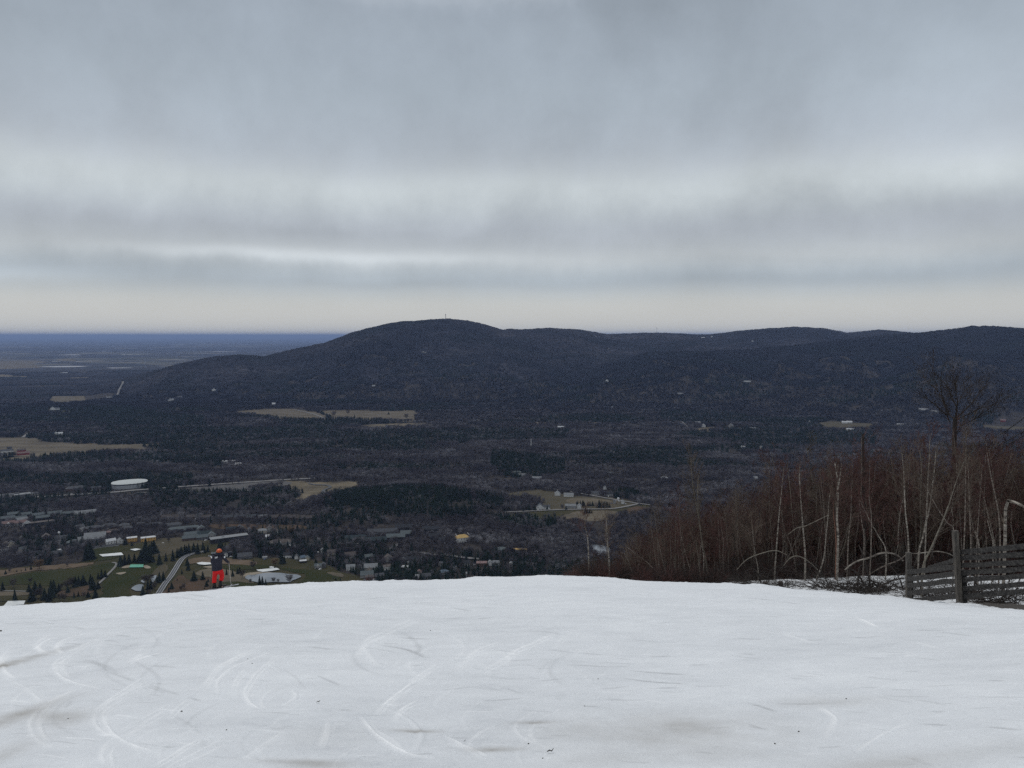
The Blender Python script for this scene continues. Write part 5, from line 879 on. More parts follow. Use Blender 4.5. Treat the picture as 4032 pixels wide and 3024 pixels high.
for pr, px in ((0.97, [(1270, 1990), (1330, 1955), (1480, 1932), (1600, 1945), (1750, 1935), (1850, 1960), (1875, 2040), (1860, 2052), (1700, 2058), (1400, 2048), (1280, 2022)]), (0.85, [(1870, 1958), (1980, 1955), (1990, 2012), (1880, 2010)]), (0.8, [(1900, 2035), (2000, 2038), (2190, 2050), (2200, 2085), (2080, 2095), (1980, 2065)]), (0.8, [(700, 1948), (930, 1950), (1150, 1985), (1100, 2012), (700, 2012)]), (0.75, [(590, 1965), (810, 1968), (810, 2018), (600, 2015)]),
               (0.85, [(270, 1610), (480, 1600), (660, 1635), (800, 1640), (820, 1690), (450, 1680), (280, 1660)]), (0.75, [(420, 1690), (900, 1690), (1300, 1700), (1500, 1700), (2000, 1690), (2250, 1700), (2230, 1745), (1500, 1760), (1100, 1745), (700, 1760), (420, 1735)]), (0.8, [(0, 1800), (650, 1792), (900, 1800), (880, 1840), (500, 1825), (0, 1840)]), (0.9, [(480, 1875), (560, 1860), (760, 1878), (760, 1905), (590, 1905)]), (0.8, [(180, 1890), (260, 1880), (270, 1918), (190, 1918)]),
               (0.8, [(2850, 1680), (3250, 1700), (3450, 1710), (3450, 1760), (2950, 1762), (2850, 1730)]), (0.9, [(1940, 1800), (2060, 1812), (2230, 1840), (2220, 1885), (2000, 1890), (1930, 1850)]), (0.85, [(2400, 1935), (2480, 1935), (2560, 1970), (2420, 1968)]), (0.7, [(2600, 1620), (2900, 1630), (3000, 1660), (2800, 1680), (2600, 1660)]), (0.5, [(100, 2030), (380, 2020), (380, 2220), (100, 2235)]), (0.55, [(1000, 2120), (1480, 2130), (1500, 2280), (1340, 2240), (1000, 2190)]), (0.6, [(1330, 2110), (1560, 2150), (1540, 2210), (1340, 2200)]), (0.5, [(1600, 2220), (2200, 2230), (2200, 2290), (1600, 2290)])): burn(g2(px), CON, pr)
WORLD_TOWN = g2([(-200, 2070), (1000, 2045), (1480, 2095), (2200, 2110), (2250, 2300), (1300, 2310), (-200, 2250)])
def wedge(n, r0, r1, a0, a1):
    a = np.radians(RNG.uniform(a0, a1, n)); r = np.sqrt(RNG.uniform(r0 * r0, r1 * r1, n)); return r * np.sin(a), r * np.cos(a)
bp_, cp_ = [], []
for (r0, r1, n, s) in ((780, 1500, 26000, 1.0), (1500, 2600, 62000, 1.0), (2600, 4300, 84000, 1.22), (4300, 6400, 95000, 1.25)):
    x, y = wedge(n, r0, r1, -38, 38); i, j = cell(x, y); ok = FREE[i, j]; az_ = np.degrees(np.arctan2(x, y)); r = np.hypot(x, y)
    for hx, hy, hr in HOUSES: ok &= (x - hx) ** 2 + (y - hy) ** 2 > hr * hr
    town = inpoly(x, y, WORLD_TOWN); ok &= ~(town & (RNG.random(n) < 0.2)); ok &= ~inpoly(x, y, GOLF)
    ok &= fbm(x / 60, y / 60, 201, 3) > 0.30
    ok &= (r < 4300) | (RNG.random(n) < (6600 - r) / 2000)
    x, y, i, j = x[ok], y[ok], i[ok], j[ok]; z = height(x, y); keep = (z < CAMZ - 0.43 * np.hypot(x, y) + 20) | True
    pc = np.maximum(CON[i, j], np.clip((fbm(x / 420, y / 170, 77, 4) - 0.52) * 7, 0, 0.85)) ; isc = RNG.random(len(x)) < pc
    hgt = (11.5 + 3.5 * RNG.random(len(x))) * s * np.where(isc, 1.08, 1.0) * (0.75 + 0.5 * fbm(x / 90, y / 90, 5, 2)); wdt = hgt * RNG.uniform(.85, 1.25, len(x)) * (1.1 if s > 1.1 else 1.0)
    D_ = np.stack([x, y, z - 0.2, wdt, hgt], -1); cp_.append(D_[isc]); bp_.append(D_[~isc])
bp_ = np.concatenate(bp_); cp_ = np.concatenate(cp_)
BARE = [far_bare(100 + k) for k in range(6)]
M_hill_shaded = instmat('hill_twigs_shaded', [(0.0, (0.008, 0.009, 0.013)), (0.4, (0.018, 0.018, 0.024)), (0.8, (0.036, 0.034, 0.041)), (1.0, (0.065, 0.062, 0.070))])  # darker copy of bare_twigs: shade of the canopy gaps put into the colour
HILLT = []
for k in range(4): q_ = far_bare(150 + k); q_.materials.clear(); q_.materials.append(M_hill_shaded); HILLT.append(q_)
CONS = [far_con(200 + k, 1 if k < 2 else .8) for k in range(3)] + [far_pine(300 + k) for k in range(3)]
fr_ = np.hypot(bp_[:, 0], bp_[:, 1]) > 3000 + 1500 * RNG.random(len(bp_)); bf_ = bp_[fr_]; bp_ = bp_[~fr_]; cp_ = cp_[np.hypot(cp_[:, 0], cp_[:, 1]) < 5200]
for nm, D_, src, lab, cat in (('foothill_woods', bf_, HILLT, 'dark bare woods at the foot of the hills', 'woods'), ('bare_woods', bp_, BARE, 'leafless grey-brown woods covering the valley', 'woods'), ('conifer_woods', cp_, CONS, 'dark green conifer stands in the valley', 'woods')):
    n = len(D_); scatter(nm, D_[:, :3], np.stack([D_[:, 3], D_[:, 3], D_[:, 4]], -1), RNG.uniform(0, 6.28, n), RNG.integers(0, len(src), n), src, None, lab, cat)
# ------------------------------------------------------------------ closed canopy of the hill woods
m, nt, b = newmat('hill_canopy'); L = nt.links; b.inputs['Roughness'].default_value = 1.0; b.inputs['Specular IOR Level'].default_value = 0.03
a1 = N(nt, 'ShaderNodeAttribute'); a1.attribute_name = 'tone'; a2 = N(nt, 'ShaderNodeAttribute'); a2.attribute_name = 'con'
r1_ = ramp(nt, [(0.0, (0.004, 0.005, 0.009)), (0.35, (0.010, 0.011, 0.016)), (0.7, (0.020, 0.020, 0.026)), (1.0, (0.045, 0.043, 0.050))]); L.new(a1.outputs['Fac'], r1_.inputs[0]); L.new(mixc(nt, a2.outputs['Fac'], r1_.outputs[0], (0.006, 0.009, 0.010)), b.inputs['Base Color'])
NAc, caz = 1500, np.linspace(-39, 39, 1500); crr = np.concatenate([np.geomspace(4150, 9200, 410), np.geomspace(9260, 14000, 60)])
A = np.radians(np.repeat(caz[:, None], len(crr), 1)); Rr = np.repeat(crr[None, :], NAc, 0) * (1 + RNG.uniform(-.0006, .0006, A.shape)); cx_, cy_ = Rr * np.sin(A), Rr * np.cos(A)
base_ = height(cx_, cy_); i, j = cell(cx_, cy_); ins = (cx_ > GX0) & (cx_ < GX1) & (cy_ < GY1); fr = np.where(ins, FREE[i, j], True)
jit = RNG.random(A.shape); top_ = 9 + 2 * jit + 8 * vnoise(cx_ / 17, cy_ / 17, 88) + (fbm(cx_ / 60, cy_ / 60, 9, 2) - .5) * 10
dens = fbm(cx_ / 700, cy_ / 500, 13, 4); op = (base_ < 5) & (Rr > 9500)
gapk = (base_ < 8) & (fbm(cx_ / 900, cy_ / 260, 19, 3) < 0.36)
edge_ = (vnoise(cx_ / 45, cy_ / 60, 97) * .7 + vnoise(cx_ / 160, cy_ / 200, 98) * .5) > (Rr - 4150) / 1300
cz_ = base_ + np.where(fr & ~gapk & ~edge_, top_ - 5 * (1 - sstep(4300, 6500, Rr)), -6.0); cz_ = np.where(op, -6, cz_)
me_ = mesh_np('hill_woods', np.stack([cx_, cy_, cz_], -1).reshape(-1, 3), (lambda q: np.stack([q + len(crr), q + len(crr) + 1, q + 1, q], -1).reshape(-1, 4))(np.arange(NAc - 1)[:, None] * len(crr) + np.arange(len(crr) - 1)[None, :]), m)
isB = _layer(np.degrees(A), Rr, SB, RB, 21) > _layer(np.degrees(A), Rr, SA, RA, 3)  # nearer range toned darker: ridge shading and haze contrast put into the colour
tone = np.clip(0.52 - 0.30 * isB + 0.55 * (vnoise(cx_ / 17, cy_ / 17, 88) - .5) + 0.12 * (RNG.random(A.shape) - .5) + 1.1 * (fbm(cx_ / 420, cy_ / 260, 33, 5, .6) - .5) + 0.12 * (vnoise(cx_ / 12, cy_ / 12, 89) > .93), 0, 1); con = np.clip((fbm(cx_ / 380, cy_ / 200, 44, 4) - 0.57) * 9, 0, 1) * (RNG.random(A.shape) < .8)
con = np.where(base_ > 60, con * 0.6, con)
for nm, arr in (('tone', tone), ('con', con)):
    a_ = me_.attributes.new(nm, 'FLOAT', 'POINT'); a_.data.foreach_set('value', arr.ravel().astype(np.float32))
tag(obj('hill_woods', me_), 'leafless forest covering the distant hills', 'woods', None, 'stuff')
# ------------------------------------------------------------------ individual trees of the golf course and the village
M_conn = mat('spruce_needles', (0.010, 0.015, 0.012), (0.026, 0.036, 0.026), scale=0.6, rnd=0.5, rough=1, spec=0.05)
M_bareg = mat('bare_branches', (0.085, 0.072, 0.065), (0.055, 0.046, 0.042), scale=0.5, rnd=0.6, rough=1, spec=0.05)
M_willow = mat('willow_branches', (0.17, 0.115, 0.062), (0.11, 0.075, 0.045), scale=0.5, rnd=0.3, rough=1, spec=0.05)
def con_tree(seed, slim):
    me = far_con(seed, slim); me.materials.clear(); me.materials.append(M_conn); t = MB(); t.tube([(0, 0, -.03), (0, 0, .9)], [.022, .004], 5, False); return t.mesh('trunk', M_trunkd), me
def bare_tree(seed, m, n=170):
    me = far_bare(seed, n); me.materials.clear(); me.materials.append(m); t = MB(); t.tube([(0, 0, -.03), (.01, 0, .35), (0, .02, .75)], [.026, .018, .005], 5, False); return t.mesh('trunk', M_trunkd), me
CT = [con_tree(400, 1.15), con_tree(401, 1.0), con_tree(402, .85), con_tree(403, 1.3)]; BT = [bare_tree(410, M_bareg), bare_tree(411, M_bareg), bare_tree(412, M_bareg)]; WT = [bare_tree(413, M_willow, 260)]
def plant(kindset, X, Yb, hp, name, label, cat, group, i, wide=1.0):
    p = gp(X, Yb); D = math.hypot(math.hypot(p.x, p.y), CAMZ); H = hp / F * D * 1.06
    t, c = kindset[i % len(kindset)]; e = empty(name, (p.x, p.y, 0.0), i * 1.7); e.scale = (H * wide, H * wide, H)
    obj('trunk', t, e); obj('crown', c, e); tag(e, label, cat, group); return e
def batch(ox, s, rows, grp):
    for x, y, h in rows:
        X, Y, hp = ox + x / s, 2000 + y / s, h / s
        lab = {'golf': 'dark cone-shaped spruce dotted over the golf course', 'road': 'dark spruce in the row beside the asphalt road bend', 'village': 'dark conifer between the houses of the village', 'pond': 'dark spruce in the clump in front of the golf pond'}[grp]
        plant(CT, X, Y, hp, 'spruce_tree', lab, 'tree', {'golf': 'spruces on the golf course', 'road': 'spruces along the road bend', 'village': 'conifers in the village', 'pond': 'spruces by the golf pond'}[grp], RND.randrange(99), RND.uniform(.9, 1.25))
batch(0, 4.148, [(92, 1090, 60), (275, 1055, 40), (347, 1045, 35), (418, 1035, 55), (507, 1015, 75), (45, 1360, 125), (245, 1525, 165), (475, 1375, 110), (575, 1370, 150), (655, 1330, 90), (510, 1530, 175), (730, 1500, 160), (840, 1470, 240), (880, 1400, 190), (962, 1365, 115), (1110, 1390, 100), (1235, 1290, 150), (1285, 1240, 110), (1360, 1260, 140), (1480, 1250, 150), (1515, 1340, 190), (1605, 1165, 100), (1660, 1160, 140), (1720, 1140, 110), (1605, 1320, 110), (1560, 1470, 140), (1210, 1470, 90), (1280, 1450, 80), (1440, 1460, 90), (800, 1530, 180), (560, 1520, 130)], 'golf')
batch(440, 4.148, [(145, 950, 150), (215, 935, 150), (285, 910, 140), (372, 895, 135), (480, 890, 180), (560, 890, 340), (620, 880, 250), (525, 885, 220), (690, 740, 190), (655, 730, 160), (685, 890, 90), (780, 930, 170), (885, 870, 120), (780, 1220, 160), (845, 1190, 140), (740, 1225, 110), (645, 1240, 70), (590, 1340, 150), (640, 1330, 120), (510, 1420, 130), (580, 1430, 80), (235, 600, 100), (205, 610, 90), (330, 620, 70), (1235, 940, 110), (1250, 1020, 130), (1145, 1080, 75), (1345, 1195, 150), (1487, 1180, 130), (1575, 1220, 70), (1550, 1290, 90), (930, 1380, 80), (980, 1330, 105), (1068, 1195, 40), (1515, 1335, 50)], 'golf')
batch(440, 4.148, [(1000, 865, 165), (1070, 815, 145), (1100, 805, 120), (1137, 790, 145), (1195, 765, 150), (1225, 755, 130), (1262, 745, 150), (1340, 730, 145), (1405, 750, 160), (1490, 700, 140), (1520, 740, 110), (1570, 720, 110)], 'road')
batch(880, 4.148, [(590, 1255, 140), (635, 1255, 130), (690, 1255, 90)], 'pond')
batch(880, 4.148, [(50, 1100, 110), (150, 1125, 110), (230, 1085, 100), (265, 1070, 100), (490, 880, 40), (1790, 1170, 45), (1840, 1200, 50)], 'golf')
batch(880, 4.148, [(190, 830, 170), (30, 700, 120), (545, 480, 120), (600, 500, 120), (865, 465, 80), (400, 650, 90), (450, 660, 100), (510, 690, 160), (560, 700, 180), (620, 720, 190), (700, 700, 150), (750, 720, 140), (820, 700, 120), (880, 740, 160), (960, 910, 180), (1000, 900, 120), (1050, 650, 110), (1130, 650, 120), (1170, 640, 110), (1240, 700, 150), (1320, 620, 150), (1290, 640, 120), (1380, 560, 90), (1150, 830, 100), (1650, 780, 90), (1790, 950, 120), (1850, 940, 120), (1510, 900, 80), (470, 700, 150), (650, 690, 160), (-60, 690, 150), (-25, 700, 130)], 'village')
batch(1320, 4.148, [(1105, 640, 85), (1197, 675, 75), (1250, 800, 230), (700, 830, 140), (735, 845, 140), (770, 840, 150), (830, 820, 160), (870, 800, 150), (500, 950, 110), (235, 960, 110), (30, 950, 100), (710, 1090, 140), (760, 1080, 120), (960, 1010, 120), (1030, 1010, 90), (1145, 1010, 90), (1065, 1180, 120), (1470, 880, 90), (1780, 1000, 140), (1850, 1040, 130), (1540, 1050, 80), (0, 1180, 40), (85, 1190, 50)], 'village')
batch(1740, 3.95, [(705, 830, 180), (730, 825, 150), (650, 830, 110), (120, 1080, 140), (335, 1060, 170), (1000, 1050, 110), (1480, 680, 120), (1560, 800, 100), (1790, 700, 90)], 'village')
batch(0, 4.148, [(400, 560, 150), (450, 540, 120), (620, 720, 190), (680, 720, 210), (655, 700, 180), (860, 540, 100), (1130, 560, 140), (1180, 550, 90), (1215, 550, 90), (1400, 860, 200), (1440, 850, 240), (1480, 840, 230), (300, 700, 150), (1870, 560, 60)], 'village')
for x, y, h, ox, s in ((500, 1230, 75, 0, 4.148), (1100, 960, 65, 0, 4.148), (160, 1055, 60, 0, 4.148), (600, 1480, 120, 0, 4.148), (660, 1470, 130, 0, 4.148), (1000, 1340, 90, 0, 4.148), (1090, 1330, 130, 0, 4.148), (1150, 1300, 120, 0, 4.148), (1180, 1290, 130, 0, 4.148), (980, 1530, 110, 0, 4.148), (1050, 1530, 110, 0, 4.148), (1370, 1480, 90, 0, 4.148), (220, 1300, 120, 0, 4.148), (540, 1240, 130, 440, 4.148), (600, 1230, 120, 440, 4.148), (660, 1180, 90, 440, 4.148), (700, 1340, 110, 440, 4.148), (610, 1440, 90, 440, 4.148), (480, 1010, 130, 880, 4.148), (310, 1150, 130, 880, 4.148), (820, 1225, 85, 880, 4.148), (890, 1225, 60, 880, 4.148), (1075, 1245, 150, 880, 4.148), (440, 1235, 70, 880, 4.148), (1180, 1330, 90, 440, 4.148), (1130, 1360, 80, 440, 4.148), (930, 560, 70, 440, 4.148)):
    plant(BT, ox + x / s, 2000 + y / s, h / s, 'bare_tree', 'leafless grey-brown tree standing on the golf course', 'tree', 'leafless trees on the golf course', RND.randrange(99), 1.2)
plant(WT, 640 / 4.148, 2000 + 1000 / 4.148, 125 / 4.148, 'willow_tree', 'wide ochre leafless willow on the dry bank of the left fairway', 'tree', None, 0, 1.7)
plant(WT, 880 + 840 / 4.148, 2000 + 955 / 4.148, 120 / 4.148, 'willow_tree', 'ochre leafless willow just above the wide white cover', 'tree', None, 0, 1.6)
plant(WT, 880 + 1110 / 4.148, 2000 + 440 / 4.148, 120 / 4.148, 'willow_tree', 'ochre leafless tree behind the brown-roofed pavilion', 'tree', None, 0, 1.4)
for i, (X, Y, hp) in enumerate([(2270, 1990, 16), (2275, 1991, 20), (2285, 1992, 22), (2295, 1993, 24), (2300, 1993, 18), (2315, 1992, 17), (2323, 1992, 18), (2333, 1992, 18), (2359, 1998, 30), (2366, 1997, 22), (2374, 1998, 24), (2380, 1998, 24), (2387, 1998, 24), (2393, 1998, 22), (2400, 1998, 20), (2306, 2021, 22), (2314, 2021, 16), (2322, 2021, 17), (2330, 2021, 14), (2105, 2011, 20), (2082, 2012, 20), (2060, 2014, 18), (2154, 2009, 22), (2229, 2008, 16), (2066, 2036, 16)]):
    plant(CT, X, Y, hp, 'spruce_tree', 'small dark spruce planted along the lane of the dry fields', 'tree', 'spruces by the white farm', i, 1.2)
for i, (X, Y, hp) in enumerate([(1370, 1633, 18), (1315, 1641, 22), (1396, 1646, 14), (1600, 1652, 22), (1466, 1664, 12), (1500, 1664, 12), (1564, 1662, 12), (1290, 1644, 14), (1300, 1648, 12), (1345, 1650, 10), (1355, 1650, 10), (1530, 1632, 10)]):
    plant(BT if i in (0, 1, 3) else CT, X, Y, hp, 'field_tree', 'small dark tree standing alone in the far dry fields', 'tree', 'trees in the far dry fields', i, 1.4)

# ------------------------------------------------------------------ near thicket at the right of the slope
M_birch, nt, b = newmat('birch_bark'); L = nt.links; b.inputs['Roughness'].default_value = 0.8
tc = N(nt, 'ShaderNodeTexCoord'); mp = N(nt, 'ShaderNodeMapping'); mp.inputs['Scale'].default_value = (2.5, 2.5, 9); L.new(tc.outputs['Object'], mp.inputs[0]); no = N(nt, 'ShaderNodeTexNoise'); no.inputs['Scale'].default_value = 1.3; no.inputs['Detail'].default_value = 3; L.new(mp.outputs[0], no.inputs[0])
r = ramp(nt, [(0.36, (0.045, 0.035, 0.030)), (0.48, (0.16, 0.137, 0.112)), (0.68, (0.31, 0.28, 0.24))]); L.new(no.outputs['Fac'], r.inputs[0]); L.new(r.outputs[0], b.inputs['Base Color'])
M_birchdim = mat('dim_birch_bark', (0.05, 0.04, 0.035), (0.22, 0.185, 0.155), scale=2.0, stretch=(2.5, 2.5, 6), rough=0.9)
M_greyb = mat('grey_sapling_bark', (0.20, 0.18, 0.145), (0.12, 0.105, 0.085), scale=3.0, stretch=(2, 2, 5), rough=0.9)
M_darkb = mat('dark_bark', (0.040, 0.032, 0.028), (0.022, 0.018, 0.016), scale=3.0, rough=0.95)
M_oak = mat('oak_bark', (0.060, 0.048, 0.044), (0.038, 0.031, 0.029), scale=3.0, rough=0.95)
M_red = mat('red_twigs', (0.090, 0.038, 0.032), (0.050, 0.027, 0.024), scale=0.8, rough=0.9, rnd=0.5)
M_brt = mat('brown_twigs', (0.125, 0.095, 0.072), (0.065, 0.050, 0.040), scale=0.8, rough=0.9, rnd=0.5)
class Twigs:
    """fast collector of thin three-sided cones and tapered segments"""
    def __init__(s, seed): s.v = []; s.f = []; s.r = random.Random(seed)
    def seg(s, a, b_, ra, rb, n=3):
        d = (b_ - a)
        if d.length < 1e-4: return
        d = d.normalized(); u = d.cross(Vector((.3, .9, .2)));
        if u.length < .1: u = d.cross(Vector((1, 0, 0)))
        u.normalize(); w = d.cross(u); k = len(s.v)
        for p, rr_ in ((a, ra), (b_, rb)):
            for j in range(n): an = 2 * PI * j / n; s.v.append(tuple(p + (u * math.cos(an) + w * math.sin(an)) * rr_))
        for j in range(n): s.f.append((k + j, k + (j + 1) % n, k + n + (j + 1) % n, k + n + j))
    def branch(s, p, d, l, r0, lev, upw=0.25, nsub=4, segs=3, wob=0.18):
        r = s.r; pts = [p]; dirs = []
        for i in range(segs):
            d = (d + Vector((r.uniform(-wob, wob), r.uniform(-wob, wob), r.uniform(-wob, wob) + upw * .5))).normalized(); dirs.append(d); pts.append(pts[-1] + d * l / segs)
        for i in range(segs): s.seg(pts[i], pts[i + 1], r0 * (1 - i / segs * .8), r0 * (1 - (i + 1) / segs * .8) if i < segs - 1 else r0 * .15, 4 if r0 > .02 else 3)
        if lev > 0:
            for k in range(nsub):
                t = r.uniform(.25, .98) * segs; i = min(int(t), segs - 1); q = pts[i].lerp(pts[i + 1], t - i); a = r.uniform(.35, .9); ax = dirs[i].cross(Vector((r.uniform(-1, 1), r.uniform(-1, 1), r.uniform(-1, 1)))).normalized()
                nd = (dirs[i] * math.cos(a) + ax * math.sin(a)).normalized(); s.branch(q, nd, l * r.uniform(.35, .62), max(r0 * (1 - t / segs * .7) * .55, TWR), lev - 1, upw, nsub, 2, wob)
    def mesh(s, name, m): me = bpy.data.meshes.new(name); me.from_pydata(s.v, [], s.f); me.materials.append(m); me.update(); return me
TWR = 0.0075
def spline(P, n=4):
    Q = []
    for i in range(len(P) - 1):
        p0 = P[max(i - 1, 0)]; p1 = P[i]; p2 = P[i + 1]; p3 = P[min(i + 2, len(P) - 1)]
        for k in range(n): t = k / n; Q.append(0.5 * (2 * p1 + (p2 - p0) * t + (2 * p0 - 5 * p1 + 4 * p2 - p3) * t * t + (3 * p1 - p0 - 3 * p2 + p3) * t ** 3))
    return Q + [P[-1]]
def tree_parts(P, r0, r1, seed, nb, blen, tlo=0.35, lev=2, upw=0.3, ang=(.35, .85), nsub=4, m_tr=None, m_cr=None):
    """trunk mesh along the points P (local) and a crown of branches and twigs"""
    Q = spline(P); n = len(Q); t = MB(); t.tube(Q, [r0 + (r1 - r0) * (i / (n - 1)) ** .9 for i in range(n)], 7, False)
    tw = Twigs(seed); r = tw.r
    for k in range(nb):
        f = tlo + (1 - tlo) * ((k + r.random()) / nb); i = min(int(f * (n - 1)), n - 2); p = Q[i].lerp(Q[i + 1], f * (n - 1) - i); d = (Q[i + 1] - Q[i]).normalized(); a = r.uniform(*ang); an = r.uniform(0, 2 * PI)
        s_ = d.cross(Vector((math.cos(an), math.sin(an), .1))).normalized(); nd = (d * math.cos(a) + s_ * math.sin(a)).normalized(); rr_ = (r0 + (r1 - r0) * f) * .45
        tw.branch(p, nd, blen * (1.15 - .75 * f) * r.uniform(.6, 1.15), max(rr_, .008), lev, upw, nsub)
    return t.mesh('trunk', m_tr), tw.mesh('crown', m_cr)
HERO = []
def hero(name, px, r, wpx, label, m_tr, m_cr, nb=16, blen=2.2, tlo=.35, lev=2, cat='tree', group=None, sink=0.5, depth=0.6, upw=.3, ang=(.35, .85), nsub=4, wtop=.25, foot=True):
    """a tree whose trunk runs through photograph pixels px (bottom to top) r metres away; wpx its foot width in px"""
    rd = random.Random(len(HERO) + 50); base = at(*px[0], r); gzv = near_z(base.x, base.y)
    pts = []
    for i, (X, Y) in enumerate(px):
        q = at(X, Y, r + (0 if i == 0 else rd.uniform(-depth, depth) * i / len(px))); pts.append(q)
    if foot and base.z > gzv: pts.insert(0, Vector((base.x + (base.x - pts[1].x) * .05, base.y, gzv - 0.2)))
    o = pts[0].copy(); loc = [p - o for p in pts]; w = wpx / F * r / 2 * 1.03
    t, c = tree_parts(loc, w, w * wtop, rd.randrange(9999), nb, blen, tlo, lev, upw, ang, nsub, m_tr, m_cr)
    e = empty(name, o); obj('trunk', t, e); obj('crown', c, e); tag(e, label, cat, group); HERO.append(e); return e
K5 = lambda pts: [(2100 + x / 2.458, 1750 + y / 2.458) for x, y in pts]
K6 = lambda pts: [(2900 + x / 2.37, 1700 + y / 2.37) for x, y in pts]
K7 = lambda pts: [(3400 + x / 1.581, 1400 + y / 1.581) for x, y in pts]
bi, gr = 'birch_tree', 'grey_tree'
hero(bi, K5([(545, 1290), (538, 1180), (532, 1000), (520, 860), (500, 800), (498, 680)]), 46, 7, 'slim white birch, leftmost, alone at the snow crest', M_birch, M_red, 16, 1.9, .5)
hero(bi, K5([(737, 1290), (735, 1150), (720, 960), (710, 800), (706, 690)]), 45, 7.5, 'white birch second from the left at the snow crest', M_birch, M_brt, 18, 2.0, .5)
hero(bi, K5([(722, 1290), (718, 1100), (705, 920), (690, 760)]), 46, 4, 'thin dim birch stem touching the second white birch', M_birchdim, M_red, 8, 1.2, .6, lev=1)
hero(bi, K5([(958, 1320), (955, 1250), (940, 1190), (915, 1120), (880, 1050)]), 45, 5, 'short broken-looking birch stem, low and crooked at the crest', M_birch, M_brt, 6, 1.2, .4, lev=1)
hero(bi, K5([(1022, 1300), (1015, 1120), (1000, 980), (985, 830)]), 50, 4, 'forked thin pale birch behind the crooked one', M_birchdim, M_brt, 10, 1.8, .4)
hero(bi, K5([(1290, 1310), (1180, 1220), (1090, 1130), (980, 1050), (890, 980)]), 44, 5, 'birch stem leaning steeply to the left over the thicket edge', M_birchdim, M_brt, 8, 1.6, .5)
hero(gr, K5([(1700, 1330), (1668, 1120), (1630, 930), (1600, 700), (1570, 560), (1540, 360), (1525, 140)]), 47, 8, 'tall grey leaning tree rising high above the left thicket', M_greyb, M_brt, 22, 3.2, .45, ang=(.2, .5), depth=1.0, upw=.5)
hero(gr, K5([(1600, 700), (1590, 480), (1600, 330), (1618, 230)]), 47.2, 4, 'thin second leader beside the tall grey leaning tree', M_greyb, M_brt, 10, 1.5, .3, lev=1, foot=False)
hero(bi, K5([(1345, 1310), (1340, 1120), (1330, 950), (1320, 790)]), 48, 4.5, 'dim vertical birch left of the tall grey leaning tree', M_birchdim, M_red, 12, 1.8, .4)
hero(bi, K5([(1412, 1320), (1405, 1120), (1400, 960), (1396, 800)]), 47, 5, 'mottled birch stem close left of the tall grey leaning tree', M_birchdim, M_red, 12, 1.8, .4)
hero(bi, K5([(1532, 1325), (1510, 1190), (1470, 1050), (1430, 880)]), 45, 4.5, 'slim pale birch leaning left, just before the tall grey tree', M_birch, M_red, 10, 1.7, .4)
hero(bi, K5([(1612, 1330), (1612, 1100), (1620, 960)]), 44, 4, 'short pale stem under the tall grey leaning tree', M_birch, M_red, 5, 1.0, .5, lev=1)
hero(bi, K5([(1650, 1130), (1640, 1030), (1622, 950)]), 45, 6, 'bright split trunk of a broken birch leaning on the grey tree', M_birch, M_brt, 3, .8, .6, lev=1)
hero(bi, K5([(1755, 1340), (1752, 1180), (1750, 1010)]), 46, 4, 'dim straight birch right of the tall grey leaning tree', M_birchdim, M_red, 8, 1.5, .5)
hero(bi, K5([(1840, 1300), (1820, 1120), (1795, 980), (1775, 880)]), 46, 4, 'pale birch tilting left before the big brush heap', M_birch, M_red, 8, 1.6, .4)
hero(bi, K5([(2175, 1210), (2150, 1080), (2130, 930), (2118, 780)]), 45, 4.5, 'slim birch at the left end of the shelf, above brush', M_birch, M_brt, 14, 2.2, .4)
hero(bi, K6([(358, 1290), (370, 1130), (390, 860), (412, 640), (430, 450), (442, 340)]), 46, 7, 'tall bright white birch leaning slightly right, first on the shelf', M_birch, M_red, 16, 2.0, .55)
hero(bi, K6([(460, 1200), (450, 1030), (448, 900)]), 48, 4.5, 'short dim birch right of the first bright birch', M_birchdim, M_red, 8, 1.6, .4)
hero(bi, K6([(640, 1368), (642, 1250), (640, 1120), (625, 950), (610, 760), (595, 560), (588, 420), (590, 290)]), 45, 9, 'white birch with peeling cracked foot, second tall one on the shelf', M_birch, M_red, 16, 1.8, .6, wtop=.18)
hero(bi, K6([(750, 1365), (780, 1290), (815, 1170), (835, 980), (855, 780), (862, 640), (875, 580)]), 45, 6, 'crooked S-shaped white birch, third on the shelf', M_birch, M_brt, 14, 1.8, .5)
hero(bi, K6([(940, 1340), (942, 1200), (948, 980), (938, 800), (945, 620), (948, 500), (935, 400), (918, 290)]), 44, 10, 'brightest straight white birch with a fork near the top', M_birch, M_red, 20, 2.0, .55, wtop=.3)
hero(bi, K6([(948, 520), (965, 420), (980, 290)]), 44, 6, 'upper right fork of the brightest birch', M_birch, M_red, 8, 1.4, .3, foot=False)
hero(bi, K6([(930, 1100), (920, 900), (905, 780), (905, 640)]), 45, 5.5, 'reddish birch stem close behind the brightest birch', mat('red_birch_bark', (0.22, 0.11, 0.07), (0.12, 0.055, 0.04), scale=2), M_red, 10, 1.7, .4)
hero(bi, K6([(1038, 1160), (1045, 980), (1065, 820), (1070, 640), (1080, 400), (1078, 240)]), 46, 5, 'mottled birch right of the brightest birch', M_birchdim, M_red, 14, 2.0, .5)
hero(bi, K6([(830, 1000), (810, 650), (790, 480), (780, 300)]), 49, 3.5, 'very thin birch behind the crooked S-shaped one', M_birchdim, M_red, 10, 1.6, .5)
hero(bi, K6([(1190, 1010), (1170, 850), (1150, 700), (1130, 600)]), 47, 4.5, 'thin birch tilting left, between mottled birch and snag', M_birchdim, M_red, 10, 1.7, .4)
hero(bi, K6([(1395, 1115), (1330, 980), (1260, 860), (1200, 740), (1150, 640)]), 45, 5, 'birch leaning far to the left below the dark snag', M_birch, M_red, 10, 2.0, .4)
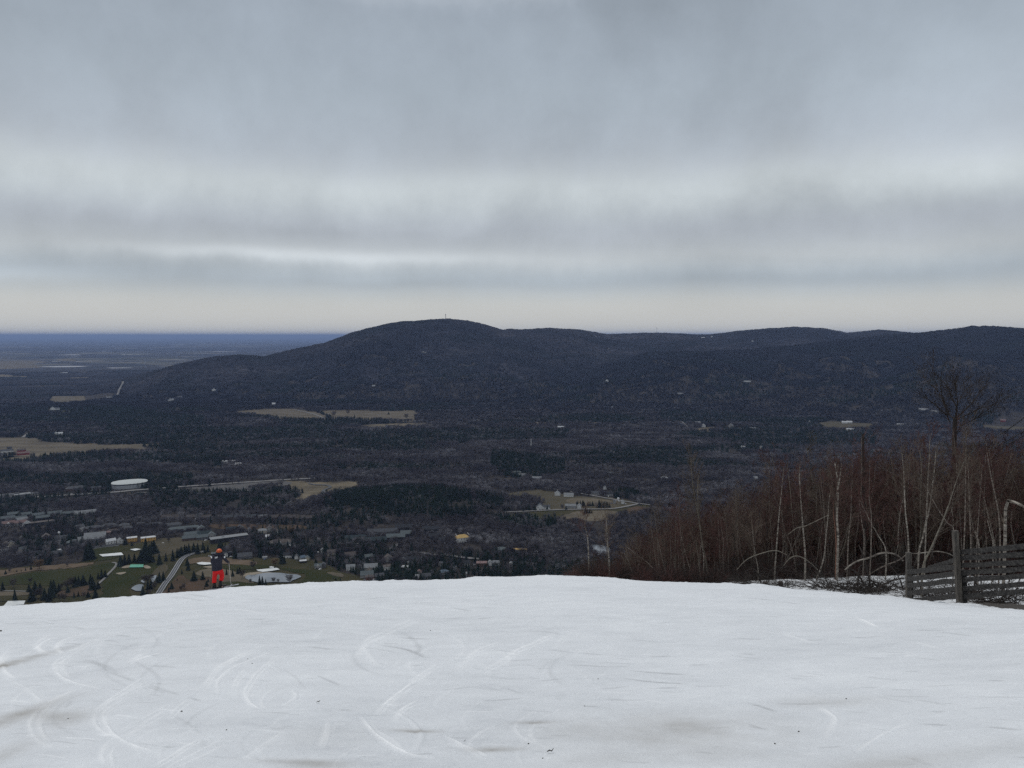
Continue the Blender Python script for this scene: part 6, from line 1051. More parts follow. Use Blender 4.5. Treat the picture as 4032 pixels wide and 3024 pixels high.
hero(bi, K6([(1260, 850), (1240, 640), (1240, 460), (1245, 270)]), 46, 4.5, 'upright pale stem crossing the far-leaning birch', M_birchdim, M_red, 12, 1.8, .4)
hero(bi, K7([(280, 1230), (275, 1100), (262, 980), (255, 850), (250, 720), (238, 600)]), 40, 6.5, 'bright white birch rising behind the short fence post', M_birch, M_brt, 16, 2.0, .5)
hero(bi, K7([(345, 1230), (370, 1130), (405, 980), (425, 850), (440, 720), (452, 590)]), 41, 6, 'pale birch leaning right between the two fence posts', M_birch, M_brt, 14, 2.0, .45)
hero(gr, K7([(370, 1320), (420, 1200), (480, 1060), (530, 930), (575, 790), (630, 650)]), 34, 8, 'olive-grey tree slanting strongly right behind the fence', M_greyb, M_brt, 18, 2.2, .4)
hero(bi, K7([(400, 800), (410, 640), (412, 540), (425, 480)]), 46, 4.5, 'high white birch top left of the bare oak', M_birch, M_red, 12, 1.6, .3)
hero(bi, K7([(625, 1200), (632, 1000), (635, 800), (638, 620), (640, 470)]), 44, 5, 'tall straight pale birch just right of the bare oak trunk', M_birchdim, M_brt, 18, 2.0, .5)
hero(bi, K7([(720, 1205), (705, 1120), (695, 1090)]), 42, 5, 'short bright birch stump behind the right fence panel', M_birch, M_brt, 3, 1.0, .5, lev=1)
hero(bi, K7([(808, 1195), (790, 1100), (770, 1020)]), 43, 4.5, 'thin white stem tilting left above the right fence panel', M_birch, M_brt, 6, 1.4, .4)
hero(bi, K7([(850, 1180), (840, 980), (800, 780), (785, 700), (768, 600), (762, 530)]), 44, 5, 'long curved pale birch in front of the reddest thicket', M_birchdim, M_red, 16, 2.0, .45)
hero(bi, K7([(710, 1100), (720, 950), (730, 800), (740, 680)]), 46, 4, 'dim straight birch under the power cables', M_birchdim, M_red, 12, 1.8, .4)
hero(bi, K7([(668, 1200), (662, 1000), (655, 800), (650, 650)]), 45, 5, 'dim grey birch behind the tall fence post', M_birchdim, M_brt, 12, 1.8, .4)
hero(bi, K7([(565, 1110), (520, 1040), (460, 950), (410, 860), (370, 790)]), 40, 4.5, 'birch leaning left across the pale right-leaning one', M_birchdim, M_brt, 10, 1.8, .4)
hero(bi, K7([(875, 1320), (880, 1180), (882, 1060), (884, 960), (900, 905)]), 38, 10, 'thick snapped birch trunk near the right frame edge', M_birch, M_brt, 3, .8, .6, lev=1, wtop=.8)
p0 = at(*K7([(900, 905)])[0], 38); fb = MB(); fb.tube(spline([p0, at(*K7([(945, 915)])[0], 37.6), at(*K7([(1010, 950)])[0], 37.2), at(*K7([(1060, 1010)])[0], 37)]), [.07, .066, .062, .06, .056, .05, .05, .045, .045, .04, .04, .035, .03], 7); fb.build('broken_top', M_birch, HERO[-1]).location = -HERO[-1].location
# dark snag and the big bare oak
hero('dead_snag', K6([(1195, 1000), (1192, 700), (1190, 400), (1188, 300), (1182, 120), (1180, 20)]), 52, 13, 'dark broken dead snag with ragged top above the thicket', M_darkb, M_darkb, 8, .7, .5, lev=1, wtop=.6, ang=(.8, 1.6), nsub=3)
def oak():
    r = 70.0; P = K7([(575, 900), (568, 640), (566, 520), (570, 410), (572, 385)]); pts = [at(x, y, r) for x, y in P]; g0 = hz(pts[0].x, pts[0].y); pts.insert(0, Vector((pts[0].x, pts[0].y, min(g0, pts[0].z - 1) - .3))); o = pts[0].copy()
    t = MB(); Q = spline([p - o for p in pts]); t.tube(Q, [.21 - .05 * i / (len(Q) - 1) for i in range(len(Q))], 8, False)
    tw = Twigs(77); rd = tw.r
    limbs = [([(570, 390), (540, 375), (515, 330), (480, 200), (490, 80)], .13), ([(572, 385), (582, 330), (550, 260), (520, 190), (440, 110), (430, 70)], .13), ([(572, 385), (582, 320), (585, 270), (570, 180), (585, 120)], .11), ([(575, 390), (620, 350), (680, 290), (740, 210), (790, 160)], .14), ([(575, 400), (640, 370), (720, 330), (800, 310), (850, 270)], .10), ([(520, 370), (460, 320), (400, 270), (340, 235)], .11), ([(510, 330), (470, 230), (400, 160), (370, 130)], .09), ([(585, 300), (620, 240), (650, 200)], .08), ([(585, 230), (570, 170)], .06), ([(540, 420), (520, 370), (510, 300)], .09), ([(600, 440), (680, 400), (740, 360), (790, 330)], .08), ([(560, 560), (600, 440), (660, 380)], .08)]
    for L_, rr_ in limbs:
        dy = rd.uniform(-2.2, 2.2); n = len(L_); S_ = [at(*K7([q])[0], r + dy * (i / max(n - 1, 1))) - o for i, q in enumerate(L_)]; Q = spline(S_, 3)
        for i in range(len(Q) - 1): tw.seg(Q[i], Q[i + 1], .52 * rr_ * (1 - .8 * i / len(Q)), .52 * rr_ * (1 - .8 * (i + 1) / len(Q)), 5)
        for k in range(16):
            f = rd.uniform(.2, 1) * (len(Q) - 1); i = min(int(f), len(Q) - 2); d = (Q[i + 1] - Q[i]).normalized(); a = rd.uniform(.3, .9); ax = d.cross(Vector((rd.uniform(-1, 1), rd.uniform(-1, 1), rd.uniform(-1, 1)))).normalized()
            tw.branch(Q[i].lerp(Q[i + 1], f - i), (d * math.cos(a) + ax * math.sin(a)).normalized(), rd.uniform(.9, 2.2), .014, 2, .35, 4, 3)
    e = empty('oak_tree', o); t.build('trunk', M_oak, e); obj('crown', tw.mesh('crown', M_oak), e); tag(e, 'large dark leafless oak towering over the right thicket', 'tree')
TWR = 0.006; oak(); TWR = 0.007
# thicket saplings: ten kinds, copied
ENV = [(2200, 2285), (2240, 2200), (2300, 2185), (2340, 2150), (2440, 2160), (2500, 2110), (2560, 2070), (2650, 2030), (2750, 1985), (2850, 1950), (2950, 1905), (3050, 1870), (3200, 1825), (3400, 1780), (3600, 1745), (3800, 1730), (4032, 1700), (4700, 1660)]
SAP = []
for k in range(10):
    rd = random.Random(900 + k); P = [Vector((0, 0, -.3))]
    lean = Vector((rd.uniform(-1.4, 1.4), rd.uniform(-1, 1), 0)) * .8
    for i in range(1, 6): P.append(Vector((lean.x * (i / 5) ** 1.4 + rd.uniform(-.12, .12), lean.y * (i / 5) ** 1.4 + rd.uniform(-.12, .12), 9.4 * i / 5)))
    SAP.append(tree_parts(P, .050 + .03 * rd.random(), .012, 930 + k, 24, 2.9, .25, 2, .16, (.35, 1.15), 5, [M_birchdim, M_greyb, M_greyb, M_birchdim, M_darkb][k % 5], [M_red, M_red, M_brt, M_red, M_brt][k % 5]))
n_s = 0; rd = random.Random(4242); far_pts = []
KIND = ('reddish twig-topped sapling packed into the thicket at the slope edge', 'brown twig-topped sapling packed into the thicket at the slope edge')
cnt = 0
while n_s < 200 and cnt < 20000:
    cnt += 1; X = 2210 + (4500 - 2210) * rd.random() ** .9; r1v = float(np.interp(X, _X, _R2)); r_ = r1v + 1.0 + 26 * rd.random() ** 1.5
    if rd.random() < (.55 if X < 2500 else 0): continue
    q = at(X, 2000, r_); zg = near_z(q.x, q.y); env = at(X, float(np.interp(X, *zip(*ENV))) + rd.choice((-105, -60, -30, -10, 0, 15, 50, 110)) + rd.uniform(-30, 30), r_).z
    H = env - zg
    if H < 2.0 or H > 13.5: continue
    k = rd.randrange(10); e = empty('sapling_tree', (q.x, q.y, zg), rd.uniform(0, 6.28)); s = H / 10.6; e.scale = (s * rd.uniform(.8, 1.1),) * 2 + (s,)
    obj('trunk', SAP[k][0], e); obj('crown', SAP[k][1], e); red = k % 5 in (0, 1, 3); tag(e, KIND[0 if red else 1], 'tree', 'reddish saplings of the thicket' if red else 'brown saplings of the thicket'); n_s += 1
# slender pale and grey stems standing in front of the thicket, many of them leaning
rs = random.Random(31); STM = []
for k in range(9):
    P = [Vector((0, 0, -.3))]; lx, ly = rs.uniform(-2.6, 2.6), rs.uniform(-1.2, 1.2)
    for i in range(1, 6): P.append(Vector((lx * i / 5 + rs.uniform(-.18, .18), ly * i / 5 + rs.uniform(-.1, .1), 7.2 * i / 5)))
    STM.append(tree_parts(P, rs.uniform(.045, .07), .014, 1300 + k, 15, 2.5, .3, 2, .18, (.35, 1.15), 5, (M_birch, M_birchdim, M_greyb)[k % 3], (M_red, M_brt, M_brt)[k % 3]))
for k in range(85):
    X = 2420 + 1750 * rs.random(); r_ = float(np.interp(X, _X, _R2)) + rs.uniform(-1.0, 7); q = at(X, 2000, r_); zg = near_z(q.x, q.y); env = at(X, float(np.interp(X, *zip(*ENV))) + rs.uniform(20, 260), r_).z; H = env - zg
    if H < 2: continue
    j = rs.randrange(9); e = empty('slender_tree', (q.x, q.y, zg), rs.uniform(0, 6.28)); s = H / 8.6; e.scale = (s, s, s); obj('trunk', STM[j][0], e); obj('crown', STM[j][1], e)
    tag(e, ('slender white-barked birch in front of the thicket', 'slender dim-barked birch in front of the thicket', 'slender grey leaning tree in front of the thicket')[j % 3], 'tree', ('slender white birches of the thicket edge', 'slender dim birches of the thicket edge', 'slender grey trees of the thicket edge')[j % 3])
pts = []; cnt = 0
while len(pts) < 2200 and cnt < 60000:
    cnt += 1; X = 2230 + (4800 - 2230) * rd.random(); r1v = float(np.interp(X, _X, _R2)); r_ = r1v + 12 + 190 * rd.random() ** 1.6; q = at(X, 2000, r_); zg = hz(q.x, q.y); env = at(X, float(np.interp(X, *zip(*ENV))) + rd.uniform(-10, 80), r_).z; H = min(env - zg, rd.uniform(9, 13.5))
    if H > 3: pts.append((q.x, q.y, zg - .1, H / 10.6, rd.uniform(0, 6.28), rd.randrange(5)))
D_ = np.array(pts); SJ = []
for k in range(5):
    bm = bmesh.new(); bm.from_mesh(SAP[k][0]); bm.from_mesh(SAP[k][1]); me = bpy.data.meshes.new('sapling'); bm.to_mesh(me); bm.free(); me.materials.append([M_red, M_brt, M_red, M_brt, M_red][k]); SJ.append(me)
scatter('hillside_thicket', D_[:, :3], np.stack([D_[:, 3]] * 3, -1), D_[:, 4], D_[:, 5], SJ, None, 'dense leafless thicket on the slope falling away behind', 'thicket')
# ground-hugging undergrowth under the saplings
def brush_mesh(seed, n=60, w=1.2, h=1.5, m=None, arch=False):
    tw = Twigs(seed); r = tw.r
    for i in range(n):
        a = r.uniform(0, 2 * PI); p = Vector((r.uniform(-w, w) * .4, r.uniform(-w, w) * .4, -.1)); d = Vector((math.cos(a), math.sin(a), r.uniform(.3, 1.3) if not arch else r.uniform(.2, .6))).normalized()
        tw.branch(p, d, r.uniform(.5, 1.0) * h, r.uniform(.007, .017), 1, .05 if not arch else -.22, 4, 4, .25)
    return tw.mesh('undergrowth_kind', m or M_darkb)
UG = [brush_mesh(700 + k, 46, 1.3, 1.7, (M_darkb, M_red, M_darkb)[k % 3]) for k in range(5)]
pts = []; cnt = 0
while len(pts) < 1200 and cnt < 30000:
    cnt += 1; X = 2240 + (4600 - 2240) * rd.random(); r2v = float(np.interp(X, _X, _R2)); r_ = r2v - .4 + 24 * rd.random() ** 1.5; q = at(X, 2000, r_); pts.append((q.x, q.y, near_z(q.x, q.y), rd.uniform(.5, 1.2) if X > 2900 else rd.uniform(.3, .8), rd.uniform(0, 6.28), rd.randrange(5)))
D_ = np.array(pts); scatter('undergrowth', D_[:, :3], np.stack([D_[:, 3]] * 3, -1), D_[:, 4], D_[:, 5], UG, None, 'dark tangled undergrowth along the thicket foot', 'undergrowth')
# brush heaps and fallen birches on the shelf
for i, (X, Y, r_, s, lab) in enumerate(((3010, 2296, 39, 1.35, 'tangled dark brush heap at the left end of the shelf'), (3075, 2298, 39, 1.1, 'dark brush heap beside the two stubby stumps'), (3300, 2318, 38, 1.5, 'fan-shaped dark brush heap leaning left on the shelf snow'), (3420, 2326, 36, 1.35, 'dark spreading brush with thick upright stems on the shelf'), (3520, 2325, 36, 1.3, 'dark brush heap just left of the short fence post'), (3660, 2330, 34, 1.1, 'low dark brush seen through the left fence panel'), (3850, 2320, 34, 1.3, 'dark brush seen through the right fence panel'), (3960, 2345, 31, 1.3, 'dark brush at the bare earth under the right fence panel'), (2960, 2296, 41, .8, 'flat dark brush lying on the snow edge before the shelf'))):
    q = at(X, Y, r_); z = near_z(q.x, q.y); me = brush_mesh(800 + i, 120, 1.8, 1.6, M_darkb, True); e = empty('brush_heap', (q.x, q.y, z)); e.scale = (s, s, s * .9); obj('twigs', me, e)
    t = MB(); rr2 = random.Random(i)
    for k in range(rr2.choice((1, 2, 3))):
        a = rr2.uniform(-1, 1); b0 = rr2.uniform(-.5, .5); f_ = rr2.uniform(.5, 1); t.tube(spline([Vector((b0, rr2.uniform(-.3, .3), -.15)), Vector((b0 + a * .3, rr2.uniform(-.2, .3), .45)), Vector((b0 + a * .8, .2, .9)), Vector((b0 + a * 1.9, .3, .75 + rr2.uniform(-.3, .5)))]), [.040 * f_ * (1 - i / 15) for i in range(13)], 6, False)
    t.build('stems', M_darkb, e); tag(e, lab, 'brush heap')
def fallen(px, r0, wid, lab, m_=None, taper=.5):
    P = [at(x, y, r0 + .2 * i) for i, (x, y) in enumerate(px)]; o = P[0].copy(); Q = spline([p - o for p in P], 5); w = .75 * wid / F * r0 / 2; t = MB(); t.tube(Q, [w * (taper + (1 - taper) * math.sin(PI * min(max(i / (len(Q) - 1), .08), .92))) for i in range(len(Q))], 7); tw = Twigs(int(px[0][0]))
    for k in range(7): i = tw.r.randrange(len(Q) - 1); tw.branch(Q[i], Vector((tw.r.uniform(-.6, .6), tw.r.uniform(-1, 1), tw.r.uniform(-1, .4))).normalized(), tw.r.uniform(.4, 1.0), .012, 1, -.1, 3, 3)
    e = empty('fallen_birch', o); t.build('trunk', m_ or M_birch, e); obj('twigs', tw.mesh('twigs', M_darkb), e); tag(e, lab, 'fallen tree')
K9 = lambda pts: [(3200 + x / 4.424, 2050 + y / 4.424) for x, y in pts]
fallen(K9([(560, 860), (680, 760), (800, 700), (980, 650), (1180, 570), (1350, 565), (1500, 620), (1570, 700)]), 36, 9, 'arching white fallen birch left of the short fence post', taper=.6)
fallen(K9([(1620, 600), (1500, 690), (1250, 790), (1050, 900), (980, 950)]), 36.5, 6, 'drooping pale branch under the arching white birch', M_birchdim)
fallen([(3585, 2180), (3620, 2178), (3670, 2172), (3700, 2172), (3735, 2180), (3758, 2192)], 33, 4.5, 'thin white arched stem spanning the two fence posts')
fallen(K9([(1130, 1230), (1200, 1130), (1400, 1040), (1620, 1000)]), 35, 8, 'dark fallen limb resting beside the short fence post', M_darkb)
fallen(K9([(960, 1220), (900, 1120), (820, 980), (700, 860), (560, 800)]), 36, 9, 'dark leaning limb at the middle of the shelf snow', M_darkb)
fallen(K9([(1010, 1220), (975, 1000), (930, 800), (900, 650), (800, 420)]), 36, 9, 'dark upright limb rising from the middle brush', M_darkb)
fallen(K6([(0, 1290), (100, 1190), (250, 1130), (370, 1110), (470, 1150)]), 41, 5, 'grey arching branch over the left brush heap', M_greyb)
fallen(K6([(440, 1250), (500, 1180), (570, 1160), (660, 1200), (760, 1290)]), 41, 5, 'second grey arching branch at the peeling birch foot', M_greyb)
fallen(K6([(480, 960), (560, 900), (640, 880), (750, 830), (850, 780)]), 43, 4, 'long grey branch sweeping right at mid height', M_greyb)
# stumps
for X, Y, lab in ((3012, 2302, 'stubby dark stump, left one of the pair in the brush'), (3072, 2302, 'stubby dark stump, right one of the pair in the brush')):
    q = at(X, Y, 38.5); z = near_z(q.x, q.y); t = MB(); t.tube([(0, 0, -.2), (0, 0, .25), (.02, 0, .55)], [.16, .13, .12], 8); o = t.build('tree_stump', M_darkb, None, (q.x, q.y, z)); tag(o, lab, 'stump')
# ------------------------------------------------------------------ wooden fence
M_wood = mat('weathered_wood', (0.058, 0.054, 0.050), (0.020, 0.019, 0.019), scale=2.2, stretch=(0.6, 6, 9), detail=7, rough=0.95, bump=0.3)
M_post = mat('post_wood', (0.10, 0.088, 0.075), (0.045, 0.041, 0.037), scale=3, stretch=(6, 6, 0.8), detail=7, rough=0.95, bump=0.3)
M_post2 = mat('shaded_post_wood', (0.03, 0.028, 0.026), (0.016, 0.015, 0.014), scale=3, stretch=(6, 6, .8), rough=.95)  # back posts: same wood as the front ones, their shadow put into the colour
KF = lambda x, y: (3560 + x / 4.483, 2050 + y / 4.483)
def fence():
    o = at(*KF(980, 1475), 24.8); o.z = near_z(o.x, o.y); e = empty('wooden_fence', o)
    def post(top, bot, r, w, m_, d=.12, ext=.5):
        a = at(*KF(*top), r) - o; b_ = at(*KF(*bot), r) - o; b_ = b_ + (b_ - a).normalized() * ext; x = MB(); x.beam(b_, a, w, d, up=(0, 1, 0)); return x.build('post', m_, e)
    post((898, 175), (980, 1478), 24.8, .135, M_post); post((1040, 870), (1055, 1480), 25.15, .15, M_post2)
    post((78, 562), (78, 1360), 28.0, .155, M_post); post((122, 805), (122, 1360), 28.25, .10, M_post2)
    def panel(rows, ra, rb, x0, x1, back):
        x = MB(); rd = random.Random(3)
        for (ya, yb, th) in rows:
            a = at(*KF(x0, ya), ra + back) - o; b_ = at(*KF(x1, yb), rb + back) - o; n = 10; prev = None
            k = th / 4.483 / F * (ra + rb) / 2
            pts = [a.lerp(b_, i / n) + Vector((0, rd.uniform(-.008, .008), rd.uniform(-.012, .012))) for i in range(n + 1)]
            d = (b_ - a).normalized(); rr_ = d.cross(Vector((0, 0, 1))).normalized(); u = Vector((0, 0, 1)); hh = [k / 2 * rd.uniform(.95, 1.05) for _ in pts]
            x.loft([[p - rr_ * .018 - u * h, p - rr_ * .018 + u * h, p + rr_ * .018 + u * h, p + rr_ * .018 - u * h] for p, h in zip(pts, hh)])
        return x.build('board_panel', M_wood, e)
    panel([(560, 345, 86), (668, 520, 82), (800, 655, 80), (925, 790, 80), (1045, 915, 78), (1205, 1040, 78), (1342, 1165, 80)], 24.95, 22.6, 955, 3300, 0)
    panel([(905, 820, 80), (1035, 938, 80), (1150, 1058, 78), (1282, 1200, 74)], 27.9, 24.95, 55, 950, 0)
    panel([(1412, 1330, 80)], 27.5, 24.95, 165, 950, 0); panel([(835, 695, 70)], 27.6, 25.3, 420, 930, 0)
    tag(e, 'weathered grey plank fence with a tall and a short post beside the snow', 'fence')
fence()
# ------------------------------------------------------------------ power cables
M_cable = mat('cable_black', (0.02, 0.02, 0.022), rough=0.6)
for i, (a, b_) in enumerate((((3860, 1745), (4032, 1580)), ((3870, 1765), (4032, 1632)), ((3880, 1770), (4032, 1650)))):
    p = at(*a, 75); q = at(*b_, 52); d = q - p; P = [p + d * t + Vector((0, 0, -1.0 * 4 * ((t / 2.2) * (1 - t / 2.2)))) for t in np.linspace(-.4, 2.2, 24)]; c = P[0].copy(); t_ = MB(); t_.tube([v - c for v in P], .028, 5)
    o = t_.build('power_cable', M_cable, None, c); tag(o, ['black power cable at the right frame edge, highest of the three', 'black power cable at the right frame edge, middle one', 'black power cable at the right frame edge, lowest of the three'][i], 'cable')
# ------------------------------------------------------------------ debris on the snow
M_deb = mat('debris_dark', (0.05, 0.042, 0.035), (0.03, 0.026, 0.022), scale=8)
def debris(X, Y, l, kind, lab):
    x, y = snow_xy(X, Y); z = snow_z(x, y); r = random.Random(int(X)); r0 = math.hypot(x, y); s = l / F * r0
    if kind == 'stick':
        t = MB(); t.tube([(-s / 2, 0, .012), (-s * .1, s * .1, .02), (s * .2, 0, .016), (s / 2, s * .25, .03)], [s * .07, s * .10, s * .09, s * .04], 6); t.tube([(s * .1, 0, .015), (s * .3, -s * .2, .03)], [s * .05, s * .03], 5); o = t.build('fallen_stick', M_deb, None, (x, y, z))
    else:
        bm = bmesh.new(); bmesh.ops.create_icosphere(bm, subdivisions=2, radius=s / 2)
        for v in bm.verts: v.co *= r.uniform(.75, 1.15); v.co.z *= .6
        me = bpy.data.meshes.new('pebble'); bm.to_mesh(me); bm.free(); me.materials.append(M_deb); o = obj('pebble', me, None, (x, y, z + s * .15))
    tag(o, lab, 'stick' if kind == 'stick' else 'pebble')
for X, Y, l, k, lab in ((2167, 2966, 27, 'stick', 'largest dark stick lying on the snow near the bottom'), (2081, 2928, 7, 'pebble', 'dark pebble up from the largest stick'), (2137, 2986, 6, 'pebble', 'tiny pebble just below the largest stick'), (2355, 2676, 5, 'pebble', 'tiny dark pebble alone in the middle snow'), (1253, 2773, 14, 'stick', 'small dark stick left of the middle, above the curved tracks'), (715, 2804, 8, 'pebble', 'round dark pebble between the long left tracks'), (1829, 2925, 8, 'stick', 'tiny twig left of the pebble pair at the bottom'), (1695, 2483, 5, 'pebble', 'tiny pebble on the upper central snow'),
                        (3332, 2752, 6, 'pebble', 'pebble beside the yellowish snow streak'), (3145, 2881, 7, 'pebble', 'pebble on the lower right snow, upper of two'), (3051, 2933, 7, 'pebble', 'pebble on the lower right snow, lower of two'), (975, 2594, 4, 'pebble', 'tiny pebble by the broad curved tracks, upper'), (993, 2614, 5, 'pebble', 'tiny pebble by the broad curved tracks, lower'), (268, 2835, 5, 'pebble', 'pebble in the grey stained hollow'), (2302, 2780, 5, 'pebble', 'small pebble right of centre on the snow'), (892, 2878, 6, 'pebble', 'pebble near the parallel ski lines'), (2, 2485, 9, 'pebble', 'dark clod at the left frame edge')): debris(X, Y, l, k, lab)
# ------------------------------------------------------------------ the skier
def skinned(name, verts, edges, radii, m_, parent, sub=2, root=0):
    me = bpy.data.meshes.new(name); me.from_pydata(verts, edges, []); me.materials.append(m_); o = obj(name, me, parent); sk = o.modifiers.new('skin', 'SKIN'); sk.use_smooth_shade = True
    if not me.skin_vertices: me.skin_vertices.new() if hasattr(me.skin_vertices, 'new') else None
    for i, r_ in enumerate(radii): me.skin_vertices[0].data[i].radius = r_ if hasattr(r_, '__len__') else (r_, r_); me.skin_vertices[0].data[i].use_root = (i == root)
    ss = o.modifiers.new('sub', 'SUBSURF'); ss.levels = sub; ss.render_levels = sub; return o
M_jkt = mat('jacket_navy', (0.014, 0.015, 0.028), (0.022, 0.023, 0.036), scale=4, rough=.8, bump=.2); M_trs = mat('trousers_red', (0.62, 0.010, 0.012), (0.48, 0.008, 0.010), scale=3, rough=.75, bump=.2); M_blk = mat('boot_black', (0.012, 0.012, 0.014), rough=.5); M_hel = mat('helmet_orange', (0.62, 0.11, 0.03), (0.52, 0.09, 0.025), rough=.35); M_skin = mat('skin', (0.55, 0.33, 0.24)); M_wht = hmat('emblem_white', (0.75, 0.75, 0.76)); M_pole = hmat('pole_white', (0.55, 0.53, 0.50), rough=.4); M_ski = mat('ski_grey', (0.10, 0.10, 0.12), (0.30, 0.30, 0.32), scale=6, rough=.4)
S8 = lambda x, z, y=0.0: ((x - 530) / 559.0, y, (1408 - z) / 559.0)
sx0, sy0 = (lambda p: (p.x, p.y))(at(856.7, 2325, float(np.interp(856.7, _X, _R1)) - 0.7)); sz0 = snow_z(sx0, sy0)
sa = math.atan2(sx0, sy0)
pe = empty('person', (sx0, sy0, sz0 - .02), -sa); tag(pe, 'skier seen from behind in orange helmet, navy jacket and red trousers', 'person')
# z of feet differ: the slope rises slightly to the right
V = [S8(560, 860, .02), S8(565, 740, .03), S8(580, 600, .08), S8(590, 500, .12), S8(594, 450, .13), S8(592, 405, .12), S8(500, 900, 0), S8(470, 1090, .06), S8(455, 1330, -.02), S8(615, 900, .02), S8(645, 1080, .08), S8(605, 1320, 0), S8(470, 540, .1), S8(425, 690, .12), S8(430, 770, .3), S8(440, 745, .42), S8(680, 545, .08), S8(735, 680, .12), S8(800, 775, .3), S8(825, 790, .36), S8(450, 1395, .06), S8(655, 1375, .04)]
E_ = [(0, 1), (1, 2), (2, 3), (3, 4), (4, 5), (0, 6), (6, 7), (7, 8), (0, 9), (9, 10), (10, 11), (2, 12), (12, 13), (13, 14), (14, 15), (2, 16), (16, 17), (17, 18), (18, 19), (8, 20), (11, 21)]
R_ = [.10, .09, .10, .055, .075, .09, .06, .05, .04, .06, .05, .04, .065, .045, .03, .03, .065, .045, .03, .03, .04, .04]
skinned('body', V, E_, R_, M_skin, pe, 1)
def rings(rows, n=18):
    out = []
    for x, z, hw, hd, y in rows:
        c = Vector(S8(x, z, y)); out.append([tuple(c + Vector((hw * math.copysign(abs(math.cos(a)) ** .85, math.cos(a)), hd * math.copysign(abs(math.sin(a)) ** .85, math.sin(a)), 0))) for a in [2 * PI * k / n for k in range(n)]])
    return out
t = MB(); t.loft(rings([(532, 905, .222, .165, .02), (530, 890, .232, .175, .02), (529, 820, .228, .17, .03), (532, 740, .222, .165, .04), (542, 660, .226, .16, .06), (554, 600, .235, .158, .08), (564, 550, .228, .145, .09), (573, 520, .185, .13, .10), (582, 498, .12, .11, .11), (588, 470, .092, .095, .12), (591, 452, .088, .09, .12)])); jk = t.build('jacket', M_jkt, pe, smooth=True)
for V in ([S8(470, 540, .09), S8(440, 585, .1), S8(424, 640, .11), S8(415, 700, .15), S8(425, 770, .3)], [S8(655, 545, .09), S8(692, 580, .08), S8(722, 630, .08), S8(757, 695, .14), S8(802, 768, .28)]):
    V = [Vector(v) for v in V]; t = MB(); t.tube(spline(V, 3), [.095, .092, .09, .087, .084, .08, .077, .074, .07, .066, .062, .058, .054], 12); t.build('sleeve', M_jkt, pe, smooth=True)
t = MB(); t.loft(rings([(540, 868, .195, .15, .02), (542, 900, .215, .165, .02), (545, 940, .222, .168, .02), (552, 985, .205, .155, .03), (555, 1005, .15, .12, .03)]))
t.tube(spline([Vector(S8(492, 925, .02)), Vector(S8(478, 1010, .05)), Vector(S8(466, 1090, .07)), Vector(S8(457, 1160, .03)), Vector(S8(455, 1226, 0))], 3), [.122, .12, .117, .114, .108, .104, .102, .102, .098, .096, .096, .098, .10], 14)
t.tube(spline([Vector(S8(605, 925, .02)), Vector(S8(632, 1010, .06)), Vector(S8(643, 1080, .09)), Vector(S8(636, 1140, .06)), Vector(S8(618, 1196, .03))], 3), [.122, .12, .116, .113, .108, .104, .102, .10, .097, .095, .095, .097, .098], 14)
t.build('trousers', M_trs, pe, smooth=True)
for V, nm in (([S8(455, 1215, 0), S8(455, 1300, -.02), S8(452, 1372, 0), S8(500, 1385, .12), S8(395, 1388, -.04)], 'boot'), ([S8(612, 1185, .03), S8(600, 1280, .01), S8(600, 1345, .02), S8(690, 1368, .13), S8(560, 1352, -.02)], 'boot')):
    skinned(nm, V, [(0, 1), (1, 2), (2, 3), (2, 4)], [.085, .078, .07, .045, .05], M_blk, pe, root=2)
bm = bmesh.new(); bmesh.ops.create_uvsphere(bm, u_segments=28, v_segments=18, radius=.125)
for v in bm.verts:
    v.co.y *= 1.12; v.co.z *= .98
    if v.co.z < -.035: v.co.z = -.035 + (v.co.z + .035) * .25; v.co.x *= .97
me = bpy.data.meshes.new('helmet'); bm.to_mesh(me); bm.free(); me.materials.append(M_hel); me.polygons.foreach_set('use_smooth', [True] * len(me.polygons)); h_ = obj('helmet', me, pe, S8(593, 432, .13))
t = MB(); t.tube([(math.cos(a) * .135, math.sin(a) * .15, -.015 + .02 * math.sin(a)) for a in np.linspace(0, 2 * PI, 25)], .012, 6, False); t.build('goggle_strap', M_blk, h_)
for a in (-.07, 0, .07): t = MB(); t.box(a - .012, a + .012, -.146, -.128, .02, .045); t.build('vent', M_blk, h_)
# goggles and face on the far side
t = MB(); t.loft([[(x, .11 + .04 * math.cos(x * 9), z) for x, z in [(math.cos(q) * .09 * k, -.03 + math.sin(q) * .042 * k) for q in np.linspace(0, 2 * PI, 17)[:-1]]] for k in (1.0, .9)]); t.build('goggles', M_blk, h_)
t = MB(); t.tube(spline([Vector(S8(x, z, y)) for x, z, y in ((500, 500, .02), (590, 478, -.02), (680, 500, .04), (660, 490, .2), (530, 490, .2), (500, 500, .02))]), .055, 8); t.build('collar', M_jkt, pe, smooth=True)
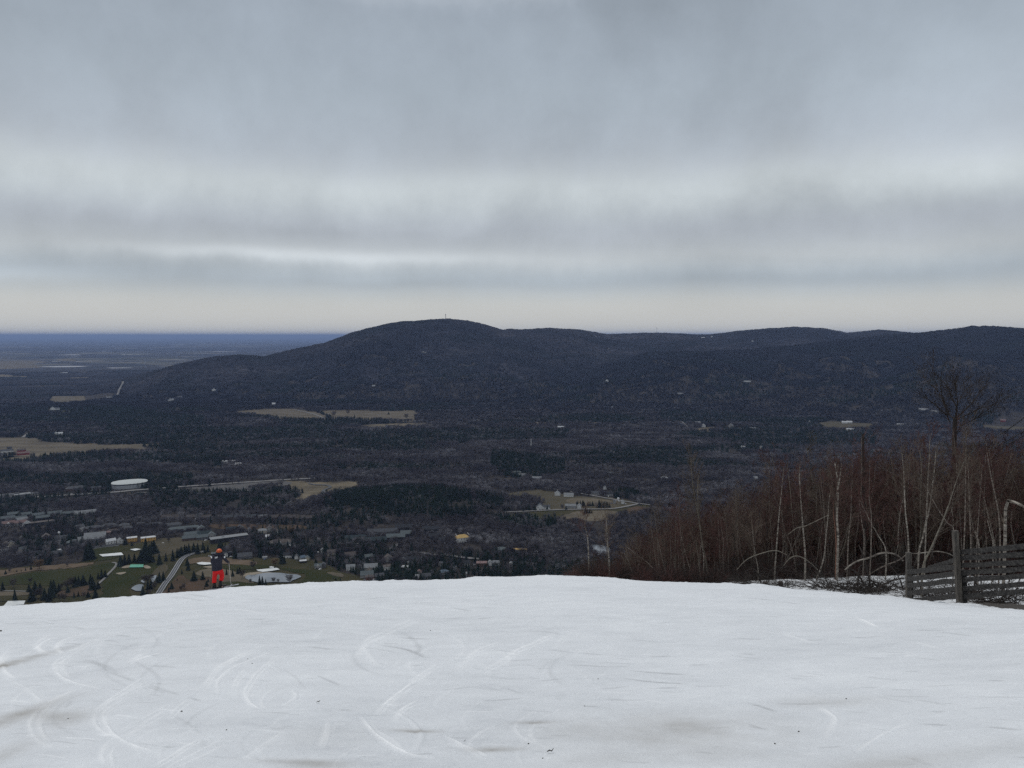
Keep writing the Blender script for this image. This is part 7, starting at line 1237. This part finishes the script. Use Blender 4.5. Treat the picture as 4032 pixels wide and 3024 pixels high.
# white emblem: block strokes like the small lettering between the shoulders, and a mark on each sleeve
t = MB()
for x0, x1, z0, z1 in ((488, 494, 536, 570), (494, 502, 562, 570), (504, 510, 536, 570), (510, 518, 536, 543), (512, 518, 536, 570), (522, 528, 532, 568), (528, 536, 532, 540), (530, 536, 532, 568), (541, 547, 530, 566), (545, 556, 530, 537), (545, 552, 545, 552)):
    a, c = S8(x0, z1), S8(x1, z0); y = -.118; t.box(a[0], c[0], y, y + .05, a[2], c[2])
t.build('back_emblem', M_wht, pe)
for x0, x1, z0, z1, y in ((706, 736, 560, 600, -.015), (392, 420, 545, 572, .0)):
    a, c = S8(x0, z1), S8(x1, z0); t = MB(); t.box(a[0], c[0], y, y + .07, a[2], c[2]); t.build('sleeve_emblem', M_wht, pe)
def glove(cx, cz, cy, side):
    o = Vector(S8(cx, cz, cy)); V = [o + Vector((-.05 * side, -.05, .03)), o, o + Vector((.02 * side, .05, -.02))]; E2 = [(0, 1), (1, 2)]; R2 = [.042, .05, .036]
    for k in range(4): b0 = len(V); zz_ = .03 - .022 * k; V += [o + Vector((.03 * side, .06, zz_)), o + Vector((.035 * side, .10, zz_ - .004)), o + Vector((-.005 * side, .115 - .006 * k, zz_ - .006)), o + Vector((-.02 * side, .085, zz_ - .006))]; E2 += [(2, b0), (b0, b0 + 1), (b0 + 1, b0 + 2), (b0 + 2, b0 + 3)]; R2 += [.013, .0125, .012, .011]
    b0 = len(V); V += [o + Vector((-.035 * side, .03, .03)), o + Vector((-.03 * side, .07, .045)), o + Vector((-.005 * side, .10, .045))]; E2 += [(1, b0), (b0, b0 + 1), (b0 + 1, b0 + 2)]; R2 += [.016, .014, .012]
    skinned('glove', [tuple(v) for v in V], E2, R2, M_blk, pe, 1, 1)
glove(815, 795, .33, 1); glove(432, 775, .33, -1)
def to_world(v): return pe.matrix_basis @ Vector(v)
bpy.context.view_layer.update()
for nm, a, b_, lab, mm_ in (('ski_pole', S8(826, 790, .40), S8(856, 1378, .40), 'pale ski pole held in the right hand, planted beside the skier', M_pole), ('ski_pole', S8(432, 775, .40), S8(352, 1395, .05), 'dark ski pole mostly hidden behind the left leg', M_blk)):
    A3, B3 = to_world(a), to_world(b_); B3.z = max(B3.z, snow_z(B3.x, B3.y) - .05); o = empty(nm, B3); d = A3 - B3; t = MB(); t.tube([(0, 0, 0), d], [.006, .010], 8); t.build('shaft', mm_, o); t = MB(); t.tube([d * .93, d * 1.04], [.018, .02], 8); t.build('grip', M_blk, o)
    t = MB(); t.tube([d * .055, d * .065], [.05, .05], 10); t.build('basket', M_blk, o); tag(o, lab, 'ski pole')
for i, (bx0, bz0, by0, lab) in enumerate(((455, 1398, .0, 'ski under the left boot, partly sunk in the crest snow'), (618, 1380, .05, 'ski under the right boot, its tip poking out over the crest'))):
    c = to_world(S8(bx0, bz0, by0)); yaw = -sa + math.radians(33); o = empty('ski', c, yaw); n = 14; rows = []
    for k in range(n + 1):
        u = k / n; x = -.68 + 1.62 * u; w = .045 + .016 * (2 * u - 1) ** 2; w *= (1 if u < .93 else max(.25, 1 - ((u - .93) / .07) ** 2 * .7)); wx, wy = c.x + x * math.cos(yaw), c.y + x * math.sin(yaw); z = snow_z(wx, wy) - c.z + .02 + (.16 * ((u - .86) / .14) ** 2 if u > .86 else 0); z = max(z, -.10 * x - .02)
        rows.append([(x, -w, z), (x, w, z), (x, w, z + .015), (x, -w, z + .015)])
    t = MB(); t.loft(rows); t.build('board', M_ski, o); t = MB(); t.box(-.20, -.10, -.04, .04, 0.02, .09); t.box(.16, .27, -.04, .04, 0.02, .08); t.build('binding', M_blk, o); tag(o, lab, 'ski')
